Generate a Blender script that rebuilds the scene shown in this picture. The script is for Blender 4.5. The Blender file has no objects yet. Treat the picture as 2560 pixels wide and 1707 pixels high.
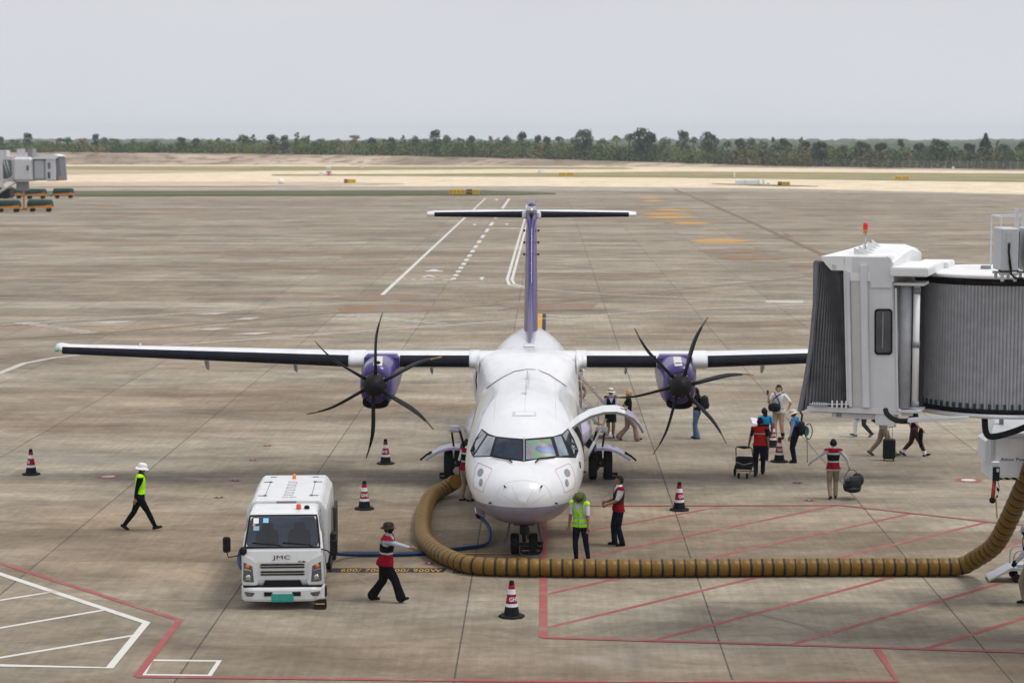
import bpy, bmesh, math, random
import numpy as np
from mathutils import Vector, Matrix, Euler
from mathutils.bvhtree import BVHTree
R = math.radians
random.seed(7)
sc = bpy.context.scene
COL = sc.collection

# ------------------------------------------------------------------ camera
F_PX, CX, CY, W_PX = 5294.0, 1280.0, 853.5, 2560.0
CAM = Vector((0, 0, 9.66))
PITCH = math.atan((CY - 344.0) / F_PX)
YAW = math.atan(88.0 * math.cos(PITCH) / F_PX)
FWD = Vector((-math.sin(YAW) * math.cos(PITCH), math.cos(YAW) * math.cos(PITCH), -math.sin(PITCH)))
RGT = Vector((math.cos(YAW), math.sin(YAW), 0))
UPV = RGT.cross(FWD)

def ray(px, py):
    return FWD + RGT * ((px - CX) / F_PX) - UPV * ((py - CY) / F_PX)
def gp(px, py, z=0.0):
    """point of the place at height z seen at photograph pixel (px, py)"""
    d = ray(px, py); t = (z - CAM.z) / d.z
    return CAM + d * t
def atY(px, py, Y):
    d = ray(px, py); return CAM + d * ((Y - CAM.y) / d.y)

cam_data = bpy.data.cameras.new('camera')
cam = bpy.data.objects.new('camera', cam_data); COL.objects.link(cam)
cam.location = CAM
cam.rotation_euler = Matrix((RGT, UPV, -FWD)).transposed().to_euler()
cam_data.sensor_width = 36.0
cam_data.lens = 36.0 * F_PX / W_PX
cam_data.clip_start = 0.5
cam_data.clip_end = 20000
cam_data.dof.use_dof = True
cam_data.dof.focus_distance = 47.0
cam_data.dof.aperture_fstop = 1.8
sc.camera = cam

# ------------------------------------------------------------------ materials
def nt_new(name):
    m = bpy.data.materials.new(name); m.use_nodes = True
    n = m.node_tree; n.nodes.clear()
    out = n.nodes.new('ShaderNodeOutputMaterial')
    b = n.nodes.new('ShaderNodeBsdfPrincipled')
    n.links.new(b.outputs[0], out.inputs[0])
    return m, n, b
def mth(n, op, a, b=None, clamp=False):
    q = n.nodes.new('ShaderNodeMath'); q.operation = op; q.use_clamp = clamp
    for i, v in enumerate((a, b)):
        if v is None: continue
        if isinstance(v, (int, float)): q.inputs[i].default_value = v
        else: n.links.new(v, q.inputs[i])
    return q.outputs[0]
def mixc(n, fac, a, b, typ='MIX'):
    q = n.nodes.new('ShaderNodeMix'); q.data_type = 'RGBA'; q.blend_type = typ
    for i, v in ((0, fac), (6, a), (7, b)):
        if isinstance(v, (int, float)): q.inputs[i].default_value = v
        elif isinstance(v, (tuple, list)): q.inputs[i].default_value = (*v[:3], 1)
        else: n.links.new(v, q.inputs[i])
    return q.outputs[2]
def noise(n, vec, scale, detail=3.0, rough=0.55, dist=0.0):
    q = n.nodes.new('ShaderNodeTexNoise')
    q.inputs['Scale'].default_value = scale; q.inputs['Detail'].default_value = detail
    q.inputs['Roughness'].default_value = rough; q.inputs['Distortion'].default_value = dist
    if vec is not None: n.links.new(vec, q.inputs['Vector'])
    return q.outputs[0]
def ramp(n, fac, lo, hi):
    q = n.nodes.new('ShaderNodeMapRange'); q.clamp = True
    q.inputs[1].default_value = lo; q.inputs[2].default_value = hi
    n.links.new(fac, q.inputs[0]); return q.outputs[0]
def vscale(n, vec, s):
    q = n.nodes.new('ShaderNodeVectorMath'); q.operation = 'MULTIPLY'
    n.links.new(vec, q.inputs[0]); q.inputs[1].default_value = s; return q.outputs[0]
def objco(n):
    return n.nodes.new('ShaderNodeTexCoord').outputs['Object']
def bump(n, b, h, strength, dist=0.01):
    q = n.nodes.new('ShaderNodeBump'); q.inputs['Strength'].default_value = strength
    q.inputs['Distance'].default_value = dist
    n.links.new(h, q.inputs['Height']); n.links.new(q.outputs[0], b.inputs['Normal'])

_mats = {}
def pm(name, col, rough=0.5, metal=0.0, var=0.12, scale=6.0, coat=0.0, bmp=0.0, spec=None, dirt=None):
    """plain paint / cloth / rubber with a little uneven wear in it"""
    if name in _mats: return _mats[name]
    if spec is None: spec = 0.5 if max(col) > .2 else 0.10
    m, n, b = nt_new(name)
    co = objco(n)
    f = noise(n, co, scale, 4)
    c = mixc(n, ramp(n, f, 0.3, 0.7), tuple(v * (1 - var) for v in col), tuple(min(1, v * (1 + var)) for v in col))
    if dirt:
        f2 = noise(n, vscale(n, co, (1.0, 1.0, 0.35)), scale * 0.6, 5, 0.65)
        c = mixc(n, mth(n, 'MULTIPLY', ramp(n, f2, 0.52, 0.78), dirt), c, (0.16, 0.14, 0.11))
    n.links.new(c, b.inputs['Base Color'])
    rr = mth(n, 'ADD', mth(n, 'MULTIPLY', mth(n, 'SUBTRACT', f, 0.5), 0.25), rough, True)
    n.links.new(rr, b.inputs['Roughness'])
    b.inputs['Metallic'].default_value = metal
    b.inputs['Specular IOR Level'].default_value = spec
    b.inputs['Coat Weight'].default_value = coat
    b.inputs['Coat Roughness'].default_value = 0.08
    if bmp: bump(n, b, noise(n, co, scale * 12, 3), bmp)
    _mats[name] = m
    return m

# ------------------------------------------------------------------ objects
def tag(o, label=None, cat=None, group=None, kind=None):
    if label: o['label'] = label
    if cat: o['category'] = cat
    if group: o['group'] = group
    if kind: o['kind'] = kind
    return o
def empty(name, loc, label, cat, rz=0.0, group=None, kind=None):
    o = bpy.data.objects.new(name, None); COL.objects.link(o)
    o.empty_display_size = 0.3
    o.location = loc; o.rotation_euler = (0, 0, rz)
    return tag(o, label, cat, group, kind)
def children(o):
    return [c for c in bpy.data.objects if c.parent is o]
def copy_tree(o, parent=None):
    c = o.copy(); COL.objects.link(c)
    if parent is not None: c.parent = parent
    for ch in list(o.children): copy_tree(ch, c)
    return c

def V(*a): return Vector(a)

class MB:
    """collects shapes and links them as one mesh object"""
    def __init__(s): s.v = []; s.f = []; s.m = []; s.sm = []; s.mi = 0; s.smooth = False; s.T = None
    def mat(s, i): s.mi = i; return s
    def add(s, vs, fs, smooth=None):
        o = len(s.v)
        if s.T is not None: vs = [s.T @ Vector(p) for p in vs]
        s.v += [tuple(p) for p in vs]
        for f in fs:
            s.f.append([i + o for i in f]); s.m.append(s.mi)
            s.sm.append(s.smooth if smooth is None else smooth)
        return s
    def box(s, c, size, rot=None, taper=1.0, bev=0.0):
        hx, hy, hz = size[0] / 2, size[1] / 2, size[2] / 2
        M = rot.to_matrix() if isinstance(rot, Euler) else (rot or Matrix.Identity(3))
        if bev:
            b = min(bev, hx * .9, hy * .9, hz * .9)
            pts = []
            for z, t in ((-hz, b), (-hz + b, 0), (hz - b, 0), (hz, b)):
                k = taper if z > 0 else 1.0
                x, y = (hx - t) * k, (hy - t) * k
                c2 = b if t == 0 else b * .6
                pts.append([V(x - c2, -y, z), V(x, -y + c2, z), V(x, y - c2, z), V(x - c2, y, z),
                            V(-x + c2, y, z), V(-x, y - c2, z), V(-x, -y + c2, z), V(-x + c2, -y, z)])
            return s.loft([[M @ p + Vector(c) for p in r] for r in pts], True, True)
        vs = []
        for z, k in ((-hz, 1), (hz, taper)):
            for x, y in ((-hx, -hy), (hx, -hy), (hx, hy), (-hx, hy)):
                vs.append(M @ V(x * k, y * k, z) + Vector(c))
        return s.add(vs, [(3, 2, 1, 0), (4, 5, 6, 7), (0, 1, 5, 4), (1, 2, 6, 5), (2, 3, 7, 6), (3, 0, 4, 7)], False)
    def loft(s, rings, closed=True, caps=True, smooth=None):
        n = len(rings[0]); vs = [p for r in rings for p in r]; fs = []
        for i in range(len(rings) - 1):
            for j in range(n if closed else n - 1):
                a, b = i * n + j, i * n + (j + 1) % n
                fs.append((a, b, b + n, a + n))
        s.add(vs, fs, smooth)
        if caps:
            o = len(s.v) - len(vs)
            s.f.append([o + j for j in range(n)][::-1]); s.m.append(s.mi); s.sm.append(False)
            s.f.append([o + (len(rings) - 1) * n + j for j in range(n)]); s.m.append(s.mi); s.sm.append(False)
        return s
    def tube(s, pts, r, n=8, caps=True, smooth=True):
        pts = [Vector(p) for p in pts]; k = len(pts)
        rs = r if isinstance(r, (list, tuple)) else [r] * k
        rings = []; prev = None
        for i in range(k):
            d = (pts[min(i + 1, k - 1)] - pts[max(i - 1, 0)])
            if d.length < 1e-9: d = V(0, 0, 1)
            d.normalize()
            if prev is None:
                a = d.cross(V(0, 0, 1))
                if a.length < 1e-3: a = d.cross(V(1, 0, 0))
            else:
                a = prev - d * prev.dot(d)
            a.normalize(); prev = a; b = d.cross(a)
            rings.append([pts[i] + (a * math.cos(t) + b * math.sin(t)) * rs[i] for t in (2 * math.pi * j / n for j in range(n))])
        return s.loft(rings, True, caps, smooth)
    def lathe(s, prof, c=(0, 0, 0), n=20, axis='Z', sx=1.0, sy=1.0, caps=True, smooth=True):
        rings = []
        for r, h in prof:
            ring = []
            for j in range(n):
                t = 2 * math.pi * j / n
                x, y = math.cos(t) * r * sx, math.sin(t) * r * sy
                p = V(x, y, h)
                if axis == 'X': p = V(h, x, y)
                if axis == 'Y': p = V(y, h, x)
                ring.append(p + Vector(c))
            rings.append(ring)
        return s.loft(rings, True, caps, smooth)
    def ell(s, c, r, n=12, k=8, M=None):
        rings = []
        for i in range(k + 1):
            a = -math.pi / 2 + math.pi * i / k
            cr = max(math.cos(a), 0.02)
            ring = []
            for j in range(n):
                t = 2 * math.pi * j / n
                p = V(r[0] * cr * math.cos(t), r[1] * cr * math.sin(t), r[2] * math.sin(a))
                if M is not None: p = M @ p
                ring.append(p + Vector(c))
            rings.append(ring)
        return s.loft(rings, True, True, True)
    def prism(s, poly, d, smooth=False):
        """poly: list of 3-D points, d: extrusion vector"""
        n = len(poly); d = Vector(d)
        vs = [Vector(p) for p in poly] + [Vector(p) + d for p in poly]
        fs = [list(range(n))[::-1], list(range(n, 2 * n))]
        fs += [(i, (i + 1) % n, (i + 1) % n + n, i + n) for i in range(n)]
        return s.add(vs, fs, smooth)
    def build(s, name, mats, parent=None, bevel=0.0, fix=True, autosmooth=True):
        me = bpy.data.meshes.new(name)
        me.from_pydata(s.v, [], s.f)
        mats = mats if isinstance(mats, (list, tuple)) else [mats]
        for m in mats: me.materials.append(m)
        me.polygons.foreach_set('material_index', s.m)
        me.polygons.foreach_set('use_smooth', s.sm)
        if fix or bevel:
            bm = bmesh.new(); bm.from_mesh(me)
            bmesh.ops.recalc_face_normals(bm, faces=bm.faces)
            if bevel:
                bmesh.ops.remove_doubles(bm, verts=bm.verts, dist=1e-4)
                ed = [e for e in bm.edges if len(e.link_faces) == 2 and e.calc_face_angle(0) > R(25)]
                bmesh.ops.bevel(bm, geom=ed, offset=bevel, segments=2, affect='EDGES', clamp_overlap=True)
            bm.to_mesh(me); bm.free()
        me.update()
        o = bpy.data.objects.new(name, me); COL.objects.link(o)
        if parent is not None: o.parent = parent
        return o

def text_mesh(txt, size, align='CENTER', extrude=0.0, bold=0.018):
    cu = bpy.data.curves.new('t', 'FONT'); cu.body = txt; cu.size = size; cu.align_x = align; cu.align_y = 'CENTER'
    cu.extrude = extrude; cu.resolution_u = 3; cu.offset = bold * size; cu.space_character = 1.06
    o = bpy.data.objects.new('t', cu); COL.objects.link(o)
    dg = bpy.context.evaluated_depsgraph_get()
    me = bpy.data.meshes.new_from_object(o.evaluated_get(dg))
    vs = [v.co.copy() for v in me.vertices]; fs = [list(p.vertices) for p in me.polygons]
    bpy.data.objects.remove(o); bpy.data.curves.remove(cu); bpy.data.meshes.remove(me)
    return vs, fs
# ------------------------------------------------------------------ light and sky
SUN_EL, SUN_AZ = R(63), R(97)      # azimuth from +Y towards +X
sun_d = bpy.data.lights.new('sun', 'SUN'); sun_d.energy = 2.0; sun_d.angle = R(15); sun_d.color = (1.0, 0.95, 0.88)
sun = bpy.data.objects.new('sun', sun_d); COL.objects.link(sun)
sv = V(math.sin(SUN_AZ) * math.cos(SUN_EL), math.cos(SUN_AZ) * math.cos(SUN_EL), math.sin(SUN_EL))
sun.rotation_euler = sv.to_track_quat('Z', 'Y').to_euler(); sun.location = (60, 20, 90)
w = bpy.data.worlds.new("World"); sc.world = w; w.use_nodes = True
n = w.node_tree; n.nodes.clear()
wo = n.nodes.new('ShaderNodeOutputWorld'); bg = n.nodes.new('ShaderNodeBackground')
n.links.new(bg.outputs[0], wo.inputs[0]); bg.inputs[1].default_value = 0.1
sky = n.nodes.new('ShaderNodeTexSky'); sky.sky_type = 'NISHITA'; sky.sun_disc = False
sky.sun_elevation = SUN_EL; sky.sun_rotation = SUN_AZ; sky.dust_density = 5.0; sky.air_density = 1.2
tc = n.nodes.new('ShaderNodeTexCoord'); sx = n.nodes.new('ShaderNodeSeparateXYZ'); n.links.new(tc.outputs['Generated'], sx.inputs[0])
cr = n.nodes.new('ShaderNodeValToRGB'); n.links.new(sx.outputs[2], cr.inputs[0])
els = cr.color_ramp.elements
els[0].position = 0.0; els[0].color = (0.69, 0.72, 0.755, 1)
els[1].position = 1.0; els[1].color = (0.96, 0.96, 0.98, 1)
for p, c in ((0.03, (0.675, 0.695, 0.73)), (0.075, (0.65, 0.66, 0.70)), (0.30, (0.70, 0.71, 0.75))):
    e = els.new(p); e.color = (*c, 1)
cloud = noise(n, vscale(n, tc.outputs['Generated'], (1.0, 1.0, 3.0)), 2.2, 4, 0.55)
over = mixc(n, 1.0, cr.outputs[0], mixc(n, ramp(n, cloud, 0.3, 0.75), (0.93, 0.93, 0.945), (1.05, 1.05, 1.045)), 'MULTIPLY')
ov10 = n.nodes.new('ShaderNodeVectorMath'); ov10.operation = 'SCALE'; ov10.inputs[3].default_value = 11.6
n.links.new(over, ov10.inputs[0])
n.links.new(mixc(n, 0.9, sky.outputs[0], ov10.outputs[0]), bg.inputs[0])
sc.view_settings.view_transform = 'Standard'; sc.view_settings.look = 'None'
sc.view_settings.exposure = 0.0; sc.view_settings.gamma = 1.0
sc.cycles.max_bounces = 8; sc.cycles.volume_bounces = 0; sc.cycles.transparent_max_bounces = 8
sc.cycles.caustics_reflective = False; sc.cycles.caustics_refractive = False

# ------------------------------------------------------------------ ground
def sheet_px(name, poly, mat, z=0.01, label=None, cat=None, kind='structure', group=None):
    b = MB(); b.add([gp(x, y, z) for x, y in poly], [list(range(len(poly)))])
    o = b.build(name, mat, fix=False)
    me = o.data
    if me.polygons[0].normal.z < 0: me.flip_normals()
    return tag(o, label, cat, group, kind)
JX0, JX, JY0, JY = 3.33, 4.98, 43.64, 4.02
def concrete(name, warm, cool, joints=True, contrast=1.0):
    m, n, b = nt_new(name)
    g = n.nodes.new('ShaderNodeNewGeometry').outputs['Position']
    s = n.nodes.new('ShaderNodeSeparateXYZ'); n.links.new(g, s.inputs[0])
    X, Y = s.outputs[0], s.outputs[1]
    big = noise(n, vscale(n, g, (0.30, 1.0, 1.0)), 0.11, 6, 0.62, 0.3)
    c = mixc(n, ramp(n, big, 0.38, 0.60), warm, cool)
    rub = noise(n, vscale(n, g, (0.5, 0.8, 1.0)), 0.75, 8, 0.72, 0.8)
    c = mixc(n, 1.0, c, mixc(n, ramp(n, rub, 0.34, 0.68), (0.74, 0.72, 0.695), (1.17, 1.17, 1.17)), 'MULTIPLY')
    band = noise(n, vscale(n, g, (0.20, 0.50, 1.0)), 0.8, 5, 0.65)
    c = mixc(n, 1.0, c, mixc(n, ramp(n, band, 0.3, 0.72), (0.60, .585, .57), (1.20, 1.19, 1.17)), 'MULTIPLY')
    bro = noise(n, vscale(n, g, (5.0, 0.22, 1.0)), 1.6, 3, 0.6)
    c = mixc(n, 1.0, c, mixc(n, ramp(n, bro, 0.3, 0.72), (0.88,) * 3, (1.07,) * 3), 'MULTIPLY')
    fine = noise(n, g, 3.5, 6, 0.7)
    c = mixc(n, 1.0, c, mixc(n, ramp(n, fine, 0.32, 0.7), (0.82,) * 3, (1.12,) * 3), 'MULTIPLY')
    spot = noise(n, vscale(n, g, (0.6, 1.0, 1.0)), 0.33, 7, 0.62, 0.6)
    c = mixc(n, mth(n, 'MULTIPLY', ramp(n, spot, 0.54, 0.74), 0.62 * contrast), c, (0.085, 0.072, 0.058))
    pale = noise(n, vscale(n, g, (0.35, 1.0, 1.0)), 0.21, 5, 0.6, 0.9)
    c = mixc(n, mth(n, 'MULTIPLY', ramp(n, pale, 0.60, 0.74), 0.38), c, (0.40, 0.385, 0.36))
    if joints:
        ux = mth(n, 'DIVIDE', mth(n, 'SUBTRACT', X, JX0), JX); uy = mth(n, 'DIVIDE', mth(n, 'SUBTRACT', Y, JY0), JY)
        cell = n.nodes.new('ShaderNodeCombineXYZ')
        n.links.new(mth(n, 'FLOOR', ux), cell.inputs[0]); n.links.new(mth(n, 'FLOOR', uy), cell.inputs[1])
        wn = n.nodes.new('ShaderNodeTexWhiteNoise'); wn.noise_dimensions = '2D'; n.links.new(cell.outputs[0], wn.inputs['Vector'])
        c = mixc(n, 1.0, c, mixc(n, wn.outputs['Value'], (0.87, 0.86, 0.85), (1.08, 1.08, 1.075)), 'MULTIPLY')
        row = n.nodes.new('ShaderNodeTexWhiteNoise'); row.noise_dimensions = '1D'; n.links.new(mth(n, 'FLOOR', uy), row.inputs['W'])
        c = mixc(n, 1.0, c, mixc(n, row.outputs['Value'], (0.84, .83, .82), (1.08,) * 3), 'MULTIPLY')
        dx = mth(n, 'MULTIPLY', mth(n, 'ABSOLUTE', mth(n, 'SUBTRACT', mth(n, 'FRACT', mth(n, 'ADD', ux, 0.5)), 0.5)), JX)
        dy = mth(n, 'MULTIPLY', mth(n, 'ABSOLUTE', mth(n, 'SUBTRACT', mth(n, 'FRACT', mth(n, 'ADD', uy, 0.5)), 0.5)), JY)
        wob = mth(n, 'MULTIPLY', mth(n, 'SUBTRACT', noise(n, g, 2.0, 2), 0.5), 0.02)
        jx = mth(n, 'LESS_THAN', mth(n, 'ADD', dx, wob), 0.017); jy = mth(n, 'LESS_THAN', mth(n, 'ADD', dy, wob), 0.016)
        c = mixc(n, mth(n, 'MULTIPLY', jx, 0.75), c, (0.035, 0.033, 0.03))
        c = mixc(n, mth(n, 'MULTIPLY', jy, 0.35), c, (0.045, 0.042, 0.038))
    n.links.new(c, b.inputs['Base Color'])
    b.inputs['Roughness'].default_value = 0.85; b.inputs['Specular IOR Level'].default_value = 0.25
    bump(n, b, fine, 0.15, 0.01)
    return m
M_CON = concrete('apron_concrete', (0.275, 0.222, 0.163), (0.352, 0.324, 0.264))
M_CON2 = concrete('taxiway_concrete', (0.39, 0.345, 0.29), (0.43, 0.40, 0.36), False)
M_SUNPALE = concrete('sun_painted_pale_concrete', (0.78, 0.65, 0.46), (0.84, 0.74, 0.57), False, 0.2)  # pale concrete, raised further so its colour carries patchy sunshine
def rough_earth(name, c1, c2, c3, sc1):
    m, n, b = nt_new(name)
    g = n.nodes.new('ShaderNodeNewGeometry').outputs['Position']
    f = noise(n, vscale(n, g, (0.25, 1, 1)), sc1, 6, 0.65, 0.5); f2 = noise(n, vscale(n, g, (0.4, 1, 1)), sc1 * 6, 4, 0.6)
    c = mixc(n, ramp(n, f, 0.40, 0.62), c1, c2)
    c = mixc(n, ramp(n, f2, 0.48, 0.68), c, c3)
    n.links.new(c, b.inputs['Base Color']); b.inputs['Roughness'].default_value = 0.95; b.inputs['Specular IOR Level'].default_value = 0.1
    return m
M_GRASS = rough_earth('dark_grass', (0.075, 0.085, 0.04), (0.13, 0.12, 0.07), (0.05, 0.085, 0.02), 0.05)
M_DRY = rough_earth('dry_grass', (0.21, 0.20, 0.09), (0.36, 0.28, 0.17), (0.11, 0.15, 0.04), 0.04)
M_DIRT = rough_earth('bare_earth', (0.42, 0.33, 0.24), (0.55, 0.45, 0.34), (0.30, 0.24, 0.17), 0.05)
M_BANK = rough_earth('bank_earth', (0.26, 0.205, 0.16), (0.56, 0.45, 0.36), (0.15, 0.13, 0.08), 0.07)
M_FIELD = rough_earth('field_earth', (0.10, 0.10, 0.05), (0.24, 0.20, 0.13), (0.07, 0.08, 0.035), 0.02)

b = MB(); b.add([(-1600, -40, 0), (1600, -40, 0), (1600, 4000, 0), (-1600, 4000, 0)], [(0, 1, 2, 3)])
tag(b.build('ground', M_CON, fix=False), 'grey brown concrete apron of jointed slabs', 'apron', kind='structure')

def band(name, pts_top, pts_bot, mat, z, label, cat):
    """strip of ground between two polylines of photograph pixels"""
    return sheet_px(name, pts_top + pts_bot[::-1], mat, z, label, cat)
L, RX = -500, 3100
def band2(name, top, bot, mat, z, label, cat):
    t = [(L, top[0][1])] + top + [(RX, top[-1][1])]; bo = [(L, bot[0][1])] + bot + [(RX, bot[-1][1])]
    return band(name, t, bo, mat, z, label, cat)
# far airfield, from the apron edge to the foot of the bank
band2('taxiway', [(0, 410), (1300, 415), (2000, 424), (2560, 430)], [(0, 477), (900, 476), (1400, 476), (1700, 478), (2000, 480), (2560, 489)], M_CON2, 0.02, 'grey taxiway beyond the apron', 'taxiway')
band2('runway', [(0, 408), (1300, 413), (2000, 421), (2560, 428)], [(0, 466), (900, 466), (1350, 466), (1700, 469), (2000, 473), (2560, 486)], M_SUNPALE, 0.05, 'pale runway concrete across the view, sunshine painted into its colour', 'runway')
band('grass_strip', [(-500, 415), (60, 416), (640, 416), (1280, 417), (1560, 419), (1582, 421)], [(-500, 426), (60, 427), (640, 428), (1280, 423), (1560, 423), (1582, 422)], M_DRY, 0.08, 'thin dry green strip nearest the bank', 'grass')
band('grass_verge', [(-500, 424), (150, 424), (640, 427.5)], [(-500, 436), (150, 437), (640, 428.5)], M_DIRT, 0.10, 'bare brown verge at the left of the runway', 'verge')
band('grass_island', [(680, 436), (1000, 435), (1400, 432), (1700, 429), (2560, 434), (3100, 437)], [(680, 439), (1000, 440), (1400, 442), (1700, 444), (2560, 455), (3100, 460)], M_DRY, 0.12, 'long dry grass island between the runway strips', 'grass')
band('dirt_verge', [(-500, 452), (150, 455), (640, 454), (860, 455), (1010, 459)], [(-500, 467), (150, 467), (640, 466), (860, 463), (1010, 460)], M_DIRT, 0.11, 'brown earth verge beside the yellow and black sign', 'verge')
band('grass_tongue', [(1780, 459), (1900, 461), (2045, 465)], [(1780, 460), (1900, 464.5), (2045, 466)], M_GRASS, 0.11, 'small green tongue of grass under the white cabinet', 'grass')
band('grass_median', [(-500, 476), (180, 478), (600, 477), (1200, 476.5), (1320, 479), (1390, 483)], [(-500, 490), (180, 491), (600, 489.5), (1200, 488.5), (1320, 487), (1390, 485)], M_GRASS, 0.06, 'dark green grass strip at the far edge of the apron', 'grass')

# embankment and the land behind it
base = [(-700, 412, 4.6), (0, 412, 4.4), (400, 413, 4.2), (800, 413, 3.6), (1200, 415, 2.7), (1500, 417, 1.9), (1800, 420, 0.9), (2000, 421, 0.35), (2560, 426, 0.05), (3200, 430, 0.02)]
bk = []; rows = []
for i in range(len(base) - 1):
    for k in range(8):
        t = k / 8; bk.append(tuple(base[i][j] * (1 - t) + base[i + 1][j] * t for j in range(3)))
bk.append(base[-1])
rnd = random.Random(3)
b = MB(); b.smooth = True
def bank_rows():
    out = []
    for x, y, h in bk:
        p = gp(x, y); d = (p - CAM); d.z = 0; d.normalize()
        rr = [V(p.x, p.y, -0.05)]
        for f, hh in ((3, .25), (6, .6), (9, .92), (13, 1.0), (60, 1.0), (400, 0.8)):
            q = p + d * (f + (rnd.uniform(-1, 1) if f < 20 else 0)); rr.append(V(q.x, q.y, h * hh + (rnd.uniform(-.12, .12) * min(1, h) if f < 20 else 0)))
        q = p + d * 3200; rr.append(V(q.x, q.y, 0.1))
        out.append(rr)
    return out
BR = bank_rows()
b.loft([r[:5] for r in BR], False, False, True)
tag(b.build('embankment', M_BANK, fix=False), 'low eroded earth bank along the far side of the runway', 'embankment', kind='structure')
b = MB(); b.loft([r[4:] for r in BR], False, False, True)
tag(b.build('terrain', M_FIELD, fix=False), 'dry scrubby land behind the bank', 'terrain', kind='structure')
def bank_at(px, back=20.0):
    """ground point on the land behind the bank under photograph column px"""
    xs = [q[0] for q in bk]; i = max(0, min(len(bk) - 2, int(np.searchsorted(xs, px)) - 1))
    t = (px - xs[i]) / (xs[i + 1] - xs[i]); y = bk[i][1] * (1 - t) + bk[i + 1][1] * t; h = bk[i][2] * (1 - t) + bk[i + 1][2] * t
    p = gp(px, y); d = p - CAM; d.z = 0; d.normalize(); q = p + d * back
    return V(q.x, q.y, h)

# ------------------------------------------------------------------ painted markings
def worn(name, col, keep=0.8, under=(0.25, 0.215, 0.175)):
    m, n, b = nt_new(name)
    g = n.nodes.new('ShaderNodeNewGeometry').outputs['Position']
    f = noise(n, g, 2.2, 6, 0.7); f2 = noise(n, vscale(n, g, (1, 0.3, 1)), 0.5, 4)
    q = mth(n, 'ADD', mth(n, 'MULTIPLY', f, 0.6), mth(n, 'MULTIPLY', f2, 0.4))
    c = mixc(n, ramp(n, q, keep - 0.30, keep - 0.10), col, under)
    n.links.new(c, b.inputs['Base Color']); b.inputs['Roughness'].default_value = 0.7; b.inputs['Specular IOR Level'].default_value = 0.15
    return m
M_RED = worn('red_line_paint', (0.285, 0.080, 0.078), 0.80)
M_WHITE = worn('white_line_paint', (0.56, 0.55, 0.52), 0.83)
M_FWHITE = worn('faint_white_paint', (0.46, 0.43, 0.39), 0.80)
M_ORANGE = worn('orange_line_paint', (0.46, 0.245, 0.055), 0.80)
M_RUST = worn('worn_orange_paint', (0.22, 0.125, 0.048), 0.72, (0.20, 0.185, 0.18))
M_BROWN = worn('brown_line_paint', (0.17, 0.125, 0.085), 0.92)
M_BLACK = worn('black_band_paint', (0.020, 0.021, 0.026), 0.95)
M_YEL = worn('yellow_letter_paint', (0.48, 0.26, 0.03), 0.88)
M_DSTAIN = worn('dark_stain', (0.185, 0.165, 0.135), 0.95)
ZN = [0.004]
def stripe(name, p0, p1, width, mat, label, cat='marking', z=None, group=None):
    if z is None: z = ZN[0]
    a, c = gp(*p0, z), gp(*p1, z); d = (c - a).normalized(); s = V(-d.y, d.x, 0) * width / 2
    b = MB(); b.add([a - s, c - s, c + s, a + s], [(0, 1, 2, 3)])
    o = b.build(name, mat, fix=False)
    if o.data.polygons[0].normal.z < 0: o.data.flip_normals()
    return tag(o, label, cat, group, 'structure')
def path_sheet(name, px, width, mat, label, z=0.008, dash=None, world=False):
    pts = px if world else [gp(x, y, z) for x, y in px]
    b = MB(); acc = 0
    n = len(pts); left = []; right = []
    for i in range(n):
        d = (pts[min(i + 1, n - 1)] - pts[max(i - 1, 0)]).normalized(); s = V(-d.y, d.x, 0) * width / 2
        left.append(pts[i] - s); right.append(pts[i] + s)
    for i in range(n - 1):
        if dash and i % 2: continue
        b.add([left[i], left[i + 1], right[i + 1], right[i]], [(0, 1, 2, 3)])
    o = b.build(name, mat, fix=False)
    for p in o.data.polygons:
        pass
    if o.data.polygons[0].normal.z < 0: o.data.flip_normals()
    return tag(o, label, 'marking', None, 'structure')
z1, z2, z3 = 0.004, 0.008, 0.012
stripe('red_line', (1359, 1268), (1358, 1592), .17, M_RED, 'wide red line running away under the aircraft nose', z=z2)
hat = 'thin red hatching lines of the stand'
for i, (p0, p1) in enumerate((((1368, 1345), (1795, 1267)), ((1368, 1411), (2085, 1264)), ((1368, 1484), (2273, 1284)), ((1367, 1568), (2470, 1304)),
               ((1627, 1602), (2640, 1333)), ((1972, 1612), (2640, 1416)), ((2317, 1620), (2640, 1519)))):
    stripe('red_line', p0, p1, .13, M_RED, 'thin slanting red hatching line on the stand', z=z1, group=hat)
path_sheet('red_line', [(1358, 1592), (1900, 1608), (2640, 1631)], .15, M_RED, 'long thin red line closing the near side of the hatching', z3)
path_sheet('red_line', [(1400, 1268), (1480, 1264), (2100, 1262), (2495, 1306), (2640, 1318)], .14, M_RED, 'thin red line bounding the far side of the hatching', z3)
path_sheet('red_line', [(-60, 1387), (0, 1406), (449, 1549), (342, 1690)], .15, M_RED, 'bent red line in the lower left corner', z2)
path_sheet('red_line', [(342, 1690), (1400, 1702), (2243, 1701), (2194, 1622)], .15, M_RED, 'red line along the bottom edge of the stand', z3)
path_sheet('white_line', [(-60, 1414), (0, 1433.6), (366, 1555.6), (274, 1668), (0, 1662), (-60, 1661)], .17, M_WHITE, 'bent white outline of the hatched corner box', z2)
for p0, p1 in (((-60, 1509), (128, 1479)), ((-60, 1579), (264, 1523)), ((-60, 1653), (335, 1587))):
    stripe('white_line', p0, p1, .12, M_WHITE, 'slanting white bar of the hatched corner box', z=z1, group='white bars of the corner box')
path_sheet('white_line', [(374, 1649), (548, 1651), (524, 1687), (358, 1685), (374, 1649)], .13, M_WHITE, 'small empty white rectangle beside the bent red line', z1)
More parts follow.
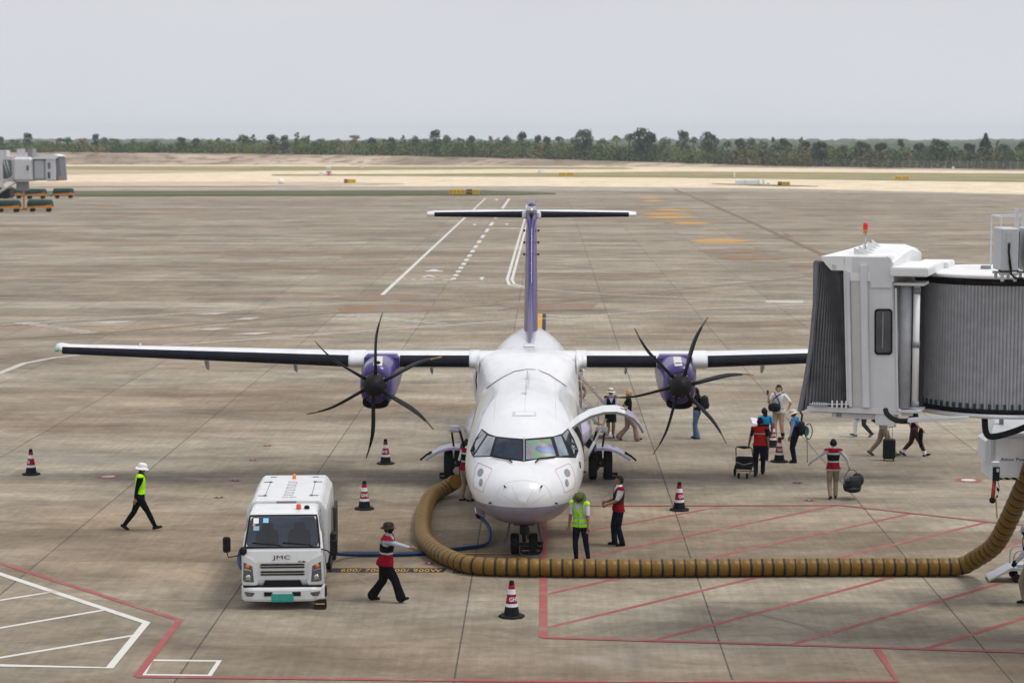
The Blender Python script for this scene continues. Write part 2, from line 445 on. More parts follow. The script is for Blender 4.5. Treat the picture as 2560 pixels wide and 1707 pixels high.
# stand numbers
def band_text(px0, px1, y0, txt, off, size, name='ground_marking'):
    a, c = gp(px0, y0), gp(px1, y0); h = .46
    b = MB(); b.add([(a.x, a.y - h / 2, z1), (c.x, c.y - h / 2, z1), (c.x + .05, c.y + h / 2, z1), (a.x + .03, a.y + h / 2, z1)], [(0, 1, 2, 3)])
    if txt:
        vs, fs = text_mesh(txt, size, 'LEFT', bold=.004); x0, x1 = min(v.x for v in vs), max(v.x for v in vs)
        t0, t1 = gp(off[0], y0).x, gp(off[1], y0).x; k = (t1 - t0) / (x1 - x0)
        b.mat(1); b.add([(t0 + (v.x - x0) * k, a.y - .02 + v.y * 0.85, z2) for v in vs], fs)
    o = b.build(name, [M_BLACK, M_YEL], fix=False)
    return o
tag(band_text(800, 1110, 1425, '600/ 700/ 800/ 900W', (853, 1104), .50), 'black band with yellow figures 600/ 700/ 800/ 900W', 'marking', kind='structure')
tag(band_text(1132, 1330, 1427, '72', (1137, 1160), .50), 'second black band half hidden under the yellow duct', 'marking', kind='structure')
stripe('stop_line', (1110, 1383), (1302, 1383), .16, M_BLACK, 'black edged stop line beside the nose wheels', z=z1)
stripe('stop_line', (1112, 1382.5), (1302, 1382.5), .09, M_YEL, 'yellow stop line beside the nose wheels', z=z2)
o = band_text(850, 1070, 1383, '500/ ATR 72', (985, 1062), .38); tag(o, 'black band of yellow lettering behind the blue hose', 'marking', kind='structure')
stripe('lead_line', (1351, 784), (1346, 880), .62, M_BLACK, 'dark edge of the yellow lead in line behind the tail', z=z1)
stripe('lead_line', (1348.5, 784), (1343, 880), .34, M_YEL, 'yellow lead in line behind the tail', z=z2)
o = stripe('lead_line', (1306, 1392), (1306, 1404), .22, M_YEL, 'yellow end of the lead in line at the nose wheel', z=z2)
def disc(px, py, r, mats, label, inner):
    c = gp(px, py); b = MB()
    for k, (rr, z) in enumerate(((r, z1), (r * inner, z2), (r * .22, z3))):
        if k == 2 and inner > .5 and len(mats) < 3: continue
        b.mat(min(k, len(mats) - 1)); b.add([(c.x + math.cos(t) * rr, c.y + math.sin(t) * rr, z) for t in (2 * math.pi * i / 40 for i in range(40))], [list(range(40))])
    return tag(b.build('round_marking', mats, fix=False), label, 'marking', kind='structure')
disc(271, 1191, .38, [M_RED, M_WHITE], 'red ring with white centre on the ground near the left cone', .5)
disc(2421, 1200, .38, [M_RED, M_WHITE], 'red ring with white centre on the ground below the power unit', .55)
for x, y, l in ((1073, 1408, 'small dark red disc beside the bend of the yellow duct'), (548, 1243.5, 'small dark red disc behind the white truck'), (588, 1201, 'small dark red disc farther behind the white truck'),
                (668, 1114, 'small dark red disc in front of the left propeller'), (632, 1150, 'small dark red disc between two others beyond the truck'), (1993, 1207, 'small dark red disc left of the man carrying the infant carrier'), (2023, 1251, 'small dark red disc at the heels of the man with the carrier')):
    disc(x, y, .165, [M_RED, M_BLACK, M_WHITE], l, .62)
# far lines
K = 2560 / 2352
def D(*p): return [(x * K, y * K) for x, y in p]
path_sheet('white_line', D((1116, 455), (878, 677)), .26, M_WHITE, 'long white line slanting away left of the tail', .01)
dsh = []
for i in range(31):
    t = i / 30; t = t ** 0.62
    dsh.append(((1170 - 133 * t) * K, (456 + 190 * t) * K))
path_sheet('dashed_line', dsh, .36, M_WHITE, 'white dashed line left of the tail', .01, dash=True)
path_sheet('white_line', D((1210, 470), (1209, 490), (1165, 642), (1170, 654), (1195, 660), (1235, 664), (1400, 676), (1640, 687), (1880, 694)), .20, M_WHITE, 'outer white line that turns a corner behind the tail', .01)
path_sheet('white_line', D((1217, 480), (1209, 520), (1176, 642), (1181, 652), (1200, 658), (1235, 663)), .20, M_WHITE, 'inner white line that turns a corner behind the tail', .014)
for p in ((((945, 641), (955, 641))), (((965, 641), (997, 642))), (((1018, 643), (1038, 643)))):
    path_sheet('white_line', D(*p), .5, M_WHITE, 'short white dash of the marking left of the tail', .01)
sheet_px('arrow_marking', D((968, 637), (985, 631), (1001, 637), (995, 637), (985, 633.5), (975, 637)), M_WHITE, .01, 'white chevron painted left of the tail', 'marking')
sheet_px('arrow_marking', D((976, 622), (988, 620.5), (992, 619), (1003, 619), (1006, 621), (1018, 622), (1017, 623.5), (977, 623.5)), M_WHITE, .01, 'white arrow painted left of the tail', 'marking')
sheet_px('arrow_marking', D((1100, 638), (1107, 636), (1115, 638), (1109, 640), (1108, 643), (1105, 643), (1104, 640)), M_WHITE, .01, 'small white pointer beside the dashed line', 'marking')
for x, y in ((1090, 516), (1164, 515), (1141, 459)):
    sheet_px('arrow_marking', D((x - 5, y), (x, y - 1.6), (x + 5, y), (x, y + 1.6)), M_WHITE, .01, 'small white spot mark in front of the tailplane', 'marking', group='spot marks')
path_sheet('white_line', [(0, 812), (400, 787), (800, 761), (1000, 752)], .30, M_FWHITE, 'faint white line at the left of the apron', .01)
path_sheet('white_line', [(408, 863), (800, 836), (1040, 818), (1640, 777), (2100, 757)], .28, M_FWHITE, 'faint white line passing behind the wing', .01)
path_sheet('white_line', [(1960, 757), (1962, 751)], 2.2, M_FWHITE, 'short white cross bar near the boarding bridge', .012)
path_sheet('white_line', [(-60, 955), (0, 932), (60, 908), (140, 893), (250, 882)], .32, M_FWHITE, 'curved pale line under the left wing tip', .01)
path_sheet('brown_line', [(-60, 853), (0, 850), (300, 829), (800, 785), (1088, 772), (1500, 745), (2035, 690)], .34, M_BROWN, 'thin brown line curving across the apron', .009)
path_sheet('brown_line', [(1250, 775), (1340, 762), (1440, 752)], .40, M_BROWN, 'short brown branch line behind the tail', .012)
path_sheet('brown_line', [(1684, 473), (1760, 503), (1900, 565), (2051, 634), (2200, 710)], .55, M_BROWN, 'long brown line running away on the right', .02)
path_sheet('brown_line', [(1940, 594), (1965, 593), (1975, 590), (1962, 583)], .5, M_BROWN, 'short curved brown branch on the right', .024)
path_sheet('dark_line', [(1560, 481.5), (1640, 481.5), (1720, 482), (1820, 484.5)], 1.3, M_BLACK, 'dark painted line at the far edge of the apron', .02)
OR = 'worn orange patches on the apron'
for q, mm in ((D((760, 686), (800, 679), (960, 675.5), (1036, 688), (850, 692)), M_RUST), (D((772, 706.5), (850, 701), (930, 700), (1064, 708), (960, 715), (785, 718)), M_RUST),
          (D((1146, 704), (1168, 695), (1374, 697), (1354, 711), (1250, 713)), M_RUST), ):
    sheet_px('orange_marking', q, mm, .011, 'large worn orange ground sign behind the wing', 'marking', group=OR)
def lens(x0, x1, y, h, mat, bias=.35):
    pts = []
    for i in range(9):
        t = i / 8; pts.append((x0 + (x1 - x0) * t, y - h / 2 * math.sin(math.pi * t ** (.8))))
    for i in range(7, 0, -1):
        t = i / 8; pts.append((x0 + (x1 - x0) * t, y + h / 2 * math.sin(math.pi * t ** (.8))))
    sheet_px('orange_marking', pts, mat, .02, 'orange stripe of the lane markings on the right', 'marking', group='orange lane stripes on the right')
for x0, x1, y, h in ((1590, 1668, 495, 3.5), (1602, 1676, 503, 3.5), (1630, 1735, 525, 4.5), (1597, 1740, 535, 5), (1603, 1755, 543.5, 6), (1672, 1790, 558, 6.5)):
    lens(x0, x1, y, h, M_ORANGE)
for x0, x1, y, h, mm in ((1722, 1890, 602, 10, M_ORANGE), (1740, 1950, 627, 12, M_RUST), (1790, 1990, 644, 12, M_RUST), (1970, 2090, 662, 9, M_RUST), (230, 320, 514, 5, M_RUST)):
    lens(x0, x1, y, h, mm)
for x0, x1, y in ((190, 345, 806), (475, 585, 784), (580, 650, 797), (470, 580, 823), (570, 690, 834)):
    lens_pts = [(x0, y + 1), ((x0 + x1) / 2, y - 2.5), (x1, y - 4), ((x0 + x1) / 2 + 10, y + 2)]
    sheet_px('white_marking', lens_pts, M_FWHITE, .012, 'faint white scuffed letter on the apron left of the wing', 'marking', group='scuffed white letters')
ck = [(55 + i * 9, 806 + i * 1.35) for i in range(20)]
path_sheet('dashed_line', ck, 1.0, M_FWHITE, 'row of small white blocks at the far left of the apron', .012, dash=True)
ck = [(875 + i * 12.2, 789 + i * 1.05) for i in range(21)]
path_sheet('dashed_line', ck, 1.0, M_FWHITE, 'row of small white blocks behind the left engine', .012, dash=True)
# tyre scuffs
for pts, wd in (([(1240, 1440), (1262, 1470)], .10), ([(1840, 1520), (2000, 1560), (2120, 1600)], .14), ([(880, 1435), (930, 1462)], .10)):
    path_sheet('tyre_mark', pts, wd, M_DSTAIN, 'faint dark tyre scuff on the concrete', .0035)
# ------------------------------------------------------------------ aircraft
NG = gp(1310, 1384)
AX, AY = NG.x, NG.y - 1.75
AC = empty('turboprop_aircraft', (AX, AY, 0), 'white twin propeller airliner with purple engines and purple tail fin', 'aircraft')
def ac_px(px, py, y):       # local point at local depth y seen at a pixel
    p = atY(px, py, AY + y); return V(p.x - AX, y, p.z)
mw, n, b = nt_new('aircraft_white')
co = objco(n); s = n.nodes.new('ShaderNodeSeparateXYZ'); n.links.new(co, s.inputs[0])
yb = mth(n, 'MINIMUM', s.outputs[1], 5.0)
lim = mth(n, 'SUBTRACT', 1.40, mth(n, 'MULTIPLY', yb, 0.055))
below = mth(n, 'LESS_THAN', s.outputs[2], lim)
f = noise(n, co, 1.3, 5, 0.6); fs = noise(n, vscale(n, co, (3.0, 0.25, 3.0)), 2.0, 4, 0.6)
wc = mixc(n, ramp(n, f, 0.3, 0.7), (0.60, 0.615, 0.645), (0.68, 0.69, 0.715))
wc = mixc(n, mth(n, 'MULTIPLY', ramp(n, fs, 0.55, 0.8), 0.35), wc, (0.52, 0.51, 0.49))
# skin panel joints
def seam(v, pitch, wd):
    d = mth(n, 'ABSOLUTE', mth(n, 'SUBTRACT', mth(n, 'FRACT', mth(n, 'ADD', mth(n, 'DIVIDE', v, pitch), 0.5)), 0.5))
    return mth(n, 'LESS_THAN', d, wd / pitch)
jn = mth(n, 'MULTIPLY', mth(n, 'GREATER_THAN', s.outputs[1], 3.2), mth(n, 'MAXIMUM', seam(s.outputs[1], 1.52, 0.011), seam(s.outputs[0], 0.74, 0.008)))
wc = mixc(n, mth(n, 'MULTIPLY', jn, 0.65), wc, (0.40, 0.40, 0.42))
pc = mixc(n, ramp(n, f, 0.3, 0.7), (0.235, 0.205, 0.275), (0.29, 0.26, 0.33))  # lavender belly paint, its colour darkened for shadow under the hull
n.links.new(mixc(n, below, wc, pc), b.inputs['Base Color'])
b.inputs['Roughness'].default_value = 0.34; b.inputs['Coat Weight'].default_value = 0.7; b.inputs['Coat Roughness'].default_value = 0.10; b.inputs['Specular IOR Level'].default_value = 0.4
M_AW = mw
M_WPAINT = pm('white_paint', (0.66, 0.67, 0.695), 0.32, 0, .05, 3, coat=.5, dirt=.25)
M_PURPLE = pm('purple_paint', (0.040, 0.020, 0.145), 0.35, 0, .25, 2.5, coat=.35, spec=.3)
M_LILAC = pm('lilac_paint', (0.40, 0.36, 0.56), 0.3, 0, .10, 3, coat=.5)
M_BOOT = pm('black_deicing_rubber', (0.009, 0.010, 0.017), 0.45, 0, .3, 4)
M_RUB = pm('tyre_rubber', (0.014, 0.014, 0.015), 0.8, 0, .3, 12)
M_DKMET = pm('dark_metal', (0.05, 0.05, 0.055), 0.45, .6, .2, 8)
M_MET = pm('bare_metal', (0.42, 0.43, 0.45), 0.3, .9, .15, 6)
M_LGREY = pm('light_grey_paint', (0.42, 0.44, 0.46), 0.45, 0, .08, 4, dirt=.3)
M_MGREY = pm('mid_grey_paint', (0.21, 0.22, 0.24), 0.5, 0, .1, 5)
M_BLACKP = pm('black_plastic', (0.012, 0.012, 0.013), 0.45, 0, .3, 9)
M_REDL = pm('thin_red_marking', (0.45, 0.16, 0.15), 0.5)
M_SEAM = pm('seam_grey', (0.46, 0.47, 0.50), 0.5)
M_DSEAM = pm('seam_dark', (0.12, 0.12, 0.13), 0.5)
def glassy(name, col, rough=0.04, coat=1.0, spec=.8):
    m, n, b = nt_new(name); co = objco(n)
    f = noise(n, co, 1.6, 3, .5, 1.2)
    n.links.new(mixc(n, ramp(n, f, .38, .62), tuple(v * .45 for v in col), col), b.inputs['Base Color'])
    b.inputs['Roughness'].default_value = rough; b.inputs['Specular IOR Level'].default_value = spec; b.inputs['Coat Weight'].default_value = coat
    b.inputs['Coat Roughness'].default_value = 0.02
    return m
M_GLASS = glassy('dark_tinted_glass', (0.035, 0.05, 0.075))
M_GLASSB = glassy('pale_cockpit_glass', (0.14, 0.19, 0.25))
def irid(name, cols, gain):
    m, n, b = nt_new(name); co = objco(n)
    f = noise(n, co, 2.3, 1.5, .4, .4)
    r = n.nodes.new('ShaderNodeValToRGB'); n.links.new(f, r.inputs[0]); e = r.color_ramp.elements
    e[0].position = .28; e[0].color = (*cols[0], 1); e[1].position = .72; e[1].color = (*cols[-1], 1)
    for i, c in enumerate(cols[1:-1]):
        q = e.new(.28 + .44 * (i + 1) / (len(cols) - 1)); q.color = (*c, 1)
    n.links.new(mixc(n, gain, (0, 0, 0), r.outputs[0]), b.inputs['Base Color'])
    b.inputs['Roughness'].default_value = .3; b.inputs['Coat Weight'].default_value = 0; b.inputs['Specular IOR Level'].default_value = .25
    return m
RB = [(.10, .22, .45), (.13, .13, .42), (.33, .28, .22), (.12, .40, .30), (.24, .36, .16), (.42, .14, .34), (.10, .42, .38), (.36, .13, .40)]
M_IRR = irid('painted_rainbow_sheen_glass', RB, .72)  # polarised rainbow sheen painted into the base colour of the pane
M_IRL = irid('painted_blue_sheen_glass', [(.008, .022, .07), (.008, .04, .06), (.014, .016, .05), (.02, .04, .06), (.03, .02, .06), (.008, .05, .06)], .7)  # darker blue sheen of the other pane, likewise put into the colour

# fuselage loft -------------------------------------------------------
ST = [ # y, half width, z of max width, top, bottom
 (0.00, .03, 1.52, 1.55, 1.49), (0.06, .27, 1.52, 1.74, 1.28), (0.2, .49, 1.52, 1.90, 1.10), (0.5, .77, 1.53, 2.07, .95), (0.9, .99, 1.56, 2.19, .85),
 (1.20, 1.11, 1.59, 2.26, .80), (1.32, 1.15, 1.60, 2.32, .79), (1.72, 1.245, 1.65, 2.685, .77), (1.88, 1.275, 1.67, 2.77, .765), (2.3, 1.34, 1.74, 2.925, .755), (3.2, 1.425, 1.86, 3.17, .745), (4.2, 1.4325, 1.95, 3.36, .74), (5.4, 1.4325, 2.0, 3.45, .735),
 (12, 1.4325, 2.0, 3.45, .735), (18, 1.4325, 2.0, 3.45, .75), (20, 1.40, 2.05, 3.45, .95), (22, 1.17, 2.3, 3.42, 1.5), (24, .78, 2.63, 3.33, 2.03), (25.6, .40, 2.85, 3.2, 2.5), (26.6, .10, 2.92, 3.02, 2.82)]
def st_at(y):
    ys = [s[0] for s in ST]; i = max(0, min(len(ST) - 2, int(np.searchsorted(ys, y, side='right')) - 1))
    a, c = ST[i], ST[i + 1]; t = min(1, max(0, (y - a[0]) / (c[0] - a[0])))
    def tan(k, j):
        k0, k1 = max(0, k - 1), min(len(ST) - 1, k + 1); return (ST[k1][j] - ST[k0][j]) / (ST[k1][0] - ST[k0][0])
    out = []
    h = c[0] - a[0]
    for j in range(1, 5):
        d = (c[j] - a[j]) / h
        m0, m1 = tan(i, j), tan(i + 1, j)
        lim = 2.2 * abs(d)
        m0 = max(-lim, min(lim, m0)); m1 = max(-lim, min(lim, m1))
        t2, t3 = t * t, t * t * t
        out.append((2 * t3 - 3 * t2 + 1) * a[j] + (t3 - 2 * t2 + t) * h * m0 + (-2 * t3 + 3 * t2) * c[j] + (t3 - t2) * h * m1)
    return out
def fsec(y, N=72):
    w_, zm, tp, bt = st_at(y); ring = []
    for j in range(N):
        t = 2 * math.pi * j / N; c_, s_ = math.cos(t), math.sin(t)
        p = 2.0 if s_ > 0 else 2.15
        e = 2 / p
        x = w_ * (1 if c_ >= 0 else -1) * abs(c_) ** e
        z = zm + ((tp - zm) if s_ > 0 else (zm - bt)) * (1 if s_ >= 0 else -1) * abs(s_) ** e
        ring.append(V(x, y, z))
    return ring
ys = sorted(set([round(3.4 * (i / 44) ** 1.7, 4) for i in range(45)] + [1.25, 1.3, 1.7, 1.76, 1.82] + [3.4 + 14.6 * i / 26 for i in range(27)] + [18 + 8.6 * i / 24 for i in range(25)]))
fb = MB(); fb.smooth = True
fb.loft([fsec(y) for y in ys], True, True)
fus = fb.build('fuselage', M_AW, AC)
FB = BVHTree.FromPolygons([Vector(v) + V(AX, AY, 0) for v in fb.v], fb.f)
CAMV = CAM.copy()
def hit(px, py):
    d = ray(px, py).normalized(); loc, nor, i, dist = FB.ray_cast(CAMV, d)
    if loc is None:
        loc, nor, i, dist = FB.find_nearest(CAMV + d * ((AY + 2.5) / d.y))
    if nor.dot(d) > 0: nor = -nor
    return loc, nor
def patch(name, poly, mat, off=.006, cuts=4, parent=fus, label=None, smooth=True):
    """a panel lying on the nose skin; poly is its outline as seen in the photograph"""
    bm = bmesh.new(); vs = [bm.verts.new((x, y, 0)) for x, y in poly]; bm.faces.new(vs)
    bmesh.ops.triangulate(bm, faces=bm.faces)
    for _ in range(cuts):
        ed = [e for e in bm.edges if e.calc_length() > 4.0]
        if not ed: break
        bmesh.ops.subdivide_edges(bm, edges=ed, cuts=1); bmesh.ops.triangulate(bm, faces=bm.faces)
    for v in bm.verts:
        l, nn = hit(v.co.x, v.co.y); v.co = l + nn * off - V(AX, AY, 0)
    b2 = MB(); b2.smooth = smooth
    bm.verts.index_update()
    b2.add([v.co.copy() for v in bm.verts], [[v.index for v in fc.verts] for fc in bm.faces]); bm.free()
    o = b2.build(name, mat, parent, fix=False)
    me = o.data; me.update()
    fl = [p for p in me.polygons if p.normal.y > 0.0 and p.normal.z < .8]
    if len(fl) > len(me.polygons) / 2: me.flip_normals()
    if label: o['label'] = label
    return o
def surf_line(pts, r, steps=6, off=.0):
    out = []
    for i in range(len(pts) - 1):
        for k in range(steps):
            t = k / steps; l, nn = hit(pts[i][0] * (1 - t) + pts[i + 1][0] * t, pts[i][1] * (1 - t) + pts[i + 1][1] * t)
            out.append(l + nn * off - V(AX, AY, 0))
    l, nn = hit(*pts[-1]); out.append(l + nn * off - V(AX, AY, 0))
    return out
C2 = lambda L_: [(1160 + x / 5.806, 1060 + y / 5.806) for x, y in L_]
C1 = lambda L_: [(1120 + x / 3.135, 840 + y / 3.135) for x, y in L_]
frame = patch('windshield_frame', C2([(262, 68), (360, 140), (470, 178), (660, 198), (870, 214), (1080, 198), (1290, 178), (1420, 140), (1508, 60), (1590, 200), (1662, 385), (1622, 488), (1350, 484), (1050, 512), (870, 545), (640, 516), (380, 472), (132, 478), (90, 385), (168, 210)]), M_BLACKP, .005, 5)
for q, mm, lb in (([(490, 208), (845, 238), (845, 518), (415, 462)], M_IRL, 'front pane with dark blue polarised sheen painted in'), ([(900, 238), (1255, 215), (1332, 466), (900, 518)], M_IRR, 'front pane with rainbow polarised sheen painted in'),
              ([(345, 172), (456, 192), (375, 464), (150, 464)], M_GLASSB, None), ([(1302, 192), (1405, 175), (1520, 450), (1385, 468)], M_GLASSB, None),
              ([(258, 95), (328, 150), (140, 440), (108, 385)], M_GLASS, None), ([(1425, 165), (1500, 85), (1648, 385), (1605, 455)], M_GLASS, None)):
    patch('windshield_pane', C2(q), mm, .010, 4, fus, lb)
b = MB(); b.tube(surf_line(C2([(870, 212), (870, 545)]), 0, 8, .012), .018, 6); b.build('windshield_post', M_MGREY, fus)
for sgn, q in ((1, [(640, 513), (700, 570)]), (1, [(1090, 508), (1035, 570)])):
    b = MB(); b.tube(surf_line(C2(q), 0, 4, .035), .018, 6)
    q2 = [(660, 520), (420, 470)] if q[0][0] < 800 else [(1080, 512), (1320, 482)]
    b.tube(surf_line(C2(q2), 0, 6, .035), .016, 6); b.build('wiper', M_BLACKP, fus)
for q in ([(225, 563), (405, 645), (408, 668), (305, 880), (278, 975), (255, 982), (140, 915), (135, 780), (165, 640), (200, 568), (225, 563)],
          [(1520, 570), (1335, 652), (1328, 675), (1430, 880), (1455, 982), (1478, 990), (1605, 925), (1612, 780), (1580, 650), (1540, 578), (1520, 570)]):
    b = MB(); b.tube(surf_line(C2(q), 0, 6, .001), .006, 5); pn = b.build('access_panel', M_REDL, fus)
    m = 1 if q[0][0] < 800 else -1; cx = 0 if m == 1 else 1737
    for ex, ey, rx, ry, tl in ((240, 700, 42, 58, .2), (245, 845, 25, 56, .1)):
        pts = []
        for i in range(16):
            t = 2 * math.pi * i / 16; pts.append((ex + rx * math.cos(t) - tl * ry * math.sin(t), ey + ry * math.sin(t)))
        pts = [(cx + m * x, y + (7 if m < 0 else 0)) for x, y in pts]
        patch('vent', C2(pts), M_MGREY, .007, 2, pn)
b = MB()
b.tube(surf_line(C2([(470, 1010), (500, 955), (560, 890), (640, 845), (740, 822), (865, 814), (990, 828), (1080, 850), (1180, 895), (1240, 975), (1268, 1060)]), 0, 5, .0), .005, 5)
for q in ([(690, 890), (800, 1120)], [(1030, 890), (915, 1120)], [(530, 1000), (800, 1180)], [(1190, 1000), (980, 1160)]):
    b.tube(surf_line(C2(q), 0, 8, 0), .005, 5)
b.build('radome_seam', M_SEAM, fus)
for q in ((600, 912), (1117, 912), (390, 1137), (1330, 1145), (1735, 690)):
    l, nn = hit(*C2([q])[0]); b = MB(); c = l - V(AX, AY, 0)
    b.tube([c, c + nn * .05, c + nn * .06 + V(0, -.09, 0)], [.022, .018, .008], 7); b.build('pitot_probe', M_BLACKP, fus)
patch('static_port', C2([(1665, 548), (1685, 540), (1700, 632), (1682, 638)]), M_BLACKP, .006, 2)
patch('roof_hatch', C1([(507, 592), (688, 592), (692, 628), (503, 628)]), M_SEAM, .004, 3)
patch('roof_hatch', C1([(525, 597), (676, 597), (680, 622), (521, 622)]), M_WPAINT, .008, 3)
for x, y in ((610, 450), (622, 335)):
    l, nn = hit(*C1([(x, y)])[0]); c = l - V(AX, AY, 0); b = MB()
    b.prism([c + V(-.012, -.2, -.03), c + V(-.012, .2, -.03), c + V(-.012, .17, .22), c + V(-.012, .02, .22)], V(.024, 0, 0)); b.build('antenna_blade', M_LGREY, fus)
# cabin windows
for side in (-1, 1):
    for i in range(17):
        y = 5.4 + i * .86
        if side > 0 and (y < 5.2 or y > 20): continue
        zc = 2.42; w_, zm, tp, bt = st_at(y)
        b = MB(); b.smooth = True; rr = []
        for k in range(16):
            t = 2 * math.pi * k / 16
            zz = zc + .20 * math.copysign(abs(math.sin(t)) ** .7, math.sin(t)); yy = y + .13 * math.copysign(abs(math.cos(t)) ** .7, math.cos(t))
            xx = w_ * math.sqrt(max(0, 1 - ((zz - zm) / (tp - zm)) ** 2)) + .006
            rr.append(V(side * xx, yy, zz))
        b.add(rr, [list(range(16)) if side > 0 else list(range(16))[::-1]]); b.build('cabin_window', M_GLASS, fus, fix=False)

# wing-to-body fairing ------------------------------------------------
YLE = 11.35
def fus_poly(y, N):
    out = []; w_, zm, tp, bt = st_at(y)
    for i in range(N):
        t = -0.05 * math.pi + 1.1 * math.pi * i / (N - 1)
        c_, s_ = math.cos(t), math.sin(t); out.append((w_ * c_, zm + (tp - zm) * s_ if s_ > 0 else zm + .9 * s_))
    return out
T_half = [(1.428, 1.90), (1.43, 2.2), (1.425, 2.5), (1.41, 2.8), (1.395, 3.0), (1.38, 3.2), (1.36, 3.38), (1.31, 3.53), (1.19, 3.645), (.9, 3.72), (.45, 3.75), (0, 3.755)]
def resample(pl, N):
    d = [0]
    for i in range(1, len(pl)): d.append(d[-1] + math.hypot(pl[i][0] - pl[i - 1][0], pl[i][1] - pl[i - 1][1]))
    o = []
    for k in range(N):
        s_ = d[-1] * k / (N - 1); i = max(1, min(len(pl) - 1, int(np.searchsorted(d, s_)))); t = (s_ - d[i - 1]) / max(1e-9, d[i] - d[i - 1])
        o.append((pl[i - 1][0] * (1 - t) + pl[i][0] * t, pl[i - 1][1] * (1 - t) + pl[i][1] * t))
    return o
NP = 61
ARC = C1([(268, 438), (340, 382), (430, 322), (520, 278), (620, 261), (700, 266), (790, 302), (880, 362), (983, 438)])
for q in ARC:
    l, nn = hit(*q); print('arc', [round(t, 2) for t in (l - V(AX, AY, 0))])
def fair_y0(u): return 9.6
Tp = resample(T_half + [(-x, z) for x, z in T_half[-2::-1]], NP)
fb2 = MB(); fb2.smooth = True; rings = []
for i in range(40):
    y = 6.9 + (18.0 - 6.9) * i / 39
    fp = resample(fus_poly(y, 121), NP); ring = []
    for k in range(NP):
        u = abs(k / (NP - 1) * 2 - 1)      # 1 at the sides, 0 on top
        y0 = fair_y0(u)
        t = ((y - y0) / (YLE - y0)) if y < YLE + .9 else (14.5 - y) / (14.5 - YLE - .9)
        t = max(-.01, min(1, t)); t = t * t * (3 - 2 * t) if t > 0 else -.015
        ring.append(V((fp[k][0] * (1 - t) + Tp[k][0] * t), y, fp[k][1] * (1 - t) + Tp[k][1] * t))
    rings.append(ring)
fb2.loft(rings, False, False)
fair = fb2.build('wing_fairing', M_WPAINT, AC)
b = MB(); b.tube([p - V(0, 0, 0) for p in surf_line(C1([(268, 438), (340, 382), (430, 322), (520, 278), (620, 261), (700, 266), (790, 302), (880, 362), (983, 438)]), 0, 5, .008)], .010, 5)
b.build('fairing_seam', M_DSEAM, fair)
# wing ------------------------------------------------------------------
AF = [(0, 0), (.006, .028), (.025, .056), (.06, .081), (.12, .103), (.22, .118), (.35, .118), (.5, .102), (.65, .078), (.8, .048), (.92, .022), (1, .003)]
AFL = [(1, -.003), (.9, -.012), (.75, -.030), (.55, -.048), (.35, -.060), (.2, -.062), (.1, -.054), (.05, -.043), (.02, -.030), (.006, -.016)]
def asec(x, yle, z, ch, tk=1.0, inc=.035, vert=False):
    pts = []
    for u, h in AF + AFL:
        if vert: pts.append(V(x + h * ch * tk, yle + u * ch, z))
        else: pts.append(V(x, yle + u * ch, z + h * ch * tk - inc * u * ch))
    return pts
SPAN = 13.28
def wing_par(ax):
    if ax < 4.95: return YLE, 3.44, 2.57
    t = (ax - 4.95) / (SPAN - 4.95); return YLE + .45 * t, 3.44 + .27 * t, 2.57 - 1.05 * t
b = MB(); b.smooth = True; rings = []
xs = [-SPAN - .02, -SPAN + .12, -SPAN + .35, -11, -8, -4.95, -2, 2, 4.95, 8, 11, SPAN - .35, SPAN - .12, SPAN + .02]
for x in xs:
    yl, z, ch = wing_par(min(SPAN, abs(x))); k = {0: .45, 1: .8, 2: 1}.get(min(xs.index(x), len(xs) - 1 - xs.index(x)), 1)
    rings.append(asec(x, yl + ch * (1 - k) * .35, z + (.05 if k < 1 else 0), ch * (.55 + .45 * k), .9 + .1 * k))
b.loft(rings, True, True); wing = b.build('wing', M_WPAINT, AC)
for sd in (-1, 1):      # filleted root sleeves
    b = MB(); b.smooth = True; rs = []
    for x, gr in ((1.63, .004), (1.625, .016), (1.55, .018), (1.49, .030), (1.445, .060), (1.415, .11), (1.395, .18), (1.375, .30), (1.34, .42)):
        full = asec(sd * x, YLE, 3.44, 2.57); ring = []
        for q, p in enumerate(full):
            cen = V(p.x, min(max(p.y, YLE + .18), YLE + 2.3), 3.44); d = (p - cen); d.normalize()
            kf = max(0, min(1, (.35 - d.z) / .6)); g2 = min(gr, .018) * (1 - kf) + gr * kf; ring.append(p + d * g2 + V(0, -gr * .25 if p.y < YLE + .3 else 0, 0))
        rs.append(ring)
    b.loft(rs, True, False); b.build('root_fillet', M_WPAINT, fair)
def boot(x0, x1, par, name, parent, thick=1.0, grow=.012, idx=None):
    b = MB(); b.smooth = True; rs = []
    N = 10
    for i in range(N + 1):
        x = x0 + (x1 - x0) * i / N; yl, z, ch = par(abs(x)); full = asec(x, yl, z, ch, thick)
        up = [full[j] for j in (19, 20, 21, 0, 1, 2, 3)]
        cen = V(x, yl + ch * .25, z)
        rs.append([p + (p - cen).normalized() * grow for p in up])
    b.loft(rs, False, False); return b.build(name, M_BOOT, parent)
